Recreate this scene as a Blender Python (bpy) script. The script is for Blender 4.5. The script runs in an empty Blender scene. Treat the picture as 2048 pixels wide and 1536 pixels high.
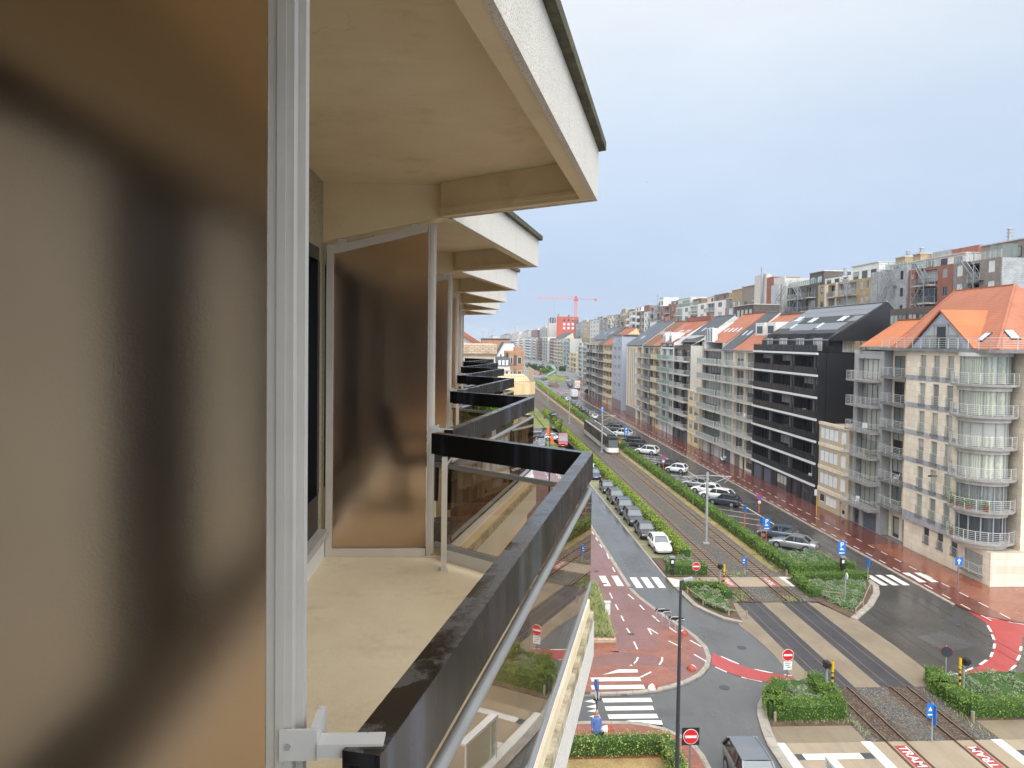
import bpy, bmesh, math, random
from math import sin, cos, pi, radians, atan2, sqrt, tan
from mathutils import Vector, Matrix
RND = random.Random(11)
SC = bpy.context.scene
COL = SC.collection
HAZE = 0.00015
CH = 21.5            # eye height above the street, metres

# ------------------------------------------------------------------ camera
YAW, PITCH, ROLL, FOC, SHY = radians(-3.10044), radians(1.73), radians(0.745), 1450.0, -44.187
cd = bpy.data.cameras.new('camera'); cam = bpy.data.objects.new('camera', cd); COL.objects.link(cam)
cd.sensor_width = 36; cd.lens = FOC / 2048 * 36; cd.clip_start = 0.05; cd.clip_end = 9000
cd.shift_y = SHY / 2048
CAMR = Matrix.Rotation(YAW, 3, 'Z') @ Matrix.Rotation(pi/2 - PITCH, 3, 'X') @ Matrix.Rotation(ROLL, 3, 'Z')
cam.matrix_world = Matrix.Translation((0, 0, CH)) @ CAMR.to_4x4()
SC.camera = cam
def ray(px, py):                       # direction seen at a photo pixel (2048 x 1536); used to measure real positions
    return CAMR @ Vector(((px - 1024) / FOC, -(py - SHY - 768) / FOC, -1))
def G(px, py, z=0.0):
    d = ray(px, py); t = (z - CH) / d.z; return (d.x * t, d.y * t)
def AX(px, py, X):
    d = ray(px, py); t = X / d.x; return (d.y * t, CH + d.z * t)
def AY(px, py, Y):
    d = ray(px, py); t = Y / d.y; return (d.x * t, CH + d.z * t)

# ------------------------------------------------------------------ objects
ORG = {}
def tag(o, label=None, cat=None, group=None, kind=None):
    if label: o['label'] = label
    if cat: o['category'] = cat
    if group: o['group'] = group
    if kind: o['kind'] = kind
    return o
def thing(name, label, cat, loc=(0, 0, 0), group=None, rot=0.0):
    o = bpy.data.objects.new(name, None); COL.objects.link(o)
    o.empty_display_size = 0.3
    o.location = loc; o.rotation_euler = (0, 0, rot)
    ORG[o] = Vector(loc) if rot == 0 else Vector((0, 0, 0))
    return tag(o, label, cat, group)
def inst(data, name, parent, loc=(0, 0, 0), rot=0.0):          # a part that shares mesh data; loc in the thing's frame
    o = bpy.data.objects.new(name, data); COL.objects.link(o)
    o.parent = parent; o.location = loc; o.rotation_euler = (0, 0, rot)
    ORG[o] = Vector((0, 0, 0))
    return o
def copy_tree(o, loc=None, rot=None, parent=None, label=None):
    c = o.copy(); COL.objects.link(c)
    if parent is not None: c.parent = parent
    if loc is not None: c.location = loc
    if rot is not None: c.rotation_euler = (0, 0, rot)
    if label: c['label'] = label
    for ch in list(o.children): copy_tree(ch, parent=c)
    return c

class M:
    def __init__(s): s.v = []; s.f = []; s.m = []; s.mi = 0
    def add(s, pts, faces):
        b = len(s.v); s.v.extend(tuple(p) for p in pts)
        for f in faces: s.f.append(tuple(b + i for i in f)); s.m.append(s.mi)
        return s
    def quad(s, *p): return s.add(p, [tuple(range(len(p)))])
    def box(s, x0, x1, y0, y1, z0, z1):
        if x0 > x1: x0, x1 = x1, x0
        if y0 > y1: y0, y1 = y1, y0
        if z0 > z1: z0, z1 = z1, z0
        return s.add([(x0,y0,z0),(x1,y0,z0),(x1,y1,z0),(x0,y1,z0),(x0,y0,z1),(x1,y0,z1),(x1,y1,z1),(x0,y1,z1)],
                     [(3,2,1,0),(4,5,6,7),(0,1,5,4),(1,2,6,5),(2,3,7,6),(3,0,4,7)])
    def bar(s, a, b, w, h=None, up=(0, 0, 1)):                 # box beam from a to b
        a = Vector(a); b = Vector(b); d = (b - a).normalized(); h = w if h is None else h
        u = Vector(up); sd = d.cross(u)
        if sd.length < 1e-4: sd = d.cross(Vector((1, 0, 0)))
        sd.normalize(); u = sd.cross(d)
        p = [q + sd * (i * w / 2) + u * (j * h / 2) for q in (a, b) for i, j in ((-1,-1),(1,-1),(1,1),(-1,1))]
        return s.add(p, [(3,2,1,0),(4,5,6,7),(0,1,5,4),(1,2,6,5),(2,3,7,6),(3,0,4,7)])
    def prism(s, poly, z0, z1):
        n = len(poly); ar = sum(poly[i][0]*poly[(i+1)%n][1]-poly[(i+1)%n][0]*poly[i][1] for i in range(n))
        if ar < 0: poly = poly[::-1]
        p = [(x, y, z0) for x, y in poly] + [(x, y, z1) for x, y in poly]
        return s.add(p, [tuple(range(n-1,-1,-1)), tuple(range(n, 2*n))] + [(i,(i+1)%n,n+(i+1)%n,n+i) for i in range(n)])
    def sheet(s, poly, z):
        n = len(poly); ar = sum(poly[i][0]*poly[(i+1)%n][1]-poly[(i+1)%n][0]*poly[i][1] for i in range(n))
        if ar < 0: poly = poly[::-1]
        return s.add([(x, y, z) for x, y in poly], [tuple(range(n))])
    def profY(s, prof, y0, y1):                                # (x,z) profile extruded along y
        n = len(prof)
        p = [(x, y0, z) for x, z in prof] + [(x, y1, z) for x, z in prof]
        return s.add(p, [tuple(range(n)), tuple(range(2*n-1, n-1, -1))] + [(n+i, n+(i+1)%n, (i+1)%n, i) for i in range(n)])
    def profX(s, prof, x0, x1):
        n = len(prof)
        p = [(x0, y, z) for y, z in prof] + [(x1, y, z) for y, z in prof]
        return s.add(p, [tuple(range(n-1,-1,-1)), tuple(range(n, 2*n))] + [(i,(i+1)%n,n+(i+1)%n,n+i) for i in range(n)])
    def tube(s, pts, r, n=6, cap=True):
        pts = [Vector(p) for p in pts]; k = len(pts); rr = r if isinstance(r, (list, tuple)) else [r]*k
        b = len(s.v); prev = None
        for i, p in enumerate(pts):
            d = (pts[min(i+1,k-1)] - pts[max(i-1,0)]).normalized()
            u = prev if prev is not None else (Vector((0,0,1)) if abs(d.z) < .95 else Vector((1,0,0)))
            a = d.cross(u); 
            if a.length < 1e-4: a = d.cross(Vector((0,1,0)))
            a.normalize(); u = a.cross(d).normalized(); prev = u
            s.v.extend(tuple(p + a*cos(2*pi*j/n)*rr[i] + u*sin(2*pi*j/n)*rr[i]) for j in range(n))
        for i in range(k-1):
            for j in range(n):
                q = (b+i*n+j, b+i*n+(j+1)%n, b+(i+1)*n+(j+1)%n, b+(i+1)*n+j); s.f.append(q[::-1]); s.m.append(s.mi)
        if cap:
            s.f.append(tuple(b+j for j in range(n))); s.m.append(s.mi)
            s.f.append(tuple(b+(k-1)*n+j for j in range(n-1,-1,-1))); s.m.append(s.mi)
        return s
    def disc(s, c, axis, r, t, n=20):                          # solid disc, axis 'x' 'y' or 'z'
        c = Vector(c); A = {'x':Vector((1,0,0)),'y':Vector((0,1,0)),'z':Vector((0,0,1))}[axis] if isinstance(axis, str) else Vector(axis).normalized()
        return s.tube([c - A*t/2, c + A*t/2], r, n)
    def lathe(s, prof, cx, cy, n=16, a0=0.0, a1=2*pi):
        full = abs(a1-a0-2*pi) < 1e-6; k = n if full else n+1; b = len(s.v)
        for r, z in prof:
            for j in range(k):
                a = a0 + (a1-a0)*j/n; s.v.append((cx+r*cos(a), cy+r*sin(a), z))
        for i in range(len(prof)-1):
            for j in range(n):
                j2 = (j+1) % k
                s.f.append((b+i*k+j, b+i*k+j2, b+(i+1)*k+j2, b+(i+1)*k+j)); s.m.append(s.mi)
        return s
    def mesh(s, name, mats, smooth=None, org=None):
        me = bpy.data.meshes.new(name)
        v = s.v if org is None else [(x-org[0], y-org[1], z-org[2]) for x, y, z in s.v]
        me.from_pydata(v, [], s.f)
        for m in (mats if isinstance(mats, (list, tuple)) else [mats]): me.materials.append(m)
        if any(s.m): me.polygons.foreach_set('material_index', s.m)
        if smooth is not None:
            me.polygons.foreach_set('use_smooth', [True]*len(s.f)); me.set_sharp_from_angle(angle=radians(smooth))
        me.update(); return me
    def build(s, name, mats, parent=None, smooth=None, kind=None):
        org = ORG.get(parent) if parent is not None else None
        o = bpy.data.objects.new(name, s.mesh(name, mats, smooth, org)); COL.objects.link(o)
        if parent is not None: o.parent = parent; ORG[o] = ORG[parent]
        if kind: o['kind'] = kind
        return o

# ------------------------------------------------------------------ materials
def s2l(c):
    return tuple((x/12.92 if x <= .04045 else ((x+.055)/1.055)**2.4) for x in c)
class NT:
    def __init__(s, name):
        s.mat = bpy.data.materials.new(name); s.mat.use_nodes = True
        s.t = s.mat.node_tree; s.n = s.t.nodes; s.l = s.t.links
        s.b = s.n['Principled BSDF']; s.out = s.n['Material Output']
    def new(s, typ, **kw):
        n = s.n.new(typ)
        for k, v in kw.items():
            if k.startswith('_'): setattr(n, k[1:], v)
        return n
    def pos(s, obj=False, scale=None):
        if obj: o = s.new('ShaderNodeTexCoord').outputs['Object']
        else: o = s.new('ShaderNodeNewGeometry').outputs['Position']
        if scale:
            m = s.new('ShaderNodeMapping'); m.inputs['Scale'].default_value = scale; s.l.new(o, m.inputs['Vector']); o = m.outputs[0]
        return o
    def noise(s, scale, detail=4, vec=None, rough=.6):
        n = s.new('ShaderNodeTexNoise'); n.inputs['Scale'].default_value = scale; n.inputs['Detail'].default_value = detail; n.inputs['Roughness'].default_value = rough
        s.l.new(vec if vec is not None else s.pos(), n.inputs['Vector']); return n.outputs['Fac']
    def ramp(s, fac, stops, const=False):
        r = s.new('ShaderNodeValToRGB'); e = r.color_ramp.elements
        if const: r.color_ramp.interpolation = 'CONSTANT'
        while len(e) < len(stops): e.new(0.5)
        for i, (p, c) in enumerate(stops):
            e[i].position = p; e[i].color = (c, c, c, 1) if isinstance(c, (int, float)) else (*c, 1)
        s.l.new(fac, r.inputs['Fac']); return r.outputs['Color']
    def mix(s, fac, a, b, mode='MIX'):
        m = s.new('ShaderNodeMix', _data_type='RGBA', _blend_type=mode)
        for sock, val in ((m.inputs[0], fac), (m.inputs[6], a), (m.inputs[7], b)):
            if isinstance(val, (int, float)) and sock == m.inputs[0]: sock.default_value = val
            elif isinstance(val, (int, float)): sock.default_value = (val, val, val, 1)
            elif isinstance(val, tuple): sock.default_value = (*val, 1)
            else: s.l.new(val, sock)
        return m.outputs[2]
    def bump(s, h, strength=.3, dist=.01):
        b = s.new('ShaderNodeBump'); b.inputs['Strength'].default_value = strength; b.inputs['Distance'].default_value = dist
        s.l.new(h, b.inputs['Height']); s.l.new(b.outputs[0], s.b.inputs['Normal'])
    def set(s, **kw):
        for k, v in kw.items():
            i = s.b.inputs[{'col':'Base Color','rough':'Roughness','metal':'Metallic','spec':'Specular IOR Level','coat':'Coat Weight','ior':'IOR','trans':'Transmission Weight','alpha':'Alpha'}[k]]
            if isinstance(v, tuple): i.default_value = (*v, 1)
            elif isinstance(v, (int, float)): i.default_value = v
            else: s.l.new(v, i)
        return s
def mul(c, k): return tuple(min(1, x*k) for x in c)
def basic(name, col, rough=.6, metal=0, var=.12, vs=1.5, bump=0, bs=30, spec=.4, coat=0, streak=0, fine=0):
    t = NT(name); c = col
    f = t.noise(vs, 5)
    c = t.mix(t.ramp(f, [(.3, 0.0), (.7, 1.0)]), mul(col, 1-var), mul(col, 1+var))
    if fine: c = t.mix(t.ramp(t.noise(bs, 2), [(.35, 0.0), (.65, 1.0)]), c, t.mix(1.0, c, (1-fine,)*3, 'MULTIPLY'))
    if streak:
        st = t.noise(1.0, 4, t.pos(scale=(2.2, 2.2, .12)))
        c = t.mix(t.ramp(st, [(.5, 0.0), (.72, streak)]), c, mul(col, .35))
    t.set(col=c, rough=rough, metal=metal, spec=spec, coat=coat)
    if bump: t.bump(t.noise(bs, 3), bump)
    return t.mat
def brickmat(name, c1, c2, mort, bw=.22, bh=.07, ms=.008, rough=.8, wall='x', var=.25, vs=1.2, wet=False, spec=.3, streak=0):
    t = NT(name); v = t.pos()
    m = t.new('ShaderNodeMapping')
    sx = t.new('ShaderNodeSeparateXYZ'); t.l.new(v, sx.inputs[0]); cb = t.new('ShaderNodeCombineXYZ')
    if wall == 'x':
        ad = t.new('ShaderNodeMath', _operation='ADD'); t.l.new(sx.outputs[0], ad.inputs[0]); t.l.new(sx.outputs[1], ad.inputs[1])
        t.l.new(ad.outputs[0], cb.inputs[0]); t.l.new(sx.outputs[2], cb.inputs[1])
    else:
        t.l.new(sx.outputs[0], cb.inputs[0]); t.l.new(sx.outputs[1], cb.inputs[1])
    b = t.new('ShaderNodeTexBrick'); b.inputs['Scale'].default_value = 1; b.inputs['Brick Width'].default_value = bw; b.inputs['Row Height'].default_value = bh
    b.inputs['Mortar Size'].default_value = ms; b.inputs['Color1'].default_value = (*c1, 1); b.inputs['Color2'].default_value = (*c2, 1); b.inputs['Mortar'].default_value = (*mort, 1)
    t.l.new(cb.outputs[0], b.inputs['Vector'])
    f = t.noise(vs, 5)
    c = t.mix(1.0, b.outputs['Color'], t.ramp(f, [(.3, 1-var), (.7, 1+var*.5)]), 'MULTIPLY')
    if streak:
        st = t.noise(1.0, 4, t.pos(scale=(1.4, 1.4, .12)))
        c = t.mix(t.ramp(st, [(.52, 0.0), (.72, streak)]), c, mul(c1, .4))
    t.set(col=c, rough=rough, spec=spec)
    if wet: t.set(rough=t.ramp(t.noise(.3, 4), [(.35, .07), (.7, .30)]))
    return t.mat
def wetground(name, col, r0, r1, var=.2, vs=.25, bs=60, fine=.35, bump=.15, spec=.5, crack=None):
    t = NT(name)
    c = t.mix(t.ramp(t.noise(vs, 6, rough=.65), [(.3, 0.0), (.7, 1.0)]), mul(col, 1-var), mul(col, 1+var))
    c = t.mix(t.ramp(t.noise(bs, 2), [(.4, 0.0), (.62, 1.0)]), c, t.mix(1.0, c, (1-fine,)*3, 'MULTIPLY'))
    c = t.mix(t.ramp(t.noise(1.0, 5, t.pos(scale=(1.5, .13, 1)), .7), [(.48, 0.0), (.68, .4)]), c, mul(col, .6))
    c = t.mix(t.ramp(t.noise(.7, 6, rough=.75), [(.60, 0.0), (.70, .45)]), c, mul(col, .55))
    if crack: c = t.mix(t.ramp(t.noise(.8, 6, rough=.7), [(.62, 0.0), (.68, .7)]), c, crack)
    t.set(col=c, rough=t.ramp(t.noise(.18, 5), [(.35, r0), (.7, r1)]), spec=spec)
    t.bump(t.noise(bs, 3), bump, .004)
    return t.mat
def leafmat(name, cols, rough=.55):
    t = NT(name); g = t.new('ShaderNodeNewGeometry')
    n = len(cols)
    c = t.ramp(g.outputs['Random Per Island'], [(i/max(1,n-1), k) for i, k in enumerate(cols)])
    c = t.mix(t.ramp(t.noise(.5, 3), [(.35, 0.0), (.7, .6)]), c, mul(cols[-1], 1.0))
    t.set(col=c, rough=rough, spec=.25)
    return t.mat

MT = {}
L = s2l
MT['paint_white'] = basic('white_paint', (.72,.72,.70), .45, var=.06)
MT['metal_light'] = basic('light_metal', (.50,.50,.49), .4, .3, var=.08)
MT['metal_grey'] = basic('grey_metal', (.30,.31,.32), .45, .4, var=.1)
MT['galv'] = basic('galvanised_steel', (.42,.43,.44), .45, .5, var=.1, vs=3)
MT['black_metal'] = basic('black_metal', (.022,.022,.024), .4, var=.2)
MT['rubber'] = basic('tyre_rubber', (.02,.02,.02), .75)
MT['alu'] = basic('weathered_aluminium', (.45,.425,.385), .5, 0, var=.08, vs=5, bump=.03, bs=90)
MT['tube'] = basic('dull_metal_tube', (.27,.265,.255), .4, .2, var=.1, vs=5)
MT['alu_far'] = basic('painted_aluminium', (.56,.51,.44), .5, 0, var=.08, vs=4)
def palu():
    t = NT('bracket_steel'); c = t.mix(t.ramp(t.noise(55, 3), [(.66, 0.0), (.72, .8)]), (.5,.49,.46), (.16,.11,.08)); t.set(col=c, rough=.5, spec=.4); return t.mat
MT['bracket'] = palu()
def pebble(name, base, speck, sc=90, amt=.45):
    t = NT(name)
    v = t.new('ShaderNodeTexVoronoi'); v.inputs['Scale'].default_value = sc; t.l.new(t.pos(), v.inputs['Vector'])
    n = t.noise(sc*.8, 3)
    c = t.mix(t.ramp(n, [(.56, 0.0), (.66, amt)]), base, speck)
    st = t.noise(1.0, 5, t.pos(scale=(3, 3, .35)))
    c = t.mix(t.ramp(st, [(.5, 0.0), (.8, .35)]), c, mul(base, .55))
    t.set(col=c, rough=.9, spec=.2)
    t.bump(v.outputs['Distance'], .3, .008)
    return t.mat
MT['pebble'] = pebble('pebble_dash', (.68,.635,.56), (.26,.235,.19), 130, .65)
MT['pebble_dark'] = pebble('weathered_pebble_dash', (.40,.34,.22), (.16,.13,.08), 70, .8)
def soff():
    t = NT('cream_plaster')
    c = t.mix(t.ramp(t.noise(1.3, 6, rough=.65), [(.3, 0.0), (.7, 1.0)]), (.70,.565,.36), (.80,.67,.45))
    s_ = t.noise(1.0, 5, t.pos(scale=(1.2, 9, 3)))
    c = t.mix(t.ramp(s_, [(.58, 0.0), (.75, .35)]), c, (.80,.70,.50))
    st = t.noise(3.2, 6, rough=.7)
    c = t.mix(t.ramp(st, [(.55, 0.0), (.74, .4)]), c, (.48,.36,.19))
    v = t.new('ShaderNodeTexVoronoi', _feature='DISTANCE_TO_EDGE'); v.inputs['Scale'].default_value = .8
    wv = t.new('ShaderNodeVectorMath', _operation='ADD'); nz = t.new('ShaderNodeTexNoise'); nz.inputs['Scale'].default_value = 2.5; nz.inputs['Detail'].default_value = 5; t.l.new(t.pos(), nz.inputs['Vector']); t.l.new(t.pos(), wv.inputs[0]); t.l.new(nz.outputs['Color'], wv.inputs[1]); t.l.new(wv.outputs[0], v.inputs['Vector'])
    crk = t.mix(1.0, t.ramp(v.outputs['Distance'], [(0.0, .3), (.005, 0.0)]), t.ramp(t.noise(.9, 3), [(.5, 0.0), (.6, 1.0)]), 'MULTIPLY')
    c = t.mix(crk, c, (.30,.22,.11))
    t.set(col=c, rough=.8, spec=.2); t.bump(t.noise(45, 4), .18, .006)
    return t.mat
MT['soffit'] = soff()
def bfloor():
    t = NT('balcony_screed')
    c = t.mix(t.ramp(t.noise(1.6, 6, rough=.65), [(.3, 0.0), (.72, 1.0)]), (.74,.61,.42), (.86,.74,.54))
    c = t.mix(t.ramp(t.noise(210, 3), [(.38, 0.0), (.64, 1.0)]), c, t.mix(1.0, c, (.84,.82,.79), 'MULTIPLY'))
    c = t.mix(t.ramp(t.noise(2.6, 6, rough=.75), [(.54, 0.0), (.74, .5)]), c, (.46,.36,.23))
    c = t.mix(t.ramp(t.noise(.9, 7, rough=.8), [(.56, 0.0), (.66, .35)]), c, (.55,.46,.33))
    t.set(col=c, rough=.75, spec=.25); t.bump(t.noise(160, 3), .14, .004)
    return t.mat
MT['bfloor'] = bfloor()
def ledge():
    t = NT('mossy_ledge'); c = t.mix(t.ramp(t.noise(9, 6, rough=.7), [(.4, 0.0), (.62, 1.0)]), (.52,.46,.34), (.24,.20,.12))
    c = t.mix(t.ramp(t.noise(26, 4), [(.66, 0.0), (.7, 1.0)]), c, (.06,.05,.04)); t.set(col=c, rough=.9, spec=.1); t.bump(t.noise(60, 4), .6, .01); return t.mat
MT['ledge'] = ledge()
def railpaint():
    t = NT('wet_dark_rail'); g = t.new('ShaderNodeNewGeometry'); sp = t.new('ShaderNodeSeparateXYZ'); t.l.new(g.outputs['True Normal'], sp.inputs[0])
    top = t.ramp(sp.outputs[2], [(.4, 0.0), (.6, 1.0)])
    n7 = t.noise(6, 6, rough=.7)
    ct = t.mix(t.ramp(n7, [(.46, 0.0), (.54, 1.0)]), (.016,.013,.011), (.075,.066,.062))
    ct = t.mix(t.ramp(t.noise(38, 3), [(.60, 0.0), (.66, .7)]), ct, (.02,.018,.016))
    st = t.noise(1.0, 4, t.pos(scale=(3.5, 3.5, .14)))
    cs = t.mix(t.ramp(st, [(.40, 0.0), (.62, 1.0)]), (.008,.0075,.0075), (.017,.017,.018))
    cs = t.mix(t.ramp(st, [(.56, 0.0), (.74, 1.0)]), cs, (.070,.082,.115))  # bluish sky sheen painted into the side faces as upright streaks
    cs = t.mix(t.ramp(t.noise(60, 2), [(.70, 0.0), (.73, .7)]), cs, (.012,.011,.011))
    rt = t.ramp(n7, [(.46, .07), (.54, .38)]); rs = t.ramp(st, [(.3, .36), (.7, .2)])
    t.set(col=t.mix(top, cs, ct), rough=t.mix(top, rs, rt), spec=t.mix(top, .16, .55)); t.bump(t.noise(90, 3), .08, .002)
    return t.mat
MT['rail'] = railpaint()
MT['flash'] = basic('mossy_flashing', (.085,.078,.045), .85, var=.5, vs=14, bump=.5, bs=60)
# tinted balcony glass (see-through, with real reflections)
def tinted(name, tint, refl=1.0, ior=4.0):
    t = NT(name); t.n.remove(t.b)
    tr = t.new('ShaderNodeBsdfTransparent'); tr.inputs['Color'].default_value = (*tint, 1)
    gl = t.new('ShaderNodeBsdfGlossy'); gl.inputs['Roughness'].default_value = 0.0; gl.inputs['Color'].default_value = (refl,)*3 + (1,)
    lw = t.new('ShaderNodeLayerWeight'); lw.inputs['Blend'].default_value = .5
    pw_ = t.new('ShaderNodeMath', _operation='POWER'); t.l.new(lw.outputs['Facing'], pw_.inputs[0]); pw_.inputs[1].default_value = ior
    fr = t.new('ShaderNodeMath', _operation='MULTIPLY_ADD'); t.l.new(pw_.outputs[0], fr.inputs[0]); fr.inputs[1].default_value = .75; fr.inputs[2].default_value = .035
    mx = t.new('ShaderNodeMixShader'); t.l.new(fr.outputs[0], mx.inputs[0]); t.l.new(tr.outputs[0], mx.inputs[1]); t.l.new(gl.outputs[0], mx.inputs[2])
    t.l.new(mx.outputs[0], t.out.inputs['Surface']); return t.mat
MT['tint'] = tinted('bronze_tinted_glass', (.65,.585,.50))
MT['clear'] = tinted('clear_balustrade_glass', (.80,.86,.84), .9, 4.5)
def frosted():
    t = NT('frosted_bronze_glass')
    t.set(col=(.72,.575,.445), rough=.33, trans=1.0, ior=1.22, spec=.25)
    t.bump(t.noise(190, 4), .20, .002)
    return t.mat
MT['frost'] = frosted()
# window panes: dark glass with curtains in some rooms
def pane(name, stops, rough=.06, fold=True):
    t = NT(name); oi = t.new('ShaderNodeObjectInfo')
    c = t.ramp(oi.outputs['Random'], stops, True)
    if fold:
        w = t.new('ShaderNodeTexWave', _bands_direction='Y'); w.inputs['Scale'].default_value = 2.2; w.inputs['Distortion'].default_value = 2.5
        t.l.new(t.pos(), w.inputs['Vector'])
        c = t.mix(1.0, c, t.ramp(w.outputs['Fac'], [(0, .62), (1, 1.0)]), 'MULTIPLY')
    if fold:                                            # some blinds lowered part of the way
        wn = t.new('ShaderNodeTexWhiteNoise', _noise_dimensions='1D'); t.l.new(oi.outputs['Random'], wn.inputs['W'])
        sp = t.new('ShaderNodeSeparateXYZ'); t.l.new(t.new('ShaderNodeTexCoord').outputs['Generated'], sp.inputs[0])
        gt = t.new('ShaderNodeMath', _operation='GREATER_THAN'); ad = t.new('ShaderNodeMath', _operation='MULTIPLY_ADD'); t.l.new(wn.outputs['Value'], ad.inputs[0]); ad.inputs[1].default_value = 2.8; ad.inputs[2].default_value = .18
        t.l.new(sp.outputs[2], gt.inputs[0]); t.l.new(ad.outputs[0], gt.inputs[1]); c = t.mix(gt.outputs[0], c, (.40,.39,.355))
    t.set(col=c, rough=rough, spec=.6); return t.mat
MT['pane'] = pane('window_glass', [(0,(.03,.035,.04)), (.34,(.06,.07,.075)), (.52,(.22,.24,.22)), (.66,(.08,.095,.095)), (.86,(.40,.41,.36))])
MT['pane_dark'] = pane('dark_window_glass', [(0,(.012,.013,.015)), (.5,(.03,.034,.04)), (.72,(.07,.09,.085)), (.88,(.2,.23,.2))])
MT['pane_cur'] = pane('curtained_window_glass', [(0,(.30,.31,.28)), (.3,(.42,.43,.37)), (.6,(.5,.5,.42)), (.8,(.2,.22,.2))])
MT['pane_green'] = pane('green_curtain_glass', [(0,(.54,.55,.44)), (.5,(.58,.59,.47)), (.8,(.44,.47,.37))])
MT['shutter'] = basic('white_roller_shutter', (.72,.71,.68), .6, var=.08)
MT['frame_w'] = basic('white_window_frame', (.62,.62,.60), .5)
MT['frame_d'] = basic('dark_window_frame', (.05,.052,.055), .5)
MT['frame_g'] = basic('grey_window_frame', (.30,.31,.32), .5)
MT['frame_b'] = basic('brown_window_frame', (.12,.07,.04), .5)
MT['frame_blk'] = basic('black_aluminium_frame', (.008,.008,.010), .35)
MT['wood'] = basic('brown_wood_door', (.30,.13,.035), .5, var=.2)
# roofs
def rooft(name, col, var=.18, row=.3, rough=.65):
    t = NT(name)
    c = t.mix(t.ramp(t.noise(.35, 6, rough=.7), [(.3, 0.0), (.7, 1.0)]), mul(col, 1-var), mul(col, 1+var))
    c = t.mix(t.ramp(t.noise(9, 3), [(.35, 0.0), (.7, .4)]), c, mul(col, .6))
    c = t.mix(t.ramp(t.noise(1.0, 5, t.pos(scale=(.35, 2.2, .35)), .7), [(.50, 0.0), (.70, .35)]), c, mul(col, .45))
    w = t.new('ShaderNodeTexWave', _bands_direction='Z', _wave_profile='SAW'); w.inputs['Scale'].default_value = 1/row/3.14*1.6; w.inputs['Distortion'].default_value = .3
    t.l.new(t.pos(), w.inputs['Vector'])
    c = t.mix(.55, c, t.mix(1.0, c, t.ramp(w.outputs['Fac'], [(0, .5), (.5, 1.0)]), 'MULTIPLY'))
    t.set(col=c, rough=rough, spec=.35); t.bump(w.outputs['Fac'], .4, .03)
    return t.mat
MT['tile_o'] = rooft('orange_roof_tiles', (.42,.148,.08))
MT['tile_ob'] = rooft('bright_orange_roof_tiles', (.52,.17,.065))
MT['tile_r'] = rooft('red_brown_roof_tiles', (.36,.11,.045))
MT['tile_b'] = rooft('brown_roof_tiles', (.22,.10,.05))
MT['slate'] = rooft('slate_roof', (.085,.09,.10))
MT['slate_b'] = rooft('blue_grey_slate_roof', (.11,.125,.15))
MT['black_clad'] = basic('black_slate_cladding', (.014,.014,.017), .45, var=.25, vs=6, bump=.2, bs=12)
MT['roofflat'] = basic('flat_roof_felt', (.16,.16,.16), .8)
MT['solar'] = basic('solar_panel_glass', (.11,.115,.13), .18, var=.1, spec=.7)
MT['skylight'] = basic('skylight_glass', (.55,.60,.66), .12, var=.05, spec=.8)
MT['concrete'] = basic('concrete', (.33,.315,.29), .8, var=.18, vs=1.2, bump=.2, bs=40, streak=.35)
MT['conc_l'] = basic('pale_concrete', (.56,.53,.47), .8, var=.15, vs=1.2, streak=.3)
MT['conc_d'] = basic('dark_concrete', (.20,.20,.195), .8, var=.2, streak=.3)
MT['leaf_dark'] = leafmat('dark_leaves', [(.012,.03,.008), (.03,.07,.015), (.06,.11,.03)])
MT['leaf_bright'] = leafmat('bright_hedge_leaves', [(.07,.13,.012), (.16,.25,.018), (.25,.34,.03), (.33,.40,.045)])
MT['leaf_mid'] = leafmat('hedge_leaves', [(.025,.062,.008), (.062,.135,.016), (.125,.22,.028), (.21,.30,.05)])
MT['leaf_grey'] = leafmat('grey_green_leaves', [(.13,.16,.09), (.22,.26,.17), (.34,.38,.27), (.19,.25,.10)])
MT['leaf_front'] = leafmat('front_hedge_leaves', [(.06,.12,.02), (.14,.24,.035), (.26,.36,.08), (.36,.38,.13)])
MT['leaf_grass'] = leafmat('long_grass', [(.07,.13,.03), (.15,.24,.06), (.30,.33,.12), (.36,.33,.16)])
MT['twig'] = basic('hedge_twigs', (.05,.035,.02), .9, var=.3)
MT['hedge_core'] = basic('hedge_core', (.035,.075,.012), .95, var=.4, vs=5)
MT['pane_navy'] = basic('navy_glass', (.04,.05,.13), .15)
MT['stone_rough'] = brickmat('rough_stone_facing', (.52,.38,.26), (.64,.50,.36), (.36,.26,.17), .35, .12, .02, .85, var=.3, vs=2)
MT['brick_o'] = brickmat('orange_brown_brick', (.40,.19,.10), (.48,.25,.14), (.38,.28,.2))
MT['old_wood'] = basic('weathered_wood', (.40,.33,.24), .9, var=.3, vs=6)
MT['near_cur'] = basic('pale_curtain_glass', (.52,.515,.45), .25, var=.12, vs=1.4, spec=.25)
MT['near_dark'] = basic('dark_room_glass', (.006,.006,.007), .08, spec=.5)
def plain(n, c, r=.6, **k): MT[n] = basic(n, c, r, **k)
MT['asphalt_l'] = wetground('wet_asphalt', (.097,.095,.092), .07, .34, var=.16, vs=.16, bs=45, fine=.25)
MT['asphalt_d'] = wetground('dark_wet_asphalt', (.068,.062,.056), .09, .40, var=.25, vs=.22, bs=45, fine=.25)
MT['asphalt_p'] = wetground('asphalt_patch', (.085,.083,.082), .09, .4, var=.2, vs=.3, bs=45, fine=.25)
MT['path_red'] = wetground('red_cycle_asphalt', (.205,.092,.078), .10, .5, var=.14, vs=.25, bs=50, fine=.2)
MT['red_paint'] = wetground('red_road_paint', (.37,.052,.050), .25, .55, var=.12, vs=.5, bs=40, fine=.15)
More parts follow.
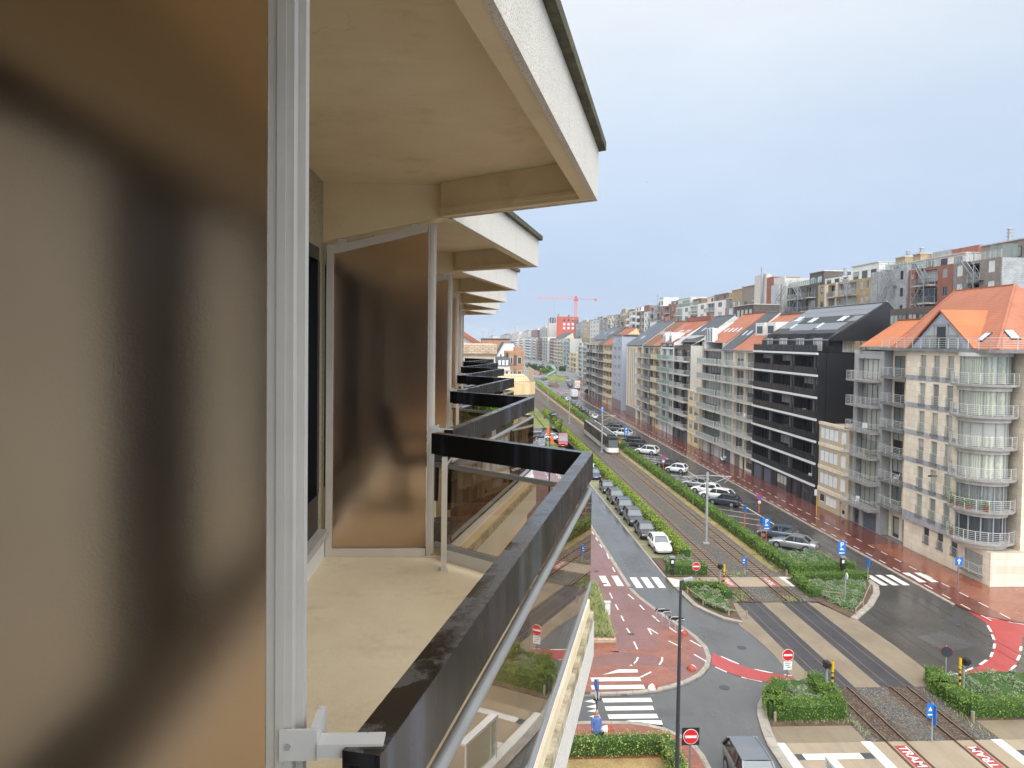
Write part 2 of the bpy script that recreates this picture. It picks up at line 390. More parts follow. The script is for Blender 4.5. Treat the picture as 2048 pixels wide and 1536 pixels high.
MT['brick_pave'] = brickmat('red_paving_bricks', (.23,.07,.040), (.29,.10,.058), (.17,.075,.05), .22, .11, .006, .4, 'z', var=.3, vs=.35, wet=True, spec=.5)
MT['brick_pave_r'] = brickmat('dark_red_wet_paving', (.135,.042,.032), (.165,.055,.04), (.13,.05,.04), .22, .11, .006, .3, 'z', var=.22, vs=.2, wet=True, spec=.55)
MT['kerb'] = brickmat('kerb_stone', (.30,.27,.23), (.36,.32,.27), (.17,.15,.13), 1.0, 1.0, .02, .7, 'z', var=.2)
MT['conc_road'] = wetground('brushed_concrete', (.225,.175,.118), .3, .7, var=.18, vs=.4, bs=30, fine=.15)
MT['conc_walk'] = wetground('sand_concrete', (.33,.26,.18), .35, .75, var=.10, vs=.5, bs=50, fine=.15)
MT['rubber_panel'] = wetground('black_crossing_panel', (.045,.045,.05), .25, .55, var=.25, vs=.6, bs=40, fine=.25)
MT['mark'] = wetground('worn_white_marking', (.68,.66,.61), .4, .6, var=.10, vs=2.0, bs=25, fine=.12, crack=(.45,.42,.38))
MT['dark_tile'] = basic('dark_guide_tile', (.05,.055,.06), .5)
MT['soil'] = wetground('soil', (.12,.075,.045), .7, .95, var=.4, vs=1.5, bs=25, fine=.5, bump=.6)
MT['paver_g'] = brickmat('mossy_paver', (.22,.20,.125), (.26,.24,.15), (.10,.13,.04), .3, .3, .02, .6, 'z', var=.3, vs=.4)
MT['lawn'] = wetground('mown_grass', (.19,.21,.05), .8, .95, var=.5, vs=.12, bs=18, fine=.4, bump=.5, crack=(.42,.30,.11))
MT['drygrass'] = wetground('dry_grass', (.36,.25,.10), .8, .95, var=.35, vs=.5, bs=22, fine=.45, bump=.5)
def ballast():
    t = NT('track_ballast'); v = t.new('ShaderNodeTexVoronoi'); v.inputs['Scale'].default_value = 11; t.l.new(t.pos(), v.inputs['Vector'])
    c = t.mix(1.0, t.ramp(v.outputs['Color'], [(.1, (.10,.095,.09)), (.5, (.20,.19,.175)), (.9, (.34,.31,.28))]), t.ramp(v.outputs['Distance'], [(0.0, 1.0), (.6, .35)]), 'MULTIPLY')
    c = t.mix(t.ramp(t.noise(.4, 5, rough=.7), [(.45, 0.0), (.7, .5)]), c, (.15,.10,.06)); t.set(col=c, rough=.85, spec=.3); t.bump(v.outputs['Distance'], 1.0, .05); return t.mat
MT['ballast'] = ballast()
def ballast2():
    t = NT('rusty_ballast'); v = t.new('ShaderNodeTexVoronoi'); v.inputs['Scale'].default_value = 11; t.l.new(t.pos(), v.inputs['Vector'])
    c = t.mix(1.0, t.ramp(v.outputs['Color'], [(.1, (.10,.065,.045)), (.5, (.19,.13,.09)), (.9, (.28,.20,.15))]), t.ramp(v.outputs['Distance'], [(0.0, 1.0), (.6, .35)]), 'MULTIPLY')
    c = t.mix(t.ramp(t.noise(.5, 6, rough=.7), [(.60, 0.0), (.72, .8)]), c, (.13,.15,.04)); t.set(col=c, rough=.85, spec=.3); t.bump(v.outputs['Distance'], 1.0, .05); return t.mat
MT['ballast_r'] = ballast2()
MT['rail_steel'] = basic('rusty_rail_steel', (.13,.07,.045), .4, .5, var=.2)
MT['rail_top'] = basic('worn_rail_head', (.38,.34,.31), .3, .7)
MT['sleeper'] = basic('sleeper', (.20,.15,.11), .8, var=.25)
plain('red_sign', (.60,.018,.022), .4); plain('blue_sign', (.01,.15,.52), .4); plain('white_sign', (.75,.75,.75), .4); plain('yellow', (.70,.42,.01), .45); plain('orange_sign', (.80,.14,.02), .5); plain('black_plastic', (.015,.015,.017), .45)
plain('bollard_red', (.33,.055,.03), .4); plain('post_grey', (.20,.21,.22), .45, metal=.3); plain('lamp_post_paint', (.045,.052,.062), .45, metal=.2); plain('text_dark', (.08,.08,.09), .6)
plain('patina', (.24,.36,.29), .7, var=.35, vs=2.5)
plain('wood_fence', (.30,.24,.17), .85, var=.25)
MT['near_mid'] = basic('darker_curtain_glass', (.16,.13,.105), .2, var=.12, vs=1.4, spec=.3)  # darker curtain tone for panes beyond the second screen
MT['rail_flush'] = basic('flush_crossing_rail', (.20,.13,.09), .4, .4, var=.2)
# ------------------------------------------------------------------ the camera's own building
FZ = CH - 1.585; MOD = 4.1
def off2(a, b, d):                     # offset segment a-b to its left by d
    dx, dy = b[0]-a[0], b[1]-a[1]; l = sqrt(dx*dx+dy*dy); nx, ny = -dy/l, dx/l
    return (a[0]+nx*d, a[1]+ny*d), (b[0]+nx*d, b[1]+ny*d)
def isect(p, q, r, s):
    a, b, c, d = q[0]-p[0], q[1]-p[1], s[0]-r[0], s[1]-r[1]
    t = ((r[0]-p[0])*d - (r[1]-p[1])*c) / (a*d - b*c)
    return (p[0]+a*t, p[1]+b*t)
def band(K, T, E, w, w0=0.0):           # polygons of a zigzag strip from outward offset w0 to inward offset w
    def line(d):
        p, q = off2(K, T, d); r, s = off2(T, E, d)
        m = isect(p, q, r, s); return p, m, s
    o, i = line(w0), line(w)
    return [o[0], o[1], i[1], i[0]], [o[1], o[2], i[2], i[1]]
bl = thing('apartment_building', 'cream apartment block with sawtooth balconies that the photograph is taken from', 'building', (-1.1, 12, 0))
NK = range(-1, 6)
w = M()
w.box(-9, -1.08, -8, 26.2, 0, FZ + .22); w.box(-9, -1.08, -8, 26.2, 22.12, 22.62)
for k in NK:
    y = 1.19 + MOD*k
    w.box(-1.5, -1.08, y - .16, y + .1, FZ + .22, 22.12)
w.box(-9, -1.5, -8, 26.2, FZ + .22, 22.12)
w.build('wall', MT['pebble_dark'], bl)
sk = M()
for k in NK:
    y = 1.19 + MOD*k
    sk.box(-1.08, -1.055, y + .03, y + MOD - .03, FZ - .02, FZ + .13)
sk.build('skirting', MT['paint_white'], bl)
for k in NK:
    y = 1.15 + MOD*k
    K, T, E = (-.19, y), (.728, y + 3.33), (-.19, y + MOD)
    c = M(); c.prism([(-1.08, y), (K[0]-.004, K[1]), (T[0]-.004, T[1]), (E[0]-.004, E[1]), (-1.08, y + MOD)], 22.612, 22.68)
    for q in band(K, T, E, .072): c.prism(q, 22.372, 22.611)
    for q in band(K, T, E, .086, .070): c.prism(q, 22.40, 22.425)        # drip lip
    c.profY([(-1.08, 22.611), (-.19, 22.611), (-.19, 22.385), (-1.08, 22.185)], y + MOD + .03, y + MOD + .2)
    co = c.build('canopy', MT['soffit'], bl)
    f = M()
    for q in band(K, T, E, -.001, -.03): f.prism(q, 22.368, 22.684)
    f.build('fascia', MT['pebble'], co)
    f = M()
    for q in band(K, T, E, .10, -.075): f.prism(q, 22.684, 22.735)
    f.build('flashing', MT['flash'], co)
    # floor slab with rough ledge, white curb and pebble fascia
    K, T, E = (-.15, y), (.735, y + 3.22), (-.17, y + MOD - .02)
    c = M(); c.prism([(-1.08, y), K, T, E, (-1.08, y + MOD)], FZ - .12, FZ)
    fo = c.build('balcony_floor', MT['bfloor'], bl)
    c = M()
    for q in band(K, T, E, .062, .012): c.prism(q, FZ, FZ + .09)
    c.build('curb', MT['paint_white'], fo)
    c = M()
    for q in band(K, T, E, .10, -.025): c.prism(q, FZ - .135, FZ - .07)
    c.build('ledge', MT['ledge'], fo)
    c = M()
    for q in band(K, T, E, .08, -.027): c.prism(q, FZ - .35, FZ - .136)
    c.prism([(-1.08, y), (K[0]-.1, K[1]), (T[0]-.15, T[1]), (E[0]-.1, E[1]), (-1.08, y + MOD)], FZ - .3, FZ - .121)
    fa = c.build('fascia', MT['pebble'], fo)
    if k > -1:
        for n in (1, 2, 3):
            o = inst(fo.data, 'balcony_floor', bl, (0, 0, -2.85*n)); inst(fa.data, 'fascia', o); 
    # sliding windows of this flat
    ys = [y + .14, y + 1.25, y + 1.72, y + 2.9, y + MOD - .14]
    z0, z1 = FZ + .22, 22.12
    fr = M(); fr.box(-1.2, -1.07, ys[0], ys[-1], z0, z0 + .27); fr.box(-1.2, -1.07, ys[0], ys[-1], z1 - .09, z1)
    for q in ys: fr.box(-1.19, -1.072, q - .035, q + .035, z0 + .27, z1 - .09)
    fo2 = fr.build('window_frame', MT['frame_blk'], bl)
    for j in range(4):
        p = M(); p.box(-1.16, -1.14, ys[j] + .035, ys[j+1] - .035, z0 + .27, z1 - .09)
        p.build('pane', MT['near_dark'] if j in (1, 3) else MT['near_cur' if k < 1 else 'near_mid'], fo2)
    s_ = M(); s_.box(-1.071, -1.0, ys[0], ys[-1], z0 - .03, z0 + .022); s_.build('sill', MT['alu'], fo2)

def balcony_railing(k):
    y = 1.13 + MOD*k
    lab = {-1: 'black balcony rail whose end just enters the bottom edge beside the steel bracket', 0: 'nearest long black balcony rail, wet on top, with bronze glass below it',
           1: 'black balcony rail right behind the nearest one, by the first frosted screen', 2: 'third black balcony rail from the camera, with plants behind its glass',
           3: 'fourth black zigzag balcony rail, smaller, just under the third', 4: 'fifth black balcony rail, thin, below the brick parapet',
           5: 'farthest black balcony rail at the end of the sawtooth row'}[k]
    r = thing('balcony_railing', lab, 'railing', (.0, y, FZ), 'black sawtooth balcony railings')
    K, T, E = (-.14, y), (.715, y + 3.1), (-.24, y + MOD - .12)
    b = M(); zt = CH - .656
    for q in band(K, T, E, .062): b.prism(q, zt - .022, zt)
    q1, q2 = band(K, T, E, .008, -.0015); b.prism(q1, zt - .15, zt - .0005); b.prism(q2, zt - .16, zt - .0005)
    q1, q2 = band(K, T, E, .0625, .054); b.prism(q1, zt - .145, zt - .0005); b.prism(q2, zt - .145, zt - .0005)
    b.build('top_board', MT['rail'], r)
    (p0, p1), (p2, p3) = off2(K, T, .014), off2(T, E, .014); m = isect(p0, p1, p2, p3)
    t = M(); z = CH - .882
    t.tube([(p0[0], p0[1], z), (m[0], m[1], z)], .017, 10); t.tube([(m[0], m[1], z), (p3[0], p3[1], z)], .017, 10)
    t.build('lower_rail', MT['tube'], r, 40)
    zb = FZ + .145
    t = M()
    for q in band(K, T, E, .03, -.002): t.prism(q, zb - .02, zb + .012)
    t.build('bottom_rail', MT['frame_g'], r)
    q1, q2 = band(K, T, E, .010, .003)
    for q, zg in ((q1, FZ + .10), (q2, zb + .012)):
        g = M(); g.prism(q, zg, z - .012); g.build('glass_panel', MT['tint'], r)
    def post(x, yy, short=False):
        p = M(); p.box(x - .019, x + .019, yy - .019, yy + .019, FZ, zt - .148); p.box(x - .03, x + .03, yy - .03, yy + .04, FZ, FZ + .008)
        if short: p.bar((x, yy, zt - .22), (x + .05, yy - .01, zt - .15), .03, .012)
        p.build('post', MT['alu_far'], r)
    (a, b_), (c, d) = off2(K, T, .085), off2(T, E, .085)
    for tt in (.12, .5, .88): post(a[0] + (b_[0]-a[0])*tt, a[1] + (b_[1]-a[1])*tt)
    post(c[0] + (d[0]-c[0])*.88, c[1] + (d[1]-c[1])*.88, True)
for k in NK: balcony_railing(k)

def privacy_screen(k):
    y = 1.19 + MOD*k
    lab = {0: 'nearest frosted bronze glass screen filling the left side of the view', 1: 'frosted bronze glass screen in pale frame across the near balcony floor',
           2: 'narrow frosted screen directly behind the large one on the near balcony', 3: 'third narrow strip of frosted screen farther along the balconies',
           4: 'thin pale screen frame behind the third frosted strip', 5: 'farthest sliver of screen frame on the balcony row'}[k]
    r = thing('privacy_screen', lab, 'screen', (-.65, y, FZ), 'frosted glass screens between the balconies')
    x0, x1, zb = -1.05, -.285, FZ + .012
    top = lambda x: 22.365 + (x + .2)*.225
    al = MT['alu'] if k == 0 else MT['alu_far']
    f = M()
    f.box(x1 - .041, x1, y - .02, y + .028, zb - .012, top(x1) - .012)
    f.box(x1 - .026, x1 - .0125, y - .0235, y - .02, zb, top(x1) - .02)       # raised rib on the post
    f.box(x1, x1 + .012, y + .006, y + .03, zb, top(x1) - .02)
    f.box(x0, x0 + .045, y - .028, y + .028, zb - .012, top(x0) - .012)
    f.box(x0 + .0452, x1 - .0462, y - .026, y + .026, zb - .01, zb + .045)
    f.add([(x0 + .0452, y + s, top(x0) - .075) for s in (-.026, .026)] + [(x1 - .0462, y + s, top(x1) - .075) for s in (-.026, .026)] +
          [(x0 + .0452, y + s, top(x0) - .02) for s in (-.026, .026)] + [(x1 - .0462, y + s, top(x1) - .02) for s in (-.026, .026)],
          [(0,1,3,2),(4,6,7,5),(0,2,6,4),(1,5,7,3),(0,4,5,1),(2,3,7,6)])
    for tx in (.14, .82):
        x = x0 + (x1 - x0)*tx; f.box(x - .03, x + .03, y - .03, y - .005, top(x) - .03, top(x) + .01)
    f.build('frame', al, r)
    g = M(); p = [(x0 + .0454, zb + .046), (x1 - .0464, zb + .046), (x1 - .0464, top(x1) - .076), (x0 + .0454, top(x0) - .076)]
    g.profY(p, y - .004, y + .004)
    g.build('glass_panel', MT['frost'], r)
    b = M(); zt = CH - .656
    b.box(x1 - .018, x1 + .042, y - .030, y - .0245, zt - .024, zt + .026); b.box(x1 + .030, x1 + .042, y - .0243, y + .045, zt - .024, zt + .027)
    b.box(x1 + .0425, x1 + .148, y - .034, y + .002, zt - .018, zt + .004)
    b.build('bracket', MT['bracket'], r)
    s = M(); s.disc((x1 - .004, y - .031, zt + .0), 'y', .005, .005, 10); s.build('screw', MT['galv'], r)
for k in range(0, 6): privacy_screen(k)
# a drain pot at the foot of the second screen, and planting on the third balcony
t = thing('plant_pot', 'dark round pot standing at the foot of the frosted screen', 'pot', (-.22, 5.52, FZ), None)
M().lathe([(.0, FZ), (.07, FZ), (.09, FZ + .18), (.095, FZ + .2), (.08, FZ + .2), (.07, FZ + .15), (0, FZ + .15)], -.22, 5.55, 16).build('pot', MT['conc_d'], t, 40)
# ------------------------------------------------------------------ facades along the street (they face -x)
CACHE = {}
def win_data(w, h, nm, fm, pm, tr=0.0):
    k = ('w', round(w,2), round(h,2), nm, fm, pm, tr)
    if k not in CACHE:
        f = M(); t = .055 if w < 1.3 else .07
        f.box(-.05, .03, -w/2, -w/2 + t, 0, h); f.box(-.05, .03, w/2 - t, w/2, 0, h)
        f.box(-.05, .03, -w/2 + t, w/2 - t, 0, t); f.box(-.05, .03, -w/2 + t, w/2 - t, h - t, h)
        for i in range(1, nm):
            y = -w/2 + w*i/nm; f.box(-.045, .025, y - t*.5, y + t*.5, t, h - t)
        if tr: f.box(-.045, .025, -w/2 + t, w/2 - t, h*tr - t*.4, h*tr + t*.4)
        p = M(); p.box(-.012, .012, -w/2 + t*.9, w/2 - t*.9, t*.9, h - t*.9)
        CACHE[k] = (f.mesh('window', MT[fm]), p.mesh('pane', MT[pm]))
    return CACHE[k]
def put_win(root, x, y, z, w, h, nm=1, fm='frame_w', pm='pane', tr=0.0, rot=0.0, name='window', far=False):
    f, p = win_data(w, h, nm, fm, pm, tr)
    o = ORGL[root]
    fo = inst(f, name, root, (x - o[0], y - o[1], z - o[2]), rot)
    inst(p, 'pane', fo); return fo
ORGL = {}
def rail_data(style, w, d, rh=1.0):
    k = ('r', style, round(w,2), round(d,2), rh)
    if k in CACHE: return CACHE[k]
    m = M(); e = .05
    if d > .2: path = [(-.02, -w/2 + e), (-d + e, -w/2 + e), (-d + e, w/2 - e), (-.02, w/2 - e)]
    else: path = [(-e, -w/2), (-e, w/2)]
    mats = {'h': 'rail_w', 'v': 'rail_w', 'hg': 'rail_g', 'vg': 'rail_g', 'g': 'rail_w', 'gg': 'rail_w', 'k': 'black_metal', 'f': 'rail_w', 'c': 'conc_l', 'cb': 'cream', 'cw': 'paint_white', 'cg': 'conc_d'}
    glass = {'g': 'balu', 'gg': 'balu_g', 'k': 'balu_k', 'f': 'balu'}
    ms = [MT[mats[style]]]
    if style in glass: ms.append(MT[glass[style]])
    for a, b in zip(path[:-1], path[1:]):
        l = sqrt((b[0]-a[0])**2 + (b[1]-a[1])**2); P = lambda t, z: (a[0] + (b[0]-a[0])*t, a[1] + (b[1]-a[1])*t, z)
        if style[0] == 'c':
            m.bar(P(0, rh*.5), P(1, rh*.5), .1, rh); continue
        m.bar(P(0, rh), P(1, rh), .055, .045)
        n = max(1, int(round(l/1.1)))
        for i in range(n + 1): m.bar(P(i/n, 0), P(i/n, rh), .045, .045, (1, .01, 0))
        if style[0] == 'h':
            for z in (.16, .33, .5, .67, .84): m.bar(P(0, z*rh), P(1, z*rh), .028, .028)
        elif style[0] == 'v':
            m.bar(P(0, .08), P(1, .08), .03, .03)
            for i in range(int(l/.14)): m.bar(P((i + .5)*.14/l, .08), P((i + .5)*.14/l, rh), .02, .02, (1, .01, 0))
        elif style in glass:
            m.mi = 1; m.bar(P(.01, rh*.5), P(.99, rh*.5), .016, rh*.86); m.mi = 0
            if style == 'f':
                for i in range(int(l/.55) + 1): m.bar(P(min(1, i*.55/l), -.1), P(min(1, i*.55/l), rh + .12), .07, .09, (1, .01, 0))
    CACHE[k] = m.mesh('railing', ms); return CACHE[k]
def put_balc(root, x, y, z, w, d, style, slab='conc_l', th=.2, rh=1.0):
    o = ORGL[root]; k = ('b', round(w,2), round(d,2), slab, th)
    if k not in CACHE:
        m = M(); m.box(-max(d, .12), -.004, -w/2, w/2, -th, 0); m.box(-max(d, .12) - .02, -max(d, .12) + .05, -w/2 - .01, w/2 + .01, -.055, .03); CACHE[k] = m.mesh('balcony', MT[slab])
    b = inst(CACHE[k], 'balcony', root, (x - o[0], y - o[1], z - o[2]))
    inst(rail_data(style, w, d, rh), 'railing', b); return b
def facade(m, X, y0, y1, z0, z1, holes):
    ys = sorted({y0, y1, *[h[0] for h in holes], *[h[1] for h in holes]}); zs = sorted({z0, z1, *[h[2] for h in holes], *[h[3] for h in holes]})
    for i in range(len(ys)-1):
        ym = (ys[i]+ys[i+1])/2
        hs = [h for h in holes if h[0] < ym < h[1]]
        runs = []; 
        for j in range(len(zs)-1):
            zm = (zs[j]+zs[j+1])/2
            if any(h[2] < zm < h[3] for h in hs): continue
            if runs and abs(runs[-1][1]-zs[j]) < 1e-6: runs[-1][1] = zs[j+1]
            else: runs.append([zs[j], zs[j+1]])
        for a, b in runs: m.quad((X, ys[i+1], a), (X, ys[i], a), (X, ys[i], b), (X, ys[i+1], b))
    for a, b, c, d, dp in holes:
        q = X + dp
        m.quad((X,a,c),(X,b,c),(q,b,c),(q,a,c)); m.quad((X,b,d),(X,a,d),(q,a,d),(q,b,d))
        m.quad((X,a,d),(X,a,c),(q,a,c),(q,a,d)); m.quad((X,b,c),(X,b,d),(q,b,d),(q,b,c)); m.quad((q,a,c),(q,b,c),(q,b,d),(q,a,d))
def body(m, X, y0, y1, z0, z1, depth, flat=True):
    q = X + depth
    m.quad((X,y0,z0),(q,y0,z0),(q,y0,z1),(X,y0,z1)); m.quad((q,y1,z0),(X,y1,z0),(X,y1,z1),(q,y1,z1)); m.quad((q,y0,z0),(q,y1,z0),(q,y1,z1),(q,y0,z1))
    if flat: m.quad((X,y0,z1),(q,y0,z1),(q,y1,z1),(X,y1,z1))
def gable(root, wallm, X, y0, y1, ze, rx, rz, bx, bz, mat, sky=(), over=.25, name='roof'):
    """front eave at (X, ze) up to a ridge at X+rx, rz and down to X+bx, bz; wallm gets the two gable ends"""
    for y in (y0, y1): wallm.quad((X, y, ze), (X + rx, y, rz), (X + bx, y, bz), (X + bx, y, ze - .01)) if bz > ze else wallm.quad((X, y, ze), (X + rx, y, rz), (X + bx, y, bz))
    sl = (rz - ze)/rx; e = over; r = M()
    r.profY([(X - e, ze - e*sl + .03), (X + rx, rz + .03), (X + bx + .1, bz + .03), (X + bx + .1, bz + .2), (X + rx, rz + .2), (X - e, ze - e*sl + .2)], y0 - .02, y1 + .02)
    ro = r.build(name, MT[mat], root)
    cp = M(); cp.bar((X + rx, y0 - .02, rz + .24), (X + rx, y1 + .02, rz + .24), .3, .14); cp.build('ridge_cap', MT['tile_r' if mat.startswith('tile') else 'metal_grey'], ro)
    cp = M(); cp.tube([(X - e - .04, y0, ze - e*sl + .1), (X - e - .04, y1, ze - e*sl + .1)], .09, 6); cp.build('gutter', MT['metal_grey'], ro)
    for y, t, w, l in sky:
        s = M(); px, pz = X + rx*t, ze + (rz-ze)*t + .2; ln = sqrt(1 + sl*sl); dx, dz = l/ln/2, l*sl/ln/2
        s.bar((px - dx, y, pz - dz), (px + dx, y, pz + dz), w, .1); s.build('skylight', MT['skylight'], ro)
    return ro
def chimney(root, x, y, z0, z1, w=.8, l=.8, mat='brick_r', pots=2, pot='black_metal', name='chimney'):
    c = M(); c.box(x - w/2, x + w/2, y - l/2, y + l/2, z0, z1); c.box(x - w/2 - .05, x + w/2 + .05, y - l/2 - .05, y + l/2 + .05, z1, z1 + .1)
    o = c.build(name, MT[mat], root)
    for i in range(pots):
        p = M(); yy = y + (i - (pots-1)/2)*l*.5; p.lathe([(.13, z1 + .1), (.12, z1 + .55), (.2, z1 + .6), (.2, z1 + .72), (.0, z1 + .8)], x, yy, 8); p.build('chimney_pot', MT[pot], o)
def bldg(name, label, X, y0, y1, gh, h, n, wall, bays, ground=(), top=None, depth=11, group=None, cat='building', roof=None, fm='frame_w', pm='pane', slab='conc_l', trim=None, parapet=.35, z0=0.0, zw=-9.0):
    """n storeys of height h over a ground floor of height gh. bays: (ya, yb, kind, opts)"""
    zt = gh + n*h if top is None else top
    r = thing(name, label, cat, (X, (y0+y1)/2, 0), group); ORGL[r] = (X, (y0+y1)/2, 0)
    holes = []
    for i in range(n):
        z = gh + i*h
        if z < zw: continue
        for ya, yb, kind, *op in bays:
            op = op[0] if op else {}
            if i < op.get('from', 0) or i > op.get('to', 99): continue
            f_, p_ = op.get('fm', fm), op.get('pm', pm); ym = (ya+yb)/2
            if kind == 'w':
                w = op.get('w', (yb-ya)*.6); hh = op.get('h', 1.5); s = op.get('sill', .9)
                holes.append((ym - w/2, ym + w/2, z + s, z + s + hh, .16)); put_win(r, X + .10, ym, z + s, w, hh, op.get('nm', 2), f_, p_, op.get('tr', 0))
                if op.get('rail'): put_balc(r, X, ym, z + s, w + .1, .14, op['rail'], slab, .06, .9)
            elif kind in 'bl':
                dp = op.get('in', .6 if kind == 'b' else 1.3); mg = op.get('mg', .16); hh = min(h - .32, 2.45)
                holes.append((ya + mg, yb - mg, z + .02, z + .02 + hh, dp)); w = yb - ya - 2*mg
                put_win(r, X + dp - .06, ym, z + .03, w*op.get('gw', 1.0) - .02, hh - .03, op.get('nm', max(2, int(w/1.1))), f_, p_, op.get('tr', 0))
                put_balc(r, X, ym, z, yb - ya - op.get('gap', .1), op.get('d', 1.0 if kind == 'b' else .0), op.get('rail', 'h'), op.get('slab', slab), op.get('th', .2))
    for ya, yb, kind, *op in ground:
        op = op[0] if op else {}; ym = (ya+yb)/2; w = yb - ya; hh = op.get('h', gh - .55)
        if kind == 'garage':
            holes.append((ya, yb, .02, hh, .25)); d = M(); d.box(X + .15, X + .2, ya + .02, yb - .02, .04, hh - .02)
            for q in range(1, 5): d.box(X + .135, X + .15, ya + .02, yb - .02, hh*q/5 - .012, hh*q/5 + .012)
            d.build('garage_door', MT[op.get('m', 'garage')], r)
        elif kind == 'door':
            holes.append((ya, yb, .02, hh, op.get('in', .3))); d = M(); x = X + op.get('in', .3) - .08
            d.box(x, x + .06, ya + .03, yb - .03, .03, hh - .03); do = d.build('door', MT[op.get('m', 'door_d')], r)
            g = M(); g.box(x - .02, x, ya + w*.25, yb - w*.25, .5, hh - .3); g.build('pane', MT['pane_dark'], do)
        else:
            s = op.get('sill', .8); holes.append((ya, yb, s, hh, .18)); put_win(r, X + .12, ym, s, w - .02, hh - s, op.get('nm', max(1, int(w/.9))), op.get('fm', fm), op.get('pm', pm))
            if op.get('rail'): put_balc(r, X, ym, s, w + .1, .14, op['rail'], slab, .06, .9)
    m = M(); facade(m, X, y0, y1, z0, zt, holes); 
    if roof is None:
        body(m, X, y0, y1, z0, zt - parapet, depth)
        m.quad((X,y0,zt-parapet),(X+.3,y0,zt-parapet),(X+.3,y0,zt),(X,y0,zt)); m.quad((X+.3,y0,zt-parapet),(X+.3,y1,zt-parapet),(X+.3,y1,zt),(X+.3,y0,zt)); m.quad((X,y1,zt-parapet),(X,y1,zt),(X+.3,y1,zt),(X+.3,y1,zt-parapet)); m.quad((X,y0,zt),(X,y1,zt),(X+.3,y1,zt),(X+.3,y0,zt))
    else:
        body(m, X, y0, y1, z0, roof.get('eave', zt), depth, False)
        if roof.get('eave', zt) < zt: m.quad((X,y0,roof['eave']),(X,y1,roof['eave']),(X,y1,zt),(X,y0,zt))
        if 'setback' in roof:
            sb = roof['setback']; m.quad((X, y0, zt), (X+sb, y0, zt), (X+sb, y1, zt), (X, y1, zt))
            if roof.get('up', 0): m.quad((X+sb, y1, zt), (X+sb, y0, zt), (X+sb, y0, zt+roof['up']), (X+sb, y1, zt+roof['up']))
        else: sb = 0
        gable(r, m, X + sb, y0, y1, roof.get('eave', zt) + roof.get('up', 0), roof['rx'] - sb, roof['rz'], depth - sb, roof.get('bz', zt), roof['mat'], roof.get('sky', ()), roof.get('over', .25))
    m.build('wall', MT[wall], r)
    if trim:
        t = M()
        for z, hh, dd in trim[1]: t.box(X - dd, X - .004, y0, y1, z, z + hh)
        t.build('trim', MT[trim[0]], r)
    return r
MT['rail_w'] = basic('pale_rail_paint', (.55,.55,.53), .4, .1)
MT['rail_g'] = basic('grey_rail_paint', (.25,.25,.25), .4, .2)
def seeglass(name, col, tr):
    t = NT(name); t.set(col=col, rough=.12, spec=.6); a = t.new('ShaderNodeBsdfTransparent'); a.inputs['Color'].default_value = (.85,.9,.87,1); m = t.new('ShaderNodeMixShader'); m.inputs[0].default_value = tr
    t.l.new(t.b.outputs[0], m.inputs[1]); t.l.new(a.outputs[0], m.inputs[2]); t.l.new(m.outputs[0], t.out.inputs['Surface']); return t.mat
MT['balu'] = seeglass('pale_balustrade_panel', (.42,.46,.44), .78)
MT['balu_g'] = seeglass('greenish_balustrade_panel', (.30,.42,.36), .66)
MT['balu_k'] = basic('black_balustrade_glass', (.008,.009,.011), .25, spec=.35)
MT['cream'] = basic('cream_render', (.56,.47,.33), .8, var=.1, streak=.25)
MT['garage'] = basic('blue_grey_garage_door', (.10,.115,.14), .5)
MT['garage_w'] = basic('white_garage_door', (.55,.55,.53), .5)
MT['door_d'] = basic('dark_door', (.05,.05,.055), .5)
MT['stone'] = brickmat('beige_stone_cladding', (.72,.61,.46), (.82,.72,.58), (.52,.44,.34), 1.2, .62, .012, .7, var=.12, vs=.5, streak=.22)
MT['bluestone'] = basic('blue_stone_band', (.36,.36,.37), .7, var=.25, vs=.8, streak=.4)
MT['brick_r'] = brickmat('red_brick', (.30,.085,.05), (.36,.11,.07), (.30,.22,.18))
MT['brick_bright'] = brickmat('bright_red_brick', (.50,.075,.035), (.55,.10,.05), (.40,.12,.08))
MT['brick_b'] = brickmat('brown_brick', (.20,.12,.08), (.26,.17,.11), (.28,.24,.2))
MT['brick_y'] = brickmat('yellow_brick', (.40,.285,.14), (.47,.34,.19), (.40,.33,.24))
MT['brick_g'] = brickmat('grey_brown_brick', (.25,.20,.16), (.31,.25,.20), (.30,.27,.24))
MT['brick_dr'] = brickmat('dark_red_brick', (.19,.06,.05), (.23,.08,.06), (.22,.16,.14))
MT['tilegrey'] = brickmat('grey_tile_cladding', (.36,.37,.36), (.42,.43,.42), (.27,.27,.27), .6, .3, .015)
MT['w_white'] = basic('white_render', (.74,.73,.68), .75, var=.08, streak=.2)
MT['w_grey'] = basic('grey_render', (.34,.335,.32), .8, var=.1, streak=.25)
MT['w_lgrey'] = basic('light_grey_render', (.56,.54,.49), .8, var=.08, streak=.2)
MT['w_gb'] = basic('grey_brown_render', (.40,.355,.295), .8, var=.12, streak=.25)
MT['w_cream'] = basic('cream_wall', (.70,.61,.47), .8, var=.08, streak=.2)
MT['w_yel'] = basic('yellow_cream_wall', (.66,.50,.28), .8, var=.08, streak=.2)
MT['w_blue'] = basic('blue_grey_panels', (.36,.39,.46), .5, var=.08)
MT['w_taupe'] = basic('taupe_plinth', (.23,.19,.17), .7, var=.1)
MT['w_dark'] = basic('dark_brown_wall', (.115,.095,.08), .8, var=.15)
MT['w_pink'] = basic('pale_pink_render', (.62,.50,.44), .8, var=.08)
MT['w_green'] = basic('grey_green_render', (.42,.44,.39), .8, var=.1)
MT['door_red'] = basic('dark_red_door', (.22,.03,.03), .5)
MT['w_tan'] = basic('tan_render', (.50,.40,.27), .8, var=.1, streak=.2)
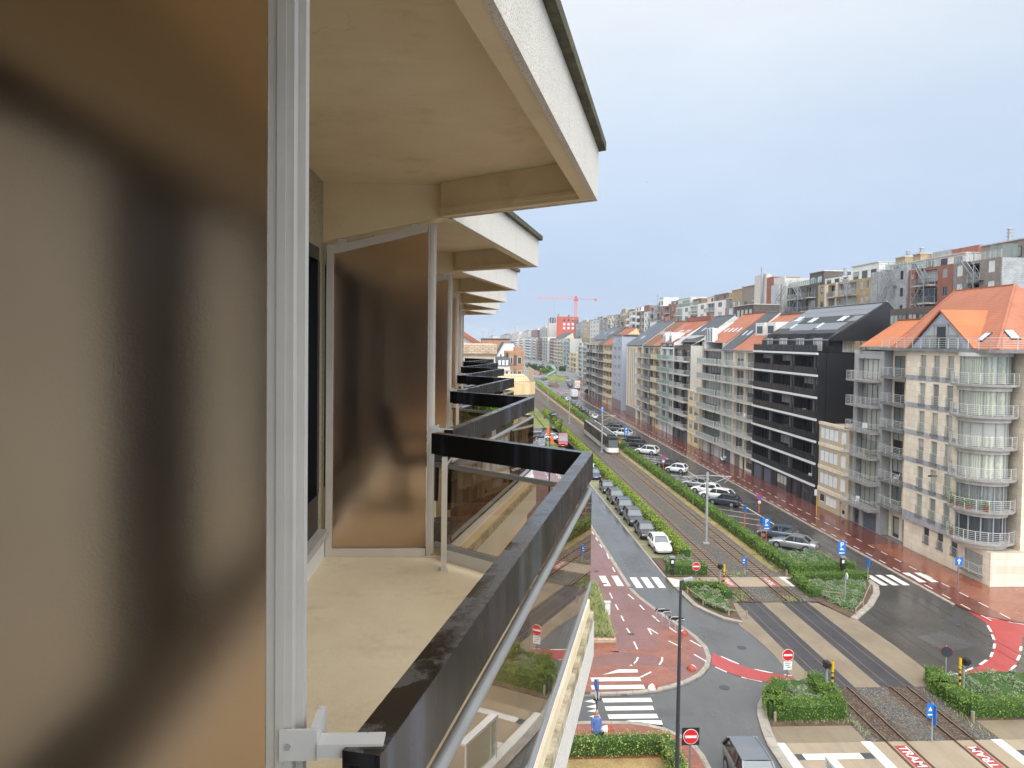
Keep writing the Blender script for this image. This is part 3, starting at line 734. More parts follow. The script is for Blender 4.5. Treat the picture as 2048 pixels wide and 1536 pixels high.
# ------------------------------------------------------------------ front row, nearest first: the stone corner block
XF = 46.0
def stone_block():
    r = thing('stone_apartment_block', 'beige stone corner apartment block with rounded balconies and big orange roof', 'building', (46, 70, 0)); ORGL[r] = (46, 70, 0)
    FL = [4.0 + 2.86*i for i in range(6)]; holes = []
    for z in FL:
        for y in (71.75, 69.6, 67.45):
            holes.append((y-.48, y+.48, z, z+2.2, .28)); put_win(r, 46.18, y, z, .96, 2.2, 1, 'frame_g', 'pane_cur')
            put_balc(r, 46, y, z + .05, 1.05, .16, 'h', 'conc_d', .22, .95)
    m = M(); facade(m, 46, 66.0, 74.6, 3.1, 20.9, holes)
    m.quad((46,66,3.1),(46,66,20.9),(47.6,66,20.9),(47.6,66,3.1)); m.quad((46,66,3.1),(47,66,3.1),(47,74.6,3.1),(46,74.6,3.1)); m.quad((46,74.6,3.1),(47.1,74.6,3.1),(47.1,74.6,20.9),(46,74.6,20.9))
    m.quad((47.6,66,3.1),(47.6,66,20.9),(49.4,64,20.9),(49.4,64,3.1)); m.quad((49.4,64,3.1),(49.4,64,20.9),(49.4,62.2,20.9),(49.4,62.2,3.1)); m.quad((49.4,62.2,3.1),(49.4,62.2,20.9),(62,62.2,20.9),(62,62.2,3.1))
    gh = []
    for y in (70.8, 68.6, 66.5): gh.append((y-.45, y+.45, 1.35, 3.0, .25)); put_win(r, 46.36, y, 1.35, .9, 1.65, 1, 'frame_g', 'pane'); put_balc(r, 46.24, y, 1.4, 1.0, .12, 'h', 'conc_d', .06, .8)
    gh.append((62.6, 65.1, .75, 2.6, .3)); put_win(r, 46.42, 63.85, .75, 2.5, 1.85, 3, 'frame_g', 'pane_cur'); put_balc(r, 46.24, 63.85, .7, 2.7, .45, 'h', 'conc_d', .08, .95)
    facade(m, 46.25, 61.6, 74.62, 0, 3.098, gh); m.quad((46.25,61.6,0),(46.25,61.6,3.098),(62,61.6,3.098),(62,61.6,0)); m.quad((46.25,61.6,3.098),(46.25,66,3.098),(62,66,3.098),(62,61.6,3.098))
    m.quad((46.25,74.62,0),(46.25,74.62,3.098),(47.4,74.62,3.098),(47.4,74.62,0))
    # recessed entrance bay
    eh = [(75.0, 76.3, .05, 2.45, .3), (76.9, 78.4, .05, 2.45, .3)]
    for z in FL: eh.append((76.6, 78.6, z - .3, z + 2.0, .2)); put_win(r, 47.22, 77.6, z - .3, 2.0, 2.3, 2, 'frame_d', 'pane_dark')
    facade(m, 47.1, 74.6, 78.9, 0, 20.9, eh)
    body(m, 47.1, 78.9, 78.9, 0, 20.9, 15)
    m.quad((62,62.2,0),(62,78.9,0),(62,78.9,20.9),(62,62.2,20.9))
    m.build('wall', MT['stone'], r)
    for ya, yb in ((75.0, 76.3), (76.9, 78.4)):
        d = M(); d.box(47.3, 47.36, ya + .04, yb - .04, .08, 2.42); do = d.build('door', MT['door_d'], r); g = M(); g.box(47.28, 47.3, ya + .3, yb - .3, .5, 2.2); g.build('pane', MT['pane'], do)
    for z in FL: put_balc(r, 47.1, 76.85, z - .3, 3.9, 1.45, 'h', 'conc_d', .22)
    for z in FL:
        b = M()
        for ya, yb in ((66.02, 66.9), (68.0, 69.05), (70.15, 71.2), (72.3, 74.58)): b.box(45.965, 45.997, ya, yb, z - .42, z + .08)
        for y in (71.75, 69.6, 67.45): b.box(45.975, 45.997, y - .5, y + .5, z - .42, z - .24)
        b.box(45.978, 45.997, 66.02, 74.58, z - .43, z - .36)
        if z < 5: b.box(45.965, 45.997, 66.02, 74.58, 3.1, 3.56)
        b.build('stone_band', MT['bluestone'], r)
    # the bow and its curved balconies
    cx, cy, Rg, Rb = 47.35, 64.6, 1.9, 2.72
    for i, z in enumerate(FL):
        z -= .25
        g = M(); g.lathe([(Rg, z + .05), (Rg, z + 2.5)], cx, cy, 28, radians(140), radians(330)); g.build('bow_window', MT['pane_green' if i > 1 else 'pane'], r, 30)
        f = M()
        for a in range(145, 330, 30): f.box(cx + (Rg+.02)*cos(radians(a)) - .05, cx + (Rg+.02)*cos(radians(a)) + .05, cy + (Rg+.02)*sin(radians(a)) - .05, cy + (Rg+.02)*sin(radians(a)) + .05, z + .02, z + 2.5)
        f.build('bow_frame', MT['frame_g'], r)
        s = M(); s.lathe([(0, z - .2), (Rb, z - .2), (Rb + .02, z), (Rb - .12, z + .01), (0, z + .02)], cx, cy, 40); bo = s.build('balcony', MT['concrete'], r, 30)
        s = M(); s.lathe([(0, z - .62), (2.15, z - .62), (2.15, z - .21), (0, z - .205)], cx, cy, 36); s.build('bow_fascia', MT['conc_l'], r, 30)
        t = M()
        arc = [radians(a) for a in range(122, 332, 7)]
        for zz, rr in ((.15,.012),(.32,.012),(.49,.012),(.66,.012),(.83,.012),(1.0,.024)): t.tube([(cx + (Rb-.06)*cos(a), cy + (Rb-.06)*sin(a), z + zz) for a in arc], rr, 4)
        for a in arc[::3]: t.bar((cx + (Rb-.06)*cos(a), cy + (Rb-.06)*sin(a), z), (cx + (Rb-.06)*cos(a), cy + (Rb-.06)*sin(a), z + 1.0), .045, .045, (1,.01,0))
        t.build('railing', MT['rail_w'], bo)
        if i in (4, 0):
            d = M(); d.box(46.9, 47.0, 66.03 - .6, 66.0, z + .03, z + 2.3); d.build('door', MT['wood'], r)
    s = M(); s.lathe([(0, 20.55), (2.15, 20.55), (2.15, 20.895), (0, 20.895)], cx, cy, 36); s.build('bow_fascia', MT['conc_l'], r, 30)
    # cornice, terrace rail, roof
    c = M(); c.prism([(45.55, 61.7), (45.55, 79.0), (63, 79.0), (63, 61.0), (46.2, 61.0)], 20.902, 21.2); c.build('cornice', MT['conc_d'], r)
    t = M(); pts = [(46.0 + 6, 61.2), (46.35, 61.2), (45.75, 61.9), (45.75, 78.9)]
    for a, b in zip(pts[:-1], pts[1:]):
        l = sqrt((b[0]-a[0])**2 + (b[1]-a[1])**2)
        for z in (.2, .4, .6, .8): t.bar((*a, 21.2 + z), (*b, 21.2 + z), .03, .03)
        t.bar((*a, 22.25), (*b, 22.25), .06, .05); n = max(1, int(l/1.4))
        for i in range(n + 1): q = (a[0]+(b[0]-a[0])*i/n, a[1]+(b[1]-a[1])*i/n); t.bar((*q, 21.2), (*q, 22.25), .05, .05, (1,.01,0))
    t.build('terrace_railing', MT['rail_w'], r)
    R = M(); e0, e1 = (47.0, 62.6), (47.0, 79.4); z0 = 21.22; A = (55, 71.1, 27.8); B = (55, 80.2, 27.8); b0, b1 = (63.2, 62.6), (63.2, 79.4)
    th = .14
    R.quad((*e1, z0), (*e0, z0), A, B); R.quad((*e0, z0), (*b0, z0), A); R.quad((*b0, z0), (*b1, z0), B, A)
    ro = R.build('roof', MT['tile_o'], r)
    w = M(); w.quad((47.0, 79.3, z0), (55, 79.9, 27.7), (63.2, 79.3, z0)); w.build('gable_wall', MT['conc_d'], r)
    cap = M()
    for p, q in ((A, B), (A, (*e0, z0)), ((*e1, z0), B)): cap.bar(p, q, .22, .16)
    cap.build('ridge_tiles', MT['tile_o'], ro)
    ya, yb, ym, za = 65.6, 75.4, 70.4, 24.95
    d = M(); bx = 47.0 + (za - z0)/((27.8 - z0)/8.0)
    d.quad((46.75, ya - .3, z0 + .05), (46.75, ym, za + .15), (bx + .2, ym, za + .15), (47.1, ya - .3, z0 + .05)); d.quad((46.75, yb + .3, z0 + .05), (47.1, yb + .3, z0 + .05), (bx + .2, ym, za + .15), (46.75, ym, za + .15))
    d.bar((46.75, ya - .3, z0), (46.75, ym, za + .08), .12, .16); d.bar((46.75, ym, za + .08), (46.75, yb + .3, z0), .12, .16)
    do = d.build('dormer_roof', MT['tile_ob'], ro)
    g = M(); g.quad((46.95, yb, z0), (46.95, ya, z0), (46.95, ym, za)); g.build('dormer_gable', MT['w_blue'], ro)
    g = M(); g.add([(46.9, 73.6, 21.3), (46.9, 67.2, 21.3), (46.9, 67.9, 22.5), (46.9, 69.3, 23.6), (46.9, 71.5, 23.6), (46.9, 72.9, 22.5)], [(0,1,2,3,4,5)]); g.build('dormer_window', MT['pane_cur'], ro)
    g = M(); g.box(46.84, 46.89, 69.7, 71.0, 21.3, 23.4); g.build('dormer_door', MT['pane_dark'], ro)
    g = M()
    for y in (68.0, 69.3, 71.5, 72.9): g.box(46.83, 46.9, y - .05, y + .05, 21.3, 22.5 if y in (68.0, 72.9) else 23.6)
    g.box(46.83, 46.9, 69.3, 71.5, 23.55, 23.7); g.build('dormer_frame', MT['frame_g'], ro)
    sl = (27.8 - z0)/8
    for y, x in ((66.2, 48.3),):
        s = M(); s.bar((x - .5, y, z0 + (x-.5-47)*sl + .07), (x + .5, y, z0 + (x+.5-47)*sl + .07), .95, .12); so = s.build('skylight_frame', MT['slate'], ro); s = M(); s.bar((x - .4, y, z0 + (x-.4-47)*sl + .14), (x + .4, y, z0 + (x+.4-47)*sl + .14), .75, .03); s.build('skylight', MT['skylight'], ro)
    s2 = (27.8 - z0)/8.5; s = M(); y = 64.3; x = 49.6
    s.bar((x, y - .55, z0 + (y-.55-62.6)*s2 + .07), (x, y + .55, z0 + (y+.55-62.6)*s2 + .07), 1.0, .12); s.build('skylight_frame', MT['slate'], ro)
    s = M(); s.bar((x, y - .45, z0 + (y-.45-62.6)*s2 + .14), (x, y + .45, z0 + (y+.45-62.6)*s2 + .14), .8, .03); s.build('skylight', MT['skylight'], ro)
    l = M(); l.bar((45.2, 69.0, 8.6), (46.0, 69.0, 8.6), .08, .08); l.disc((45.25, 69, 8.6), 'x', .09, .25, 10); l.build('wall_lamp', MT['black_metal'], r)
stone_block()

bldg('apartment_building', 'narrow grey apartment block with railed balconies beside the beige stone corner block', XF + .1, 78.95, 85.3, 2.65, 2.95, 6, 'w_grey',
     [(79.3, 84.9, 'b', {'d': 1.25, 'rail': 'h', 'nm': 4, 'fm': 'frame_d', 'pm': 'pane_cur', 'slab': 'concrete', 'mg': .5, 'gw': .9})],
     [(79.7, 82.6, 'garage'), (83.4, 84.7, 'door')], depth=6.6, roof=dict(eave=20.9, rx=5.4, rz=24.3, bz=23.6, mat='tile_ob', setback=.9, up=.4))
bldg('apartment_building', 'low beige four-storey block with white shutters, right of the black block', XF - .2, 85.4, 93.1, 2.5, 2.95, 3, 'w_tan',
     [(88.0, 93.0, 'w', {'w': 4.7, 'h': 1.55, 'sill': .75, 'nm': 4, 'fm': 'frame_g', 'pm': 'shutter'}), (86.0, 87.6, 'w', {'w': 1.3, 'h': 1.55, 'sill': .75, 'nm': 1, 'fm': 'frame_w', 'pm': 'shutter'})],
     [(88.2, 91.0, 'win', {'pm': 'shutter', 'sill': .8}), (86.1, 87.4, 'door', {'m': 'garage_w'}), (91.3, 92.7, 'win', {'sill': .9, 'nm': 1})], depth=10, trim=('stone', [(2.3, .5, .1), (5.25, .45, .1), (8.2, .45, .1), (11.0, .37, .1)]))
def black_block():
    y0, y1 = 93.2, 115.2; B = []
    for ya, yb in ((93.4, 100.4), (100.6, 107.7), (107.9, 115.0)): B.append((ya, yb, 'l', {'in': 1.5, 'd': 0.0, 'rail': 'k', 'fm': 'frame_d', 'pm': 'pane_dark', 'slab': 'paint_white', 'th': .26, 'mg': .12, 'nm': 6, 'gap': 0}))
    r = bldg('black_apartment_block', 'black clad apartment block with white balcony edges and black side wall', XF - .5, y0, y1, 2.8, 2.92, 6, 'black_clad', B,
             [(94.0, 97.6, 'win', {'sill': .05, 'nm': 3, 'pm': 'pane_dark', 'fm': 'frame_d'}), (98.6, 100.6, 'door'), (102.0, 105.5, 'win', {'sill': .05, 'nm': 3, 'pm': 'pane', 'fm': 'frame_d'}), (107.5, 110.5, 'garage'), (111.2, 114.5, 'garage')],
             depth=10.2, roof=dict(eave=20.32, up=1.65, rx=9.1, rz=27.0, bz=25.8, mat='black_clad', setback=1.3, over=.05))
    o = ORGL[r]
    for z in [2.8 + 2.92*i for i in range(7)]:
        m = M(); m.box(XF - .72, XF - .505, y0 + .05, y1 + .02, z - .24, z + .03); m.build('balcony_edge', MT['paint_white'], r)
    m = M()
    for z in [2.8 + 2.92*i for i in range(6)]:
        for y in (93.5, 100.5, 107.8): m.box(XF - .45, XF + .9, y - .14, y + .14, z + .03, z + 2.6)
        for y in (96.9, 104.2, 111.4): m.box(XF + .75, XF + 1.0, y - .22, y + .22, z + .03, z + 2.6)
    m.build('pier', MT['conc_d'], r)
    for ya, yb in ((93.4, 100.4), (100.6, 107.7), (107.9, 115.0)):
        inst(rail_data('k', yb - ya, 0, 1.05), 'railing', r, (XF - .58 - o[0], (ya+yb)/2 - o[1], 20.34))
    for ya, yb in ((94.2, 97.8), (99.6, 103.1), (105.0, 108.9), (110.7, 113.0)):
        d = M(); d.profY([(XF + .75, 20.34), (XF + .75, 22.95), (XF + 3.2, 23.1), (XF + 3.2, 20.34)], ya, yb); do = d.build('dormer', MT['black_clad'], r)
        put = put_win(r, XF + .72, (ya+yb)/2 - .5, 20.6, (yb-ya)*.36, 1.7, 1, 'frame_w', 'pane_cur'); put_win(r, XF + .72, (ya+yb)/2 + .75, 21.1, (yb-ya)*.28, 1.2, 2, 'frame_w', 'pane')
    sl = (27.0 - 21.97)/(9.1 - 1.3); x0 = XF - .5 + 1.3; zz = lambda x: 21.97 + (x - x0)*sl + .22
    def panel(xa, xb, ya, yb, mat, nm):
        m = M(); nx = max(1, int((xb-xa)/1.0)); ny = max(1, int((yb-ya)/1.65))
        for i in range(nx):
            for j in range(ny):
                a, b = xa + (xb-xa)*i/nx + .02, xa + (xb-xa)*(i+1)/nx - .02; c, d = ya + (yb-ya)*j/ny + .02, ya + (yb-ya)*(j+1)/ny - .02
                m.quad((a, c, zz(a)), (b, c, zz(b)), (b, d, zz(b)), (a, d, zz(a)))
        m.build(nm, MT[mat], r)
    panel(x0 + 5.2, x0 + 7.6, 93.6, 115.0, 'solar', 'solar_panel'); panel(x0 + 2.0, x0 + 3.6, 95.0, 101.8, 'solar', 'solar_panel'); panel(x0 + 2.0, x0 + 3.6, 102.6, 110.0, 'solar', 'solar_panel')
    panel(x0 + 2.6, x0 + 5.0, 110.6, 115.0, 'solar', 'solar_panel'); panel(x0 + 3.8, x0 + 5.0, 93.6, 96.0, 'solar', 'solar_panel')
    for y, x in ((97.6, 4.4), (98.5, 4.4), (106.5, 4.4), (107.4, 4.4), (112.3, 4.9), (113.2, 4.9), (101.9, 3.0), (110.4, 3.0)):
        s = M(); xa = x0 + x; s.bar((xa - .55, y, zz(xa - .55) + .05), (xa + .55, y, zz(xa + .55) + .05), .62, .08); s.build('skylight', MT['skylight'], r)
    w = M(); w.box(XF + .6, XF + 9.68, 93.02, 93.19, 11.6, 20.32); w.build('party_wall', MT['black_clad'], r)
black_block()
cream2 = dict(rail='h', fm='frame_d', pm='pane', d=1.15)
r = bldg('apartment_building', 'cream block with two columns of pale balconies and white dormers, left of the black block', XF, 115.3, 125.6, 2.9, 2.9, 6, 'w_cream',
     [(115.5, 120.3, 'b', dict(cream2, nm=3)), (120.5, 125.4, 'b', dict(cream2, nm=3, fm='frame_w'))],
     [(115.9, 118.9, 'win', {'sill': .5, 'nm': 4, 'fm': 'frame_d'}), (119.6, 120.8, 'door'), (121.8, 124.6, 'garage', {'m': 'w_taupe'})], roof=dict(eave=20.3, rx=8.2, rz=26.3, bz=21, mat='tile_o', sky=[]))
for y in (117.6, 122.2):
    d = M(); d.profY([(XF + 3.2, 22.6), (XF + 3.2, 25.0), (XF + 7.2, 25.1), (XF + 7.2, 22.6)], y - 1.9, y + 1.9); do = d.build('dormer', MT['w_white'], r); put_win(r, XF + 3.17, y, 23.2, 2.2, 1.2, 3, 'frame_d', 'pane')
bldg('apartment_building', 'slim cream block with slate roof and blue grey garage, beside the two-column cream block', XF, 125.7, 131.5, 2.9, 2.9, 6, 'w_lgrey',
     [(126.0, 131.2, 'b', {'d': 1.2, 'rail': 'h', 'nm': 3, 'fm': 'frame_d', 'pm': 'pane_green'})],
     [(126.4, 129.6, 'garage'), (130.0, 131.1, 'door')], roof=dict(eave=20.3, rx=8.2, rz=27.0, bz=21, mat='slate', sky=[(127.3, .42, .6, 1.3), (129.6, .42, .6, 1.3)]))
r = bldg('apartment_building', 'grey brown block with white finned glass balconies and four skylights in orange roof', XF, 131.6, 143.3, 2.9, 2.9, 6, 'w_gb',
     [(132.0, 142.8, 'b', {'d': 1.3, 'rail': 'f', 'nm': 6, 'fm': 'frame_d', 'pm': 'pane', 'gw': .96})],
     [(132.6, 135.6, 'garage', {'m': 'garage_w'}), (136.5, 137.8, 'door'), (139.0, 142.0, 'garage', {'m': 'garage_w'})], roof=dict(eave=21.6, rx=8.2, rz=27.0, bz=21, mat='tile_o', sky=[(133.6, .40, .7, 1.3), (135.8, .40, .7, 1.3), (138.0, .40, .7, 1.3), (140.4, .40, .7, 1.3)], setback=1.0, up=.0))
d = M(); d.profY([(XF + .4, 20.3), (XF + .4, 22.8), (XF + 5.5, 25.4), (XF + 7.5, 26.2), (XF + 8, 20.3)], 142.6, 143.28); d.build('party_wall', MT['w_white'], r)
d = M(); d.box(XF + .4, XF + 1.4, 138.5, 142.5, 21.6, 24.3); do = d.build('dormer', MT['w_white'], r)
for y in (139.0, 140.0, 141.0, 142.0): g = M(); g.box(XF + .34, XF + .4, y - .18, y + .18, 21.8, 24.2); g.build('dormer_window', MT['pane'], do)
bldg('small_house', 'low yellow house with white bay windows wedged between tall grey balcony blocks', XF - .3, 143.5, 151.3, 2.7, 2.95, 3, 'w_yel',
     [(144.2, 147.2, 'w', {'w': 2.6, 'h': 1.7, 'sill': .7, 'nm': 3, 'fm': 'frame_w', 'pm': 'pane'}), (147.9, 150.8, 'w', {'w': 2.4, 'h': 1.7, 'sill': .7, 'nm': 3, 'fm': 'frame_w', 'pm': 'pane'})],
     [(144.2, 146.8, 'win', {'sill': .8, 'nm': 3}), (148.2, 149.4, 'door', {'m': 'garage_w'})], depth=9, trim=('stone', [(2.5, .2, .08), (5.4, .2, .08), (8.4, .2, .08), (11.2, .35, .1)]))
r = bldg('apartment_building', 'dark fronted block with white railed balconies and blank grey side above the yellow house', XF + .1, 151.5, 164.0, 2.9, 2.9, 6, 'w_dark',
     [(151.9, 157.6, 'b', {'d': 1.3, 'rail': 'v', 'nm': 3, 'fm': 'frame_b', 'pm': 'pane_dark'}), (157.9, 163.6, 'b', {'d': 1.3, 'rail': 'v', 'nm': 3, 'fm': 'frame_b', 'pm': 'pane_dark'})],
     [(153, 156.5, 'garage'), (158.2, 159.6, 'door'), (160.4, 163.4, 'garage')], roof=dict(eave=20.8, rx=9.5, rz=27.3, bz=21, mat='slate', setback=2.0, up=.9, sky=[(154.5, .45, .7, 1.3), (156.3, .45, .7, 1.3), (159.5, .45, .7, 1.3)]))
w = M(); w.prism([(XF + .12, 151.3), (XF + 11.1, 151.3), (XF + 11.1, 151.48), (XF + .12, 151.48)], 0, 20.8); w.profY([(XF + .12, 20.8), (XF + 2.1, 21.9), (XF + 9.5, 27.3), (XF + 11.1, 26)], 151.3, 151.48); w.build('party_wall', MT['w_lgrey'], r)
p = M()
for y in (152.2, 154.5, 156.8, 159.1, 161.4, 163.6): p.bar((XF + .3, y, 22.3), (XF + 3.0, y, 23.0), .12, .12)
p.bar((XF + 3.0, 152, 23.0), (XF + 3.0, 163.8, 23.0), .15, .15); p.build('pergola', MT['rail_w'], r)
r = bldg('apartment_building', 'white columned block with pale green glass balconies and curled white dormers on its roof', XF, 164.1, 175.4, 2.9, 2.9, 6, 'w_white',
     [(164.4, 169.6, 'b', {'d': 1.1, 'rail': 'gg', 'nm': 3, 'pm': 'pane'}), (170.0, 175.1, 'b', {'d': 1.1, 'rail': 'gg', 'nm': 3, 'pm': 'pane'})],
     [(164.8, 167.6, 'garage', {'m': 'garage_w'}), (168.4, 169.8, 'door', {'m': 'door_red'}), (171, 174.4, 'garage', {'m': 'garage_w'})], roof=dict(eave=21.3, rx=8.2, rz=26.4, bz=21, mat='tile_r', sky=[(166, .5, .7, 1.4), (168, .5, .7, 1.4), (172, .5, .7, 1.4), (174, .5, .7, 1.4)]))
for y in (167.2, 172.4):
    d = M(); pr = [(y + 1.25*cos(a), 22.6 + 1.1*sin(a)) for a in [pi*i/8 for i in range(9)]] + [(y - 1.25, 20.6), (y + 1.25, 20.6)]
    d.profX(pr, XF + .05, XF + 3.2); do = d.build('dormer', MT['paint_white'], r); g = M(); g.box(XF - .02, XF + .04, y - .7, y + .7, 21.0, 22.9); g.build('dormer_window', MT['pane'], do)
bldg('apartment_building', 'peach framed narrow block left of the white columned one', XF - .1, 175.5, 182.0, 2.9, 2.9, 6, 'w_yel',
     [(175.8, 181.7, 'b', {'d': .9, 'rail': 'cb', 'nm': 3, 'fm': 'frame_w', 'pm': 'pane', 'slab': 'cream'})], [(176.4, 178.8, 'win', {}), (179.6, 181, 'door')], roof=dict(eave=20.6, rx=8.2, rz=26.4, bz=21, mat='tile_o', sky=[(178.6, .45, .7, 1.4)]))
bldg('apartment_building', 'weathered grey block with rounded grey balconies under a brown roof', XF + .2, 182.1, 194.2, 2.9, 2.9, 6, 'w_gb',
     [(182.4, 187.8, 'b', {'d': 1.3, 'rail': 'cg', 'nm': 3, 'fm': 'frame_w', 'pm': 'pane'}), (188.6, 193.9, 'b', {'d': 1.0, 'rail': 'hg', 'nm': 3, 'fm': 'frame_d', 'pm': 'pane'})],
     [(183, 186.5, 'garage'), (187.4, 188.6, 'door'), (190, 193.2, 'win', {})], roof=dict(eave=20.6, rx=8.6, rz=26.8, bz=21, mat='tile_b', sky=[(184.6, .5, .7, 1.4), (186.6, .5, .7, 1.4), (190, .5, .7, 1.4), (192, .5, .7, 1.4)]))
r = bldg('apartment_building', 'beige corner block with upright brown stripes and dark recessed balconies, before the side street', XF - .2, 194.4, 213.6, 2.9, 2.9, 6, 'w_cream',
     [(194.8, 200.2, 'l', {'in': 1.4, 'rail': 'v', 'd': .5, 'nm': 3, 'fm': 'frame_d', 'pm': 'pane_dark'})],
     [(195.2, 198.8, 'door', {'in': .5}), (204.5, 207, 'win', {'sill': .05, 'fm': 'frame_d'}), (208.5, 211, 'win', {'sill': .05, 'fm': 'frame_d'})], roof=dict(eave=20.6, rx=9, rz=27.2, bz=21, mat='slate_b', sky=[(204, .3, .7, 1.4), (206, .3, .7, 1.4)]))
s = M()
for y in (203.2, 205.6, 208.0, 211.2): s.box(XF - .24, XF - .202, y - .3, y + .3, 3.0, 19.6)
s.build('stripe', MT['w_taupe'], r)
s = M(); s.box(XF - .26, XF - .202, 200.8, 213.58, .05, 2.7); s.build('plinth', MT['w_taupe'], r)
chimney(r, XF + 8.6, 203, 26.6, 28.6, pot='black_metal')
# beyond the side street
r = bldg('corner_tower', 'blue grey panelled corner tower with small dark window pairs, past the side street', XF, 222.0, 236.8, 3.4, 2.85, 6, 'w_blue',
     [(223.4, 228.6, 'w', {'w': 4.0, 'h': 1.3, 'sill': .9, 'nm': 3, 'fm': 'frame_w', 'pm': 'pane_dark'}), (230.0, 235.6, 'w', {'w': 4.0, 'h': 1.3, 'sill': .9, 'nm': 3, 'fm': 'frame_w', 'pm': 'pane_dark'})], (), top=23.4, depth=9)
p = M(); p.box(XF - .05, XF - .004, 222.0, 236.8, 0, 3.1); p.box(XF - .35, XF + 9.1, 221.7, 237.0, 23.4, 23.75); p.build('plinth', MT['w_taupe'], r)
put_win(r, XF - .02, 226, 21.0, 4.0, 1.4, 3, 'frame_w', 'pane_cur'); put_win(r, XF - .02, 232.8, 21.0, 4.0, 1.4, 3, 'frame_w', 'pane_cur')
r = bldg('house', 'house with vivid orange curved roof rising behind the blue grey tower', XF + 9.2, 215.0, 238.0, 3, 2.9, 6, 'w_yel', [], (), depth=11, roof=dict(eave=20.4, rx=5.5, rz=27.0, bz=20.6, mat='tile_ob'))
chimney(r, XF + 12.0, 222, 22.8, 25.2, .5, .5, 'w_white', 1, 'paint_white'); chimney(r, XF + 14.8, 219, 26.3, 28.6, .9, 1.4, 'brick_r', 2)
bldg('apartment_building', 'yellow cream block with tiers of small balconies beyond the blue grey tower', XF - .1, 237.0, 254.0, 2.9, 2.9, 6, 'w_yel',
     [(237.3, 243.0, 'b', {'d': .9, 'rail': 'cb', 'slab': 'cream', 'nm': 3, 'pm': 'pane'}), (243.2, 248.6, 'b', {'d': .9, 'rail': 'cb', 'slab': 'cream', 'nm': 3, 'pm': 'pane'}), (248.8, 253.8, 'b', {'d': .9, 'rail': 'hg', 'nm': 3, 'pm': 'pane'})],
     [(238, 241.5, 'garage', {'m': 'garage_w'}), (244, 246, 'door'), (249, 252.6, 'win', {})], roof=dict(eave=20.4, rx=8, rz=26.0, bz=21, mat='tile_r'))
bldg('apartment_building', 'narrow brown block with dark balconies between yellow and grey brown fronts', XF, 254.1, 263.0, 2.9, 2.9, 6, 'brick_b',
     [(254.4, 258.4, 'b', {'d': 1.0, 'rail': 'hg', 'nm': 2, 'pm': 'pane_dark'}), (258.8, 262.8, 'b', {'d': 1.0, 'rail': 'cg', 'nm': 2, 'pm': 'pane_dark'})], [(255, 258, 'garage'), (259, 262, 'garage')], roof=dict(eave=20.4, rx=8, rz=26.4, bz=21, mat='slate'))
bldg('apartment_building', 'long grey brown block with deep shaded balconies where the street widens', XF - .1, 263.1, 291.5, 3.2, 2.85, 6, 'w_gb',
     [(263.5, 270.2, 'b', {'d': 1.3, 'rail': 'h', 'nm': 3, 'fm': 'frame_b', 'pm': 'pane'}), (270.6, 277.4, 'b', {'d': 1.3, 'rail': 'cg', 'nm': 3, 'fm': 'frame_b', 'pm': 'pane_dark', 'slab': 'conc_d'}), (277.8, 284.4, 'b', {'d': 1.3, 'rail': 'h', 'nm': 3, 'fm': 'frame_b', 'pm': 'pane'}), (284.8, 291.2, 'b', {'d': 1.3, 'rail': 'cg', 'nm': 3, 'fm': 'frame_d', 'pm': 'pane_dark'})],
     [(264.5, 268, 'win', {'sill': .1, 'fm': 'frame_d', 'pm': 'pane_dark'}), (271, 275, 'win', {'sill': .1, 'fm': 'frame_d', 'pm': 'pane_dark'}), (278, 282, 'win', {'sill': .1, 'fm': 'frame_d', 'pm': 'pane_dark'}), (285.5, 290, 'win', {'sill': .1, 'fm': 'frame_d', 'pm': 'pane_dark'})],
     roof=dict(eave=20.6, rx=9, rz=26.4, bz=21, mat='slate_b', setback=1.8, up=1.6, sky=[(266, .55, .7, 1.4), (270, .55, .7, 1.4), (281, .55, .7, 1.4)]))
# ------------------------------------------------------------------ seafront row seen from behind (top storeys above the front row)
XB = 74.0
def stairs(r, X, ya, yb, z0, n, h, mat='metal_grey'):
    m = M()
    for i in range(n):
        z = z0 + i*h; a, b = (ya, yb) if i % 2 == 0 else (yb, ya); s = 1 if b > a else -1
        for x in (X - .75, X - 1.55): m.bar((x, a, z), (x, b - s*.9, z + h), .06, .15); m.bar((x, a, z + 1), (x, b - s*.9, z + h + 1), .05, .05)
        for j in range(1, 12): y = a + (b - s*.9 - a)*j/12; m.box(X - 1.53, X - .77, y - .12, y + .12, z + h*j/12 - .02, z + h*j/12 + .02)
        m.box(X - 1.6, X - .02, min(b, b - s*1.0), max(b, b - s*1.0), z + h - .08, z + h)
        m.bar((X - 1.58, b, z + h), (X - 1.58, b, z + h + 1), .06, .06, (1,.01,0)); m.bar((X - 1.58, b - s, z + h + 1), (X - 1.58, b, z + h + 1), .05, .05); m.bar((X - 1.58, b, z + h + 1), (X - .05, b, z + h + 1), .05, .05); m.bar((X - 1.58, b, z + h + .5), (X - .05, b, z + h + .5), .04, .04)
    for y in (ya, yb): m.bar((X - 1.62, y, z0), (X - 1.62, y, z0 + n*h + 1), .09, .09, (1,.01,0))
    m.build('fire_escape', MT[mat], r)
def roofrail(r, X, y0, y1, z, style='g', name='roof_railing'):
    o = ORGL[r]; inst(rail_data(style, y1 - y0, 0, 1.1), name, r, (X + .2 - o[0], (y0+y1)/2 - o[1], z))
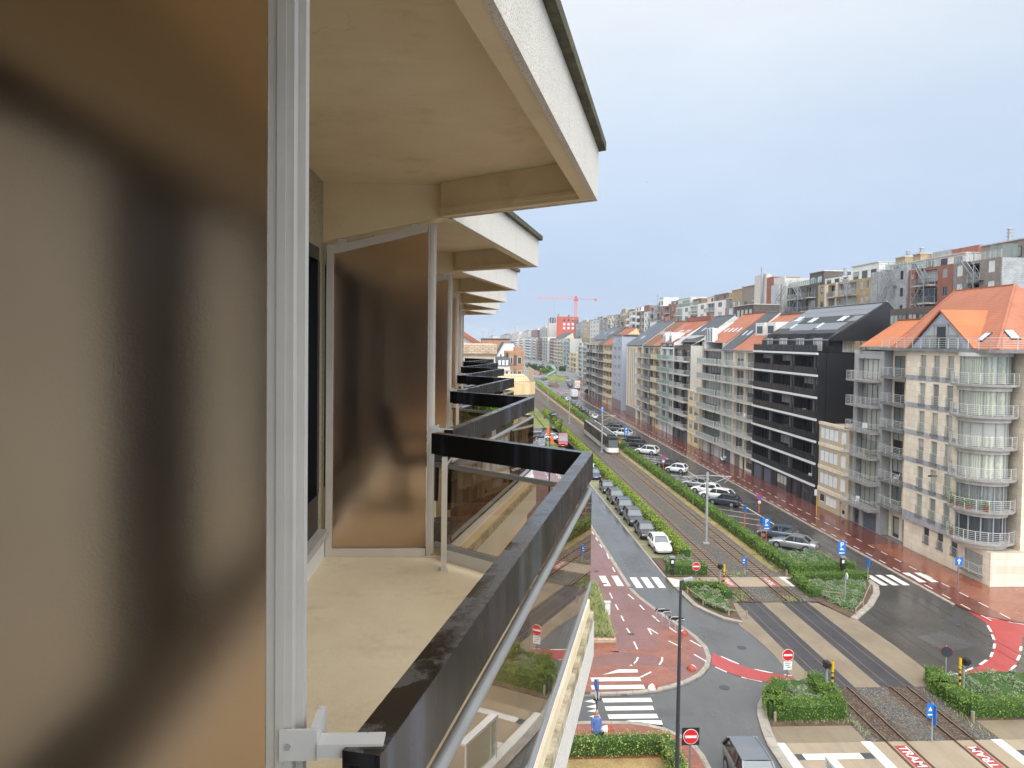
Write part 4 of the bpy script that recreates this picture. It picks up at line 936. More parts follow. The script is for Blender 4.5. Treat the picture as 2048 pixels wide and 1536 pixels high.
def pent(r, X, y0, y1, z0, z1, mat, wins=0, depth=6, name='penthouse', pm='pane', cap=True):
    m = M(); m.box(X, X + depth, y0, y1, z0, z1); p = m.build(name, MT[mat], r)
    if cap: c = M(); c.box(X - .2, X + depth + .1, y0 - .1, y1 + .1, z1 + .002, z1 + .18); c.build('roof_edge', MT['conc_l'], p)
    for i in range(wins):
        y = y0 + (y1 - y0)*(i + .5)/wins; put_win(r, X - .03, y, z0 + .5, min(1.8, (y1-y0)/wins*.6), min(1.5, z1 - z0 - .8), 2, 'frame_d', pm)
    return p
def vent(r, x, y, z, n=3, name='chimney'):
    m = M()
    for i in range(n): m.lathe([(.3, z + i*.55), (.3, z + i*.55 + .3), (.48, z + i*.55 + .36), (.48, z + i*.55 + .46), (.22, z + i*.55 + .55)], x, y, 8)
    m.build(name, MT['galv'], r)
zb = dict(zw=16.0, depth=13)
W = lambda a, b, **k: (a, b, 'w', k); Bc = lambda a, b, **k: (a, b, 'b', k)
r = bldg('seafront_block', 'taupe brick tower rear with white windows, white terrace rail and zigzag fire stair', XB, 98.4, 108.6, 2.2, 2.9, 11, 'brick_g',
     [W(99.2, 101.4, w=1.3, h=1.7, fm='frame_w', pm='shutter'), W(106.2, 108.0, w=1.3, h=1.8, fm='frame_w', pm='shutter'), (102.6, 105.4, 'l', {'in': 1.2, 'rail': 'v', 'nm': 2, 'pm': 'pane_dark'})], parapet=.3, **zb)
zt = 2.2 + 31.9; roofrail(r, XB, 98.6, 108.5, zt, 'v'); stairs(r, XB, 101.8, 105.6, zt - 8.7, 3, 2.9); pent(r, XB + 3.5, 97.6, 107.4, zt - .3, zt + 2.6, 'brick_g', 2); vent(r, XB + 5, 103.5, zt + 2.7, 4)
w = M(); w.box(XB - .05, XB + 13.1, 98.15, 98.38, 0, zt - .1); w.build('party_wall', MT['tilegrey'], r)
g = M(); g.box(XB + .3, XB + 2.6, 98.7, 101.2, zt - .3, zt + 1.9); go = g.build('winter_garden', MT['balu'], r)
r = bldg('seafront_block', 'red brick tower rear with white roof terrace and dark zigzag fire stair', XB, 108.7, 120.1, 2.3, 2.9, 11, 'brick_r',
     [W(109.6, 111.6, w=1.2, h=1.5, fm='frame_g'), (112.2, 118.4, 'b', {'d': 1.1, 'rail': 'vg', 'nm': 4, 'pm': 'pane', 'gap': 1.2}), W(118.6, 119.8, w=.9, h=1.3, fm='frame_g', pm='pane_dark')], parapet=.4, **zb)
zt = 2.3 + 31.9; stairs(r, XB, 113.4, 116.8, zt - 8.7, 3, 2.9, 'metal_grey'); roofrail(r, XB, 112, 119.9, zt, 'g'); pent(r, XB + 2.2, 108.9, 119.6, zt - .35, zt + 1.7, 'w_white', 3); pent(r, XB + 5, 110.2, 116.4, zt + 1.9, zt + 3.2, 'brick_r', 0, 7, cap=False); pent(r, XB + 5, 116.5, 121.5, zt + 1.9, zt + 3.3, 'tilegrey', 0, 7, cap=False); vent(r, XB + 6, 110, zt + 2, 2)
r = bldg('seafront_block', 'grey tiled windowless tower rear between red brick and yellow brick neighbours', XB - .3, 120.2, 131.3, 2.4, 2.95, 11, 'tilegrey',
     [W(121.0, 122.2, w=.9, h=1.5, fm='frame_d', pm='pane_dark')], **zb)
zt = 2.4 + 32.45; stairs(r, XB - .3, 123.0, 126.2, zt - 8.85, 3, 2.95); roofrail(r, XB - .3, 120.4, 127, zt, 'g'); pent(r, XB + 3, 121, 131, zt - .3, zt + 1.2, 'w_lgrey', 2); pent(r, XB + 3.2, 122, 124.2, zt + 1.3, zt + 2.5, 'brick_y', 0, 2); pent(r, XB + 3.2, 126.5, 129.5, zt + 1.3, zt + 2.5, 'brick_y', 0, 3); vent(r, XB + 4, 127, zt + 2.6, 2); vent(r, XB + 4, 123, zt + 2.6, 2)
r = bldg('seafront_block', 'yellow brick tower rear with cream balconies and white penthouse', XB, 131.4, 152.6, 2.2, 2.9, 11, 'brick_y',
     [W(132.2, 134.0, w=.9, h=1.6), W(134.0, 135.8, w=.9, h=1.6), (136.8, 144.2, 'b', {'d': 1.1, 'rail': 'v', 'nm': 4, 'pm': 'pane_cur', 'slab': 'cream'}), (144.6, 148.0, 'b', {'d': .5, 'rail': 'vg', 'nm': 2}), W(149.6, 152, w=1.4, h=1.5, fm='frame_d')], parapet=.35, **zb)
zt = 2.2 + 31.9; stairs(r, XB - 1.1, 135.4, 138.4, zt - 8.7, 3, 2.9); pent(r, XB + 1.5, 132, 141.5, zt - .3, zt + 2.8, 'w_white', 3); pent(r, XB + 1.2, 141.6, 152, zt - .3, zt + 1.3, 'w_white', 3, cap=False); vent(r, XB + 4, 149, zt + 1.4, 4)
c = M(); c.box(XB - .25, XB - .01, 144.2, 144.6, 0, zt); c.box(XB - .25, XB - .01, 148.2, 149.2, 0, zt - .3); c.build('pilaster', MT['w_cream'], r)
r = bldg('seafront_block', 'dark brown tower rear with stacked grey stair balconies and glass penthouse', XB + .2, 152.7, 168.2, 2.2, 2.95, 11, 'w_dark',
     [(154.0, 158.6, 'b', {'d': 1.2, 'rail': 'hg', 'nm': 3, 'pm': 'pane_dark', 'slab': 'conc_l'}), (160.4, 166.2, 'b', {'d': 1.2, 'rail': 'g', 'nm': 3, 'pm': 'pane_dark', 'slab': 'conc_l'})], **zb)
zt = 2.2 + 32.45; stairs(r, XB - 1.1, 156.4, 160.6, zt - 8.85, 3, 2.95, 'metal_grey'); stairs(r, XB - 1.1, 163.0, 168.0, zt - 11.8, 4, 2.95, 'metal_grey'); pent(r, XB + 1.5, 153.2, 159.8, zt - .3, zt + 2.6, 'w_dark', 2, pm='skylight'); roofrail(r, XB, 153, 168, zt, 'gg'); vent(r, XB + 5, 166, zt, 3)
r = bldg('seafront_block', 'tall pale grey slab with a steel flue beside an orange red wall', XB - .5, 168.4, 186.5, 2.2, 2.95, 11, 'w_lgrey', [W(184.4, 186, w=1.0, h=1.3, to=10)], top=37.4, **zb)
m = M(); m.box(XB - .7, XB + .5, 178.6, 186.3, 0, 39.0); m.build('wall', MT['w_lgrey'], r); m = M(); m.box(XB - .65, XB + 6, 174.6, 178.4, 0, 37.9); m.build('wall', MT['brick_r'], r); m = M(); m.box(XB - 1.2, XB - .7, 170.0, 174.4, 0, 35.6); m.build('duct', MT['metal_light'], r)
m = M(); m.tube([(XB - 1.2, 182.6, 26.0), (XB - 1.2, 180.6, 28.0), (XB - 1.2, 180.0, 38.0)], .32, 8); m.tube([(XB - 1.2, 180, 38), (XB - 1.2, 180, 40.6)], .42, 8); m.build('flue', MT['galv'], r, 40)
r = bldg('seafront_block', 'stepped yellow and taupe tower rear with glazed corner rooms', XB, 187.0, 210.0, 2.2, 2.95, 10, 'brick_g', [W(189, 193, w=2.4, h=1.5, nm=3), W(195, 198, w=1.2, h=1.4), W(203, 208, w=3.2, h=1.9, nm=3, pm='skylight')], **zb)
zt = 2.2 + 29.5; pent(r, XB + .5, 187.5, 198, zt - .3, zt + 5.2, 'brick_g', 2); pent(r, XB + .5, 198.2, 206, zt - .3, zt + 4.8, 'brick_y', 2, pm='skylight'); pent(r, XB + .2, 206.2, 209.8, zt - .3, zt + 2.6, 'balu', 0); vent(r, XB + 3, 204, zt + 5, 2, 'chimney'); vent(r, XB + 2, 189, zt + 5.3, 2)
# lower blocks between the two rows
r = bldg('rear_house', 'dark penthouse with four pale green curtained windows above the slate roofs', 63.0, 160.0, 173.0, 3, 3, 7, 'w_dark', [], depth=8, top=26.0)
for i in range(4): put_win(r, 62.95, 162 + i*2.5, 26.3, 1.9, 3.0, 1, 'frame_d', 'pane_green')
pent(r, 63.0, 160.4, 172.6, 25.7, 30.2, 'w_dark', 0)
r = bldg('rear_house', 'salmon brick low block behind the brown roofs, beside the dark penthouse', 66.0, 173.5, 198.0, 3, 3, 7, 'brick_y', [W(176, 180, w=2, h=1.4), W(186, 190, w=2, h=1.4)], depth=8, top=28.2)
r = bldg('rear_house', 'long white and orange brick parapet block behind the brown roofs', 68.0, 205.0, 228.0, 3, 3, 7, 'brick_r', [], depth=7, top=29.3)
m = M(); m.box(67.9, 67.99, 205.5, 227, 24, 27.6); m.build('render_panel', MT['w_lgrey'], r)
r = bldg('rear_house', 'small white box house behind the vivid orange roof', 64.5, 241.0, 262.0, 3, 3, 7, 'w_white', [W(250, 256, w=3, h=1.4)], depth=7, top=28.6)
r = bldg('rear_house', 'dark brown flat roofed box with a window band behind the black block roof', 52.9, 79.4, 89.5, 3, 3, 7, 'w_dark', [], depth=4.5, top=26.0)
for y in (81, 83.1, 85.2, 87.3, 89): put_win(r, 52.86, y - .4, 24.0, 1.7, 1.3, 2, 'frame_d', 'pane_cur')
# the rest of the seafront skyline
cols = ['brick_g','w_lgrey','brick_r','w_cream','tilegrey','brick_y','w_white','w_gb','brick_b','w_grey','w_green','brick_dr','w_pink']
names = {'brick_g':'taupe brick','w_lgrey':'pale grey','brick_r':'red brick','w_cream':'cream','tilegrey':'grey tiled','brick_y':'yellow brick','w_white':'white','w_gb':'grey brown','brick_b':'brown brick','w_grey':'mid grey','w_green':'grey green','brick_dr':'dark red brick','w_pink':'pink'}
sky = [(210.4, 236, 34.2, 'w_white', 'white seafront rear with yellowed top room, left of the stepped yellow tower'),
 (236.2, 262, 34.0, 'w_lgrey', 'pale seafront rear topped by a glass walled white penthouse with roof plants'),
 (262.2, 284, 35.4, 'brick_r', 'red brick seafront rear left of the glass walled white penthouse'),
 (284.2, 300, 36.2, 'tilegrey', 'grey tiled seafront rear with white roof boxes beside red brick'),
 (300.2, 320, 34.6, 'w_white', 'white seafront rear carrying a tall thin antenna mast'),
 (320.5, 338, 35.5, 'brick_b', 'brown brick distant seafront rear left of the antenna mast'),
 (338.5, 360, 36.4, 'w_lgrey', 'pale grey distant seafront rear with balcony strips, beyond the brown brick one'),
 (360.5, 385, 35.2, 'brick_y', 'distant yellow brick seafront rear with small flat top room'),
 (385.5, 408, 36.6, 'w_gb', 'distant grey brown seafront rear right of the bright red tower'),
 (408.5, 436, 35.0, 'w_cream', 'distant cream seafront rear touching the bright red tower')]
for i, (a, b, zt, mt, lab) in enumerate(sky):
    X = XB if a < 300 else XB + 2 + (a - 300)*.05
    n = 11; h = (zt - 2)/n; k = (b - a)/3; bays = []
    for j in range(3):
        q = a + k*j
        bays.append((q + .4, q + k - .4, 'b', {'d': 1.0, 'rail': ('h', 'g', 'cw', 'vg', 'cg')[(i+j) % 5], 'nm': 3, 'pm': 'pane'}) if (i + j) % 2 else (q + k*.2, q + k*.8, 'w', {'w': k*.4, 'h': 1.5, 'nm': 2}))
    r = bldg('seafront_block', lab, X, a, b, 2, h, n, mt, bays, zw=20.0, depth=12)
    pent(r, X + 1.5, a + 1, a + (b-a)*.55, zt - .35, zt + 1.4 + RND.random()*1.6, RND.choice(cols), 2); pent(r, X + 3.0, a + (b-a)*.6, b - .5, zt - .35, zt + .8 + RND.random()*1.5, RND.choice(cols), 1)
    if i in (0, 2, 3, 5, 6, 8): vent(r, X + 4, a + (b-a)*.3, zt + 1.6, 2)
    if i == 1:
        pent(r, X + .5, 246, 261, zt - .3, zt + 2.9, 'w_lgrey', 0); g = M(); g.box(X + .3, X + .48, 247, 255, zt, zt + 2.2); g.build('glass_wall', MT['balu'], r); roofrail(r, X, 236.4, 261.8, zt, 'gg')
        q = M()
        for _ in range(160): p = (X + .25 + RND.random()*.4, 255.5 + RND.random()*3.5, zt + .2 + RND.random()*1.0); q.quad(*[(p[0] + RND.uniform(-.2,.2), p[1] + RND.uniform(-.25,.25), p[2] + RND.uniform(-.25,.25)) for _ in range(4)])
        q.build('roof_plant', MT['leaf_dark'], r)
    if i == 4:
        m = M(); m.tube([(X + 3, 308, zt), (X + 3, 308, zt + 7.5)], .14, 5); m.bar((X + 3, 306.5, zt + 6.5), (X + 3, 309.5, zt + 6.5), .12, .12); m.build('antenna_mast', MT['metal_grey'], r)
# bright red tower, round topped tower, and still farther seafront
r = bldg('red_tower', 'bright red block with white windows standing under the big crane', 95.0, 786, 815, 3, 2.9, 9, 'brick_bright', [], top=45.6, depth=18)
p0, p1 = AY(1115, 633, 780), AY(1157, 633, 780)
m = M(); m.box(p0[0], p1[0], 780, 785.9, 0, p0[1]); m.build('wall', MT['brick_bright'], r)
for i in range(3):
    for j in range(3):
        px, py = 1128.5 + i*8.6, 638 + j*8; q = AY(px, py, 779.9); f, p = win_data(2.4, 2.5, 1, 'frame_w', 'skylight' if j else 'pane_dark', 0); fo = inst(f, 'window', r, (q[0] - 95, 779.88 - 800.5, q[1] - 2.5), pi/2); inst(p, 'pane', fo)
m = M(); q = AY(1152.5, 641, 779.9); m.box(q[0] - 2.2, q[0] + 2.6, 779.7, 779.97, 14, q[1] + 1); m.build('balcony_bay', MT['brick_dr'], r); chimney(r, p0[0] + 1.4, 783, p0[1], p0[1] + 2.4, 1.4, 1.4, 'brick_r', 1); chimney(r, p0[0] + 12.6, 783, p0[1], p0[1] + 1.8, 2, 2, 'brick_r', 2)
r = thing('round_tower', 'distant round topped tower with blue glass crown left of the red block', 'tower', (88, 835, 0)); ORGL[r] = (88, 835, 0)
q = AY(1105, 636, 835); x = q[0]; m = M(); m.box(x - 4.8, x + 5.0, 828, 842, 0, q[1] - 6.2); m.build('wall', MT['w_lgrey'], r)
m = M(); m.lathe([(4.5, q[1] - 6.2), (4.5, q[1] - .9), (3.3, q[1] + .4), (0, q[1] + .7)], x, 834, 18); m.build('crown', MT['pane_navy'], r)
m = M()
for a in range(0, 360, 36): m.box(x + 4.58*cos(radians(a)) - .3, x + 4.58*cos(radians(a)) + .3, 834 + 4.58*sin(radians(a)) - .3, 834 + 4.58*sin(radians(a)) + .3, q[1] - 6.2, q[1] - .7)
m.build('crown_rib', MT['w_lgrey'], r)
far = [(436.5, 480, 84, 35.6, 'brick_g', 'hazy taupe seafront block two steps right of the bright red block'), (480.5, 530, 86, 36.2, 'w_lgrey', 'hazy pale seafront block with flat roof rooms just right of the bright red block'), (530.5, 580, 88, 35.4, 'brick_y', 'hazy ochre seafront block half hidden by slate gables near the bright red block'), (580.5, 640, 91, 36.6, 'w_grey', 'hazy grey seafront block directly beside the bright red block'),
 (850, 900, 92, 38.6, 'w_lgrey', 'hazy pale seafront block just left behind the round topped tower'), (900.5, 980, 90, 37.6, 'w_grey', 'hazy grey stepped seafront block with dark roof left of the round topped tower'),
 (981, 1080, 87, 36.0, 'brick_dr', 'hazy dark red seafront block where the skyline starts to sink'), (1081, 1230, 83, 34.8, 'w_lgrey', 'hazy pale seafront block beyond the dark red one'), (1231, 1450, 77, 33.4, 'w_pink', 'hazy pinkish seafront block low on the skyline'),
 (1451, 1800, 68, 32.0, 'w_grey', 'hazy grey seafront block near the far end of the skyline'), (1801, 2300, 50, 31.0, 'w_lgrey', 'last hazy pale block on the seafront skyline')]
for i, (a, b, X, zt, mt, lab) in enumerate(far):
    k = (b - a)/4
    r = bldg('seafront_block', lab, X, a, b, 2, (zt - 2)/11, 11, mt, [(a + k*j + k*.2, a + k*j + k*.8, 'w', {'w': k*.5, 'h': 1.5, 'nm': 2, 'pm': 'pane_dark' if (i+j) % 2 else 'pane_cur'}) for j in range(4)], zw=19, depth=14)
    pent(r, X + 1, a + 4, a + (b-a)*.5, zt - .3, zt + 2.0, cols[(i*3+1) % 13], 2); pent(r, X + 2, a + (b-a)*.6, b - 3, zt - .3, zt + 1.2, cols[(i*5+2) % 13], 1)
# ------------------------------------------------------------------ front row beyond the bend
yr = lambda px, X: AX(px, 700, X)[0]
bend = [(65, 1174, 1156, 20.5, 'w_white', 'white block with dark loggias at the bend, left of the long grey brown one', 'h', 'pane_dark', None),
 (70, 1153, 1141, 13.5, 'w_yel', 'low yellow cream block in front of the blank grey gable at the bend', 'cb', 'pane', None),
 (74, 1140, 1127, 23.5, 'w_lgrey', 'pale grey block with white glass balconies and blank gable at the bend', 'gg', 'pane', None),
 (76, 1126.5, 1109, 23.2, 'w_cream', 'cream block with dark balconies under a slate gable roof beyond the bend', 'cb', 'pane_dark', dict(rx=8, rz=28.5, bz=24, mat='slate')),
 (76, 1108.5, 1096, 23.8, 'brick_r', 'red brown brick block beyond the bend, left of the cream one', 'h', 'pane_dark', None),
 (74, 1095.5, 1081, 25.0, 'w_white', 'bright white block beyond the bend with many dark windows', 'g', 'pane_dark', None),
 (72, 1080.5, 1071, 24.3, 'brick_dr', 'dark red brick block beyond the bend left of the bright white one', 'vg', 'pane_dark', None),
 (69, 1070.5, 1062, 24.5, 'w_gb', 'dark grey brown narrow block beyond the bend', 'cw', 'pane_dark', None),
 (65, 1061.5, 1047, 25.0, 'w_grey', 'grey block with bulging pale balconies far along the street', 'cw', 'pane', None),
 (62, 1046.5, 1035, 24.5, 'w_lgrey', 'whitish block at the far end of the visible street', 'cw', 'pane', None),
 (58, 1034.5, 1022, 23.5, 'w_pink', 'pinkish block at the vanishing end of the street', 'cw', 'pane', None)]
for X, pa, pb, zt, mt, lab, rl, pm, rf in bend:
    a, b = yr(pa, X), yr(pb, X); n = 7 if zt > 15 else 3; nb = 3 if b - a > 40 else 2; k = (b - a)/nb; h = (zt - 3)/n
    bays = [(a + k*j + .6, a + k*(j+1) - .6, 'b', {'d': 1.4, 'rail': rl, 'nm': 4, 'pm': pm, 'mg': k*.1}) for j in range(nb)]
    if rf: rf = dict(rf, eave=zt)
    bldg('apartment_building', lab, X, a, b, 3, h, n, mt, bays, [(a + k*j + 1.5, a + k*j + k*.7, 'win', {'sill': .3, 'pm': 'pane_dark', 'nm': 2}) for j in range(nb)], depth=9, roof=rf)
# ------------------------------------------------------------------ left of the tracks: buildings beyond the balconies
def simple(name, label, x0, x1, y0, y1, zt, mat, cat='building'):
    r = thing(name, label, cat, ((x0+x1)/2, y0, 0)); ORGL[r] = ((x0+x1)/2, y0, 0); m = M(); m.box(x0, x1, y0, y1, 0, zt); m.build('wall', MT[mat], r); return r
def fwin(r, x, y, z, w, h, nm=1, fm='frame_w', pm='pane'):        # window in a wall that faces the camera side (-y)
    f, p = win_data(w, h, nm, fm, pm); o = ORGL[r]; fo = inst(f, 'window', r, (x - o[0], y - .03 - o[1], z - o[2]), pi/2); inst(p, 'pane', fo)
r = simple('neighbour_house', 'flat roofed house with broad stone parapet and curtained window band past the last balcony rail', -6, 1.42, 45, 56, 20.1, 'w_cream')
m = M(); m.box(-6.2, 1.5, 44.7, 56.2, 20.62, 21.2); m.box(-6.1, 1.44, 44.8, 56, 20.55, 20.62); m.build('parapet', MT['stone_rough'], r)
for x, w in ((-2.2, 1.5), (-.35, 1.0), (.62, 1.3)): fwin(r, x, 44.97, 17.9, w, 2.25, 2, 'frame_g', 'pane_green')
m = M(); m.box(-6, 1.4, 45.02, 56, 20.1, 20.56); m.build('lintel', MT['w_cream'], r)
for z in (3.2, 6.1, 9.0, 11.9, 14.8, 17.6):
    for y in (47.2, 50.4, 53.6): put_win(r, 1.45, y, z, 1.9, 1.6, 2, 'frame_w', 'pane', 0, pi)
r = simple('tiled_roof_house', 'house with sloping orange roof and grey gable edge behind the stone parapet', -9, .8, 58, 72, 20.6, 'w_cream')
m = M(); m.add([(-9, 58, 24.8), (-1.5, 58, 22.3), (1.2, 58, 20.6), (-9, 58, 20.6)], [(0,1,2,3)]); m.build('gable_wall', MT['w_pink'], r)
m = M(); m.bar((-9, 57.8, 24.9), (-1.4, 57.8, 22.4), .5, .25, (0,0,1)); m.bar((-1.4, 57.8, 22.4), (1.3, 57.8, 20.7), .5, .25, (0,0,1)); m.quad((-9, 58, 25), (-1.4, 58, 22.45), (-1.4, 71, 22.45), (-9, 71, 25)); m.quad((-1.4, 58, 22.45), (1.4, 58, 20.7), (1.4, 71, 20.7), (-1.4, 71, 22.45)); m.build('roof', MT['tile_o'], r)
r = simple('brick_hall', 'long orange brick flat topped wall behind the white gambrel gable', 2.6, 10.0, 200, 235, 21.6, 'brick_o'); m = M(); m.box(2.4, 10.2, 199.8, 235.2, 21.602, 21.85); m.build('roof_edge', MT['black_metal'], r)
r = thing('gambrel_house', 'white house with broad gambrel gable left of the brown brick block', 'house', (7, 150, 0)); ORGL[r] = (7, 150, 0)
m = M(); pr = [(4.6, 0), (9.3, 0), (9.3, 18.6), (8.5, 20.9), (6.4, 20.9), (4.8, 18.0), (4.6, 17.2)]; m.add([(x, 150, z) for x, z in pr] + [(x, 164, z) for x, z in pr], [tuple(range(7)), tuple(range(13, 6, -1))]); m.build('gable_wall', MT['w_white'], r)
m = M()
for i in (2, 3, 4, 5):
    (xa, za), (xb, zb_) = pr[i], pr[(i+1) % 7]; m.quad((xa, 149.7, za + .12), (xb, 149.7, zb_ + .12), (xb, 164, zb_ + .12), (xa, 164, za + .12))
m.quad((9.3,150,0),(9.3,164,0),(9.3,164,18.6),(9.3,150,18.6)); m.quad((4.6,150,0),(4.6,164,0),(4.6,164,17.2),(4.6,150,17.2)); m.build('roof', MT['slate'], r)
r = thing('townhouse', 'white townhouse with dark mansard dormers before the gambrel gable', 'house', (5.4, 128, 0)); ORGL[r] = (5.4, 128, 0)
m = M(); m.box(4.3, 6.6, 128, 136, 0, 16.9); m.build('wall', MT['w_white'], r); m = M(); m.profX([(127.8, 16.9), (128.8, 18.4), (136, 18.4), (136, 16.9)], 4.2, 6.6); ro = m.build('roof', MT['slate'], r)
for x in (4.75, 5.4, 6.05):
    m = M(); m.box(x - .22, x + .22, 127.9, 129, 17.0, 17.9); m.build('dormer', MT['w_white'], ro); fwin(r, x, 127.98, 14.7, .45, 1.3, 1, 'frame_d', 'pane'); fwin(r, x, 127.98, 12.0, .45, 1.3, 1, 'frame_d', 'pane')
m = M(); m.box(4.9, 5.1, 129.5, 130, 18.4, 19.0); m.box(6.0, 6.3, 129.5, 130, 18.4, 19.2); m.build('chimney', MT['black_metal'], ro)
r = simple('brick_block', 'orange brown brick apartment block with dark corner balconies above the lattice terrace', 6.1, 9.15, 130, 142, 19.45, 'brick_o')
m = M(); m.box(7.6, 8.9, 132, 136, 19.45, 20.2); m.build('roof_room', MT['brick_o'], r)
for z in (17.2, 14.7, 12.2, 9.7):
    for x, w in ((6.55, .35), (6.95, .35), (8.4, .75)): fwin(r, x, 129.98, z, w, 1.25, 1, 'frame_w', 'pane')
    m = M(); m.box(7.35, 7.85, 129.96, 130.5, z - .3, z + 1.6); m.build('recess_shade_panel', MT['w_dark'], r)  # dark panel proud of the wall stands in for a shaded recess
r = thing('terrace_building', 'beige building with rounded corner terrace enclosed by a weathered lattice screen', 'building', (3.5, 72, 0)); ORGL[r] = (3.5, 72, 0)
m = M(); m.prism([(-4, 70), (4.6, 70), (5.6, 70.5), (6.2, 71.6), (6.3, 90), (-4, 90)], 16.2, 17.3); m.build('terrace_parapet', MT['w_yel'], r)
m = M(); m.prism([(-4, 71), (4.4, 71), (5.6, 72), (5.7, 89), (-4, 89)], 0, 16.198); m.build('wall', MT['w_cream'], r)
m = M(); pth = [(2.5, 70.2), (4.6, 70.15), (5.5, 70.6), (6.05, 71.7), (6.15, 80)]
for a, b in zip(pth[:-1], pth[1:]):
    l = sqrt((b[0]-a[0])**2 + (b[1]-a[1])**2)
    for z in (17.45, 18.0, 18.55): m.bar((*a, z), (*b, z), .05, .06)
    n = int(l/.22) + 1
    for i in range(n): q = (a[0] + (b[0]-a[0])*i/n, a[1] + (b[1]-a[1])*i/n); m.bar((*q, 17.3), (*q, 18.62), .11, .03, (1, .01, 0))
m.build('lattice_screen', MT['old_wood'], r)
for z in (3.0, 6.2, 9.4, 12.6):
    for y in (75, 79.5, 84): put_win(r, 5.72, y, z, 2.4, 1.7, 2, 'frame_g', 'pane', 0, pi)
# ------------------------------------------------------------------ tower cranes
def crane(label, Y, px, pj, pc, ybase, ytop, col, s=1.0):
    big = col == 'crane_pink'
    q = AY(px, ytop, Y); x = q[0]; zt = q[1]; j0 = AY(pj, ytop, Y)[0]; c0 = AY(pc, ytop, Y)[0]
    r = thing('tower_crane', label, 'crane', (x, Y, 0)); w = .9*s
    m = M(); z = 0.0
    while z < zt - .1:
        z2 = min(zt, z + 2.6*s)
        for i, j in ((-1,-1),(1,-1),(1,1),(-1,1)): m.bar((x + i*w, Y + j*w, z), (x + i*w, Y + j*w, z2), .3*s, .3*s, (1,.01,0))
        m.bar((x - w, Y - w, z), (x + w, Y - w, z2), .16*s, .16*s); m.bar((x + w, Y + w, z), (x - w, Y + w, z2), .16*s, .16*s); m.bar((x - w, Y - w, z), (x + w, Y - w, z), .16*s, .16*s)
        z = z2
    m.build('mast', MT[col], r)
    m = M(); n = max(6, int(abs(j0 - x)/(2.4*s))); hgt = 1.9*s
    for yy in (-w*.8, w*.8): m.bar((x, Y + yy, zt), (j0, Y + yy, zt), .24*s, .24*s)
    m.bar((x, Y, zt + hgt), (j0, Y, zt + hgt*.8), .24*s, .24*s)
    for i in range(n): a, b = x + (j0 - x)*i/n, x + (j0 - x)*(i + 1)/n; m.bar((a, Y - w*.8, zt), ((a+b)/2, Y, zt + hgt*.9), .13*s, .13*s); m.bar(((a+b)/2, Y, zt + hgt*.9), (b, Y - w*.8, zt), .13*s, .13*s)
    m.build('jib', MT[col], r)
    m = M()
    for yy in (-w*.7, w*.7): m.bar((x, Y + yy, zt), (c0, Y + yy, zt), .3*s, .35*s)
    m.box(c0 - 1.3*s, c0 + .6*s, Y - w, Y + w, zt - 1.4*s, zt + .5*s); m.build('counter_jib', MT['crane_red' if big else 'crane_grey'], r)
    m = M(); m.box(x - 1.7*s, x + 1.7*s, Y - 1.6*s, Y + 1.6*s, zt - 1.6*s, zt - .15*s); m.box(x - 1.0*s, x + 1.0*s, Y - 1*s, Y + 1*s, zt + .3*s, zt + hgt*1.25); m.build('cab', MT['crane_red' if big else 'crane_grey'], r)
    m = M(); hx = x + (j0 - x)*.55; m.tube([(hx, Y, zt), (hx, Y, zt - 14*s)], .06*s, 4); m.box(hx - .4*s, hx + .4*s, Y - .3, Y + .3, zt - 15*s, zt - 14*s); m.build('hook', MT['metal_grey'], r)
MT['crane_red'] = basic('crane_red_paint', (.50,.07,.06), .5); MT['crane_pink'] = basic('faded_red_crane_paint', (.62,.16,.15), .5); MT['crane_grey'] = basic('pale_crane_paint', (.36,.38,.42), .5)
crane('big red tower crane with its long jib above the bright red block', 800, 1152, 1073, 1192, 650, 598, 'crane_pink', 1.25)
crane('small distant crane with red ends on its pale jib, left of the skyline', 1100, 1029.5, 1047, 1013, 680, 655, 'crane_grey', 1.0)
crane('pale distant crane on the horizon, leftmost of the cranes', 1000, 965.5, 986, 953, 690, 662, 'crane_grey', 1.0)
crane('fainter second crane just right behind the leftmost one', 1500, 984.5, 993, 979, 690, 660, 'crane_grey', .9)
# ------------------------------------------------------------------ ground, roads, pavements (kind = structure)
def sheet(name, polys, z, mat):
    m = M()
    for p in polys: m.sheet(p, z)
    return m.build(name, MT[mat], None, None, 'structure')
def slab(name, polys, z, mat):
    m = M()
    for p in polys: m.prism(p, -.05, z)
    return m.build(name, MT[mat], None, None, 'structure')
def strip(line, w):                                      # polygons of a band to the left of a polyline
    out = []
    for i in range(len(line) - 1):
        pass
    n = len(line); nr = []
    for i in range(n):
        a, b = line[max(0, i-1)], line[min(n-1, i+1)]; dx, dy = b[0]-a[0], b[1]-a[1]; l = sqrt(dx*dx + dy*dy) or 1; nr.append((-dy/l, dx/l))
    ins = [(p[0] + q[0]*w, p[1] + q[1]*w) for p, q in zip(line, nr)]
    return [[line[i], line[i+1], ins[i+1], ins[i]] for i in range(n-1)], ins
def kerbline(name, line, w, z, mat='kerb'):
    ps, ins = strip(line, w); m = M()
    for p in ps: m.prism(p, -.05, z)
    return m.build(name, MT[mat], None, None, 'structure'), ins
sheet('ground', [[(-2500,-600),(2500,-600),(2500,4200),(-2500,4200)]], -.06, 'conc_d')
sheet('road', [[(-12,5),(22.5,5),(22.5,340),(-12,340)]], 0, 'asphalt_l')
sheet('side_road', [[(29.0,5),(41.5,5),(41.5,300),(29.0,300)],[(41.5,5),(75,5),(75,48),(41.5,58)],[(31.5,300),(41.5,300),(47,300),(54,345),(56,400),(50,440),(38,370),(36,340)]], .002, 'asphalt_d')
sheet('cross_street', [[(41.5,214.2),(72,214.2),(72,221.8),(41.5,221.8)]], .006, 'asphalt_d')
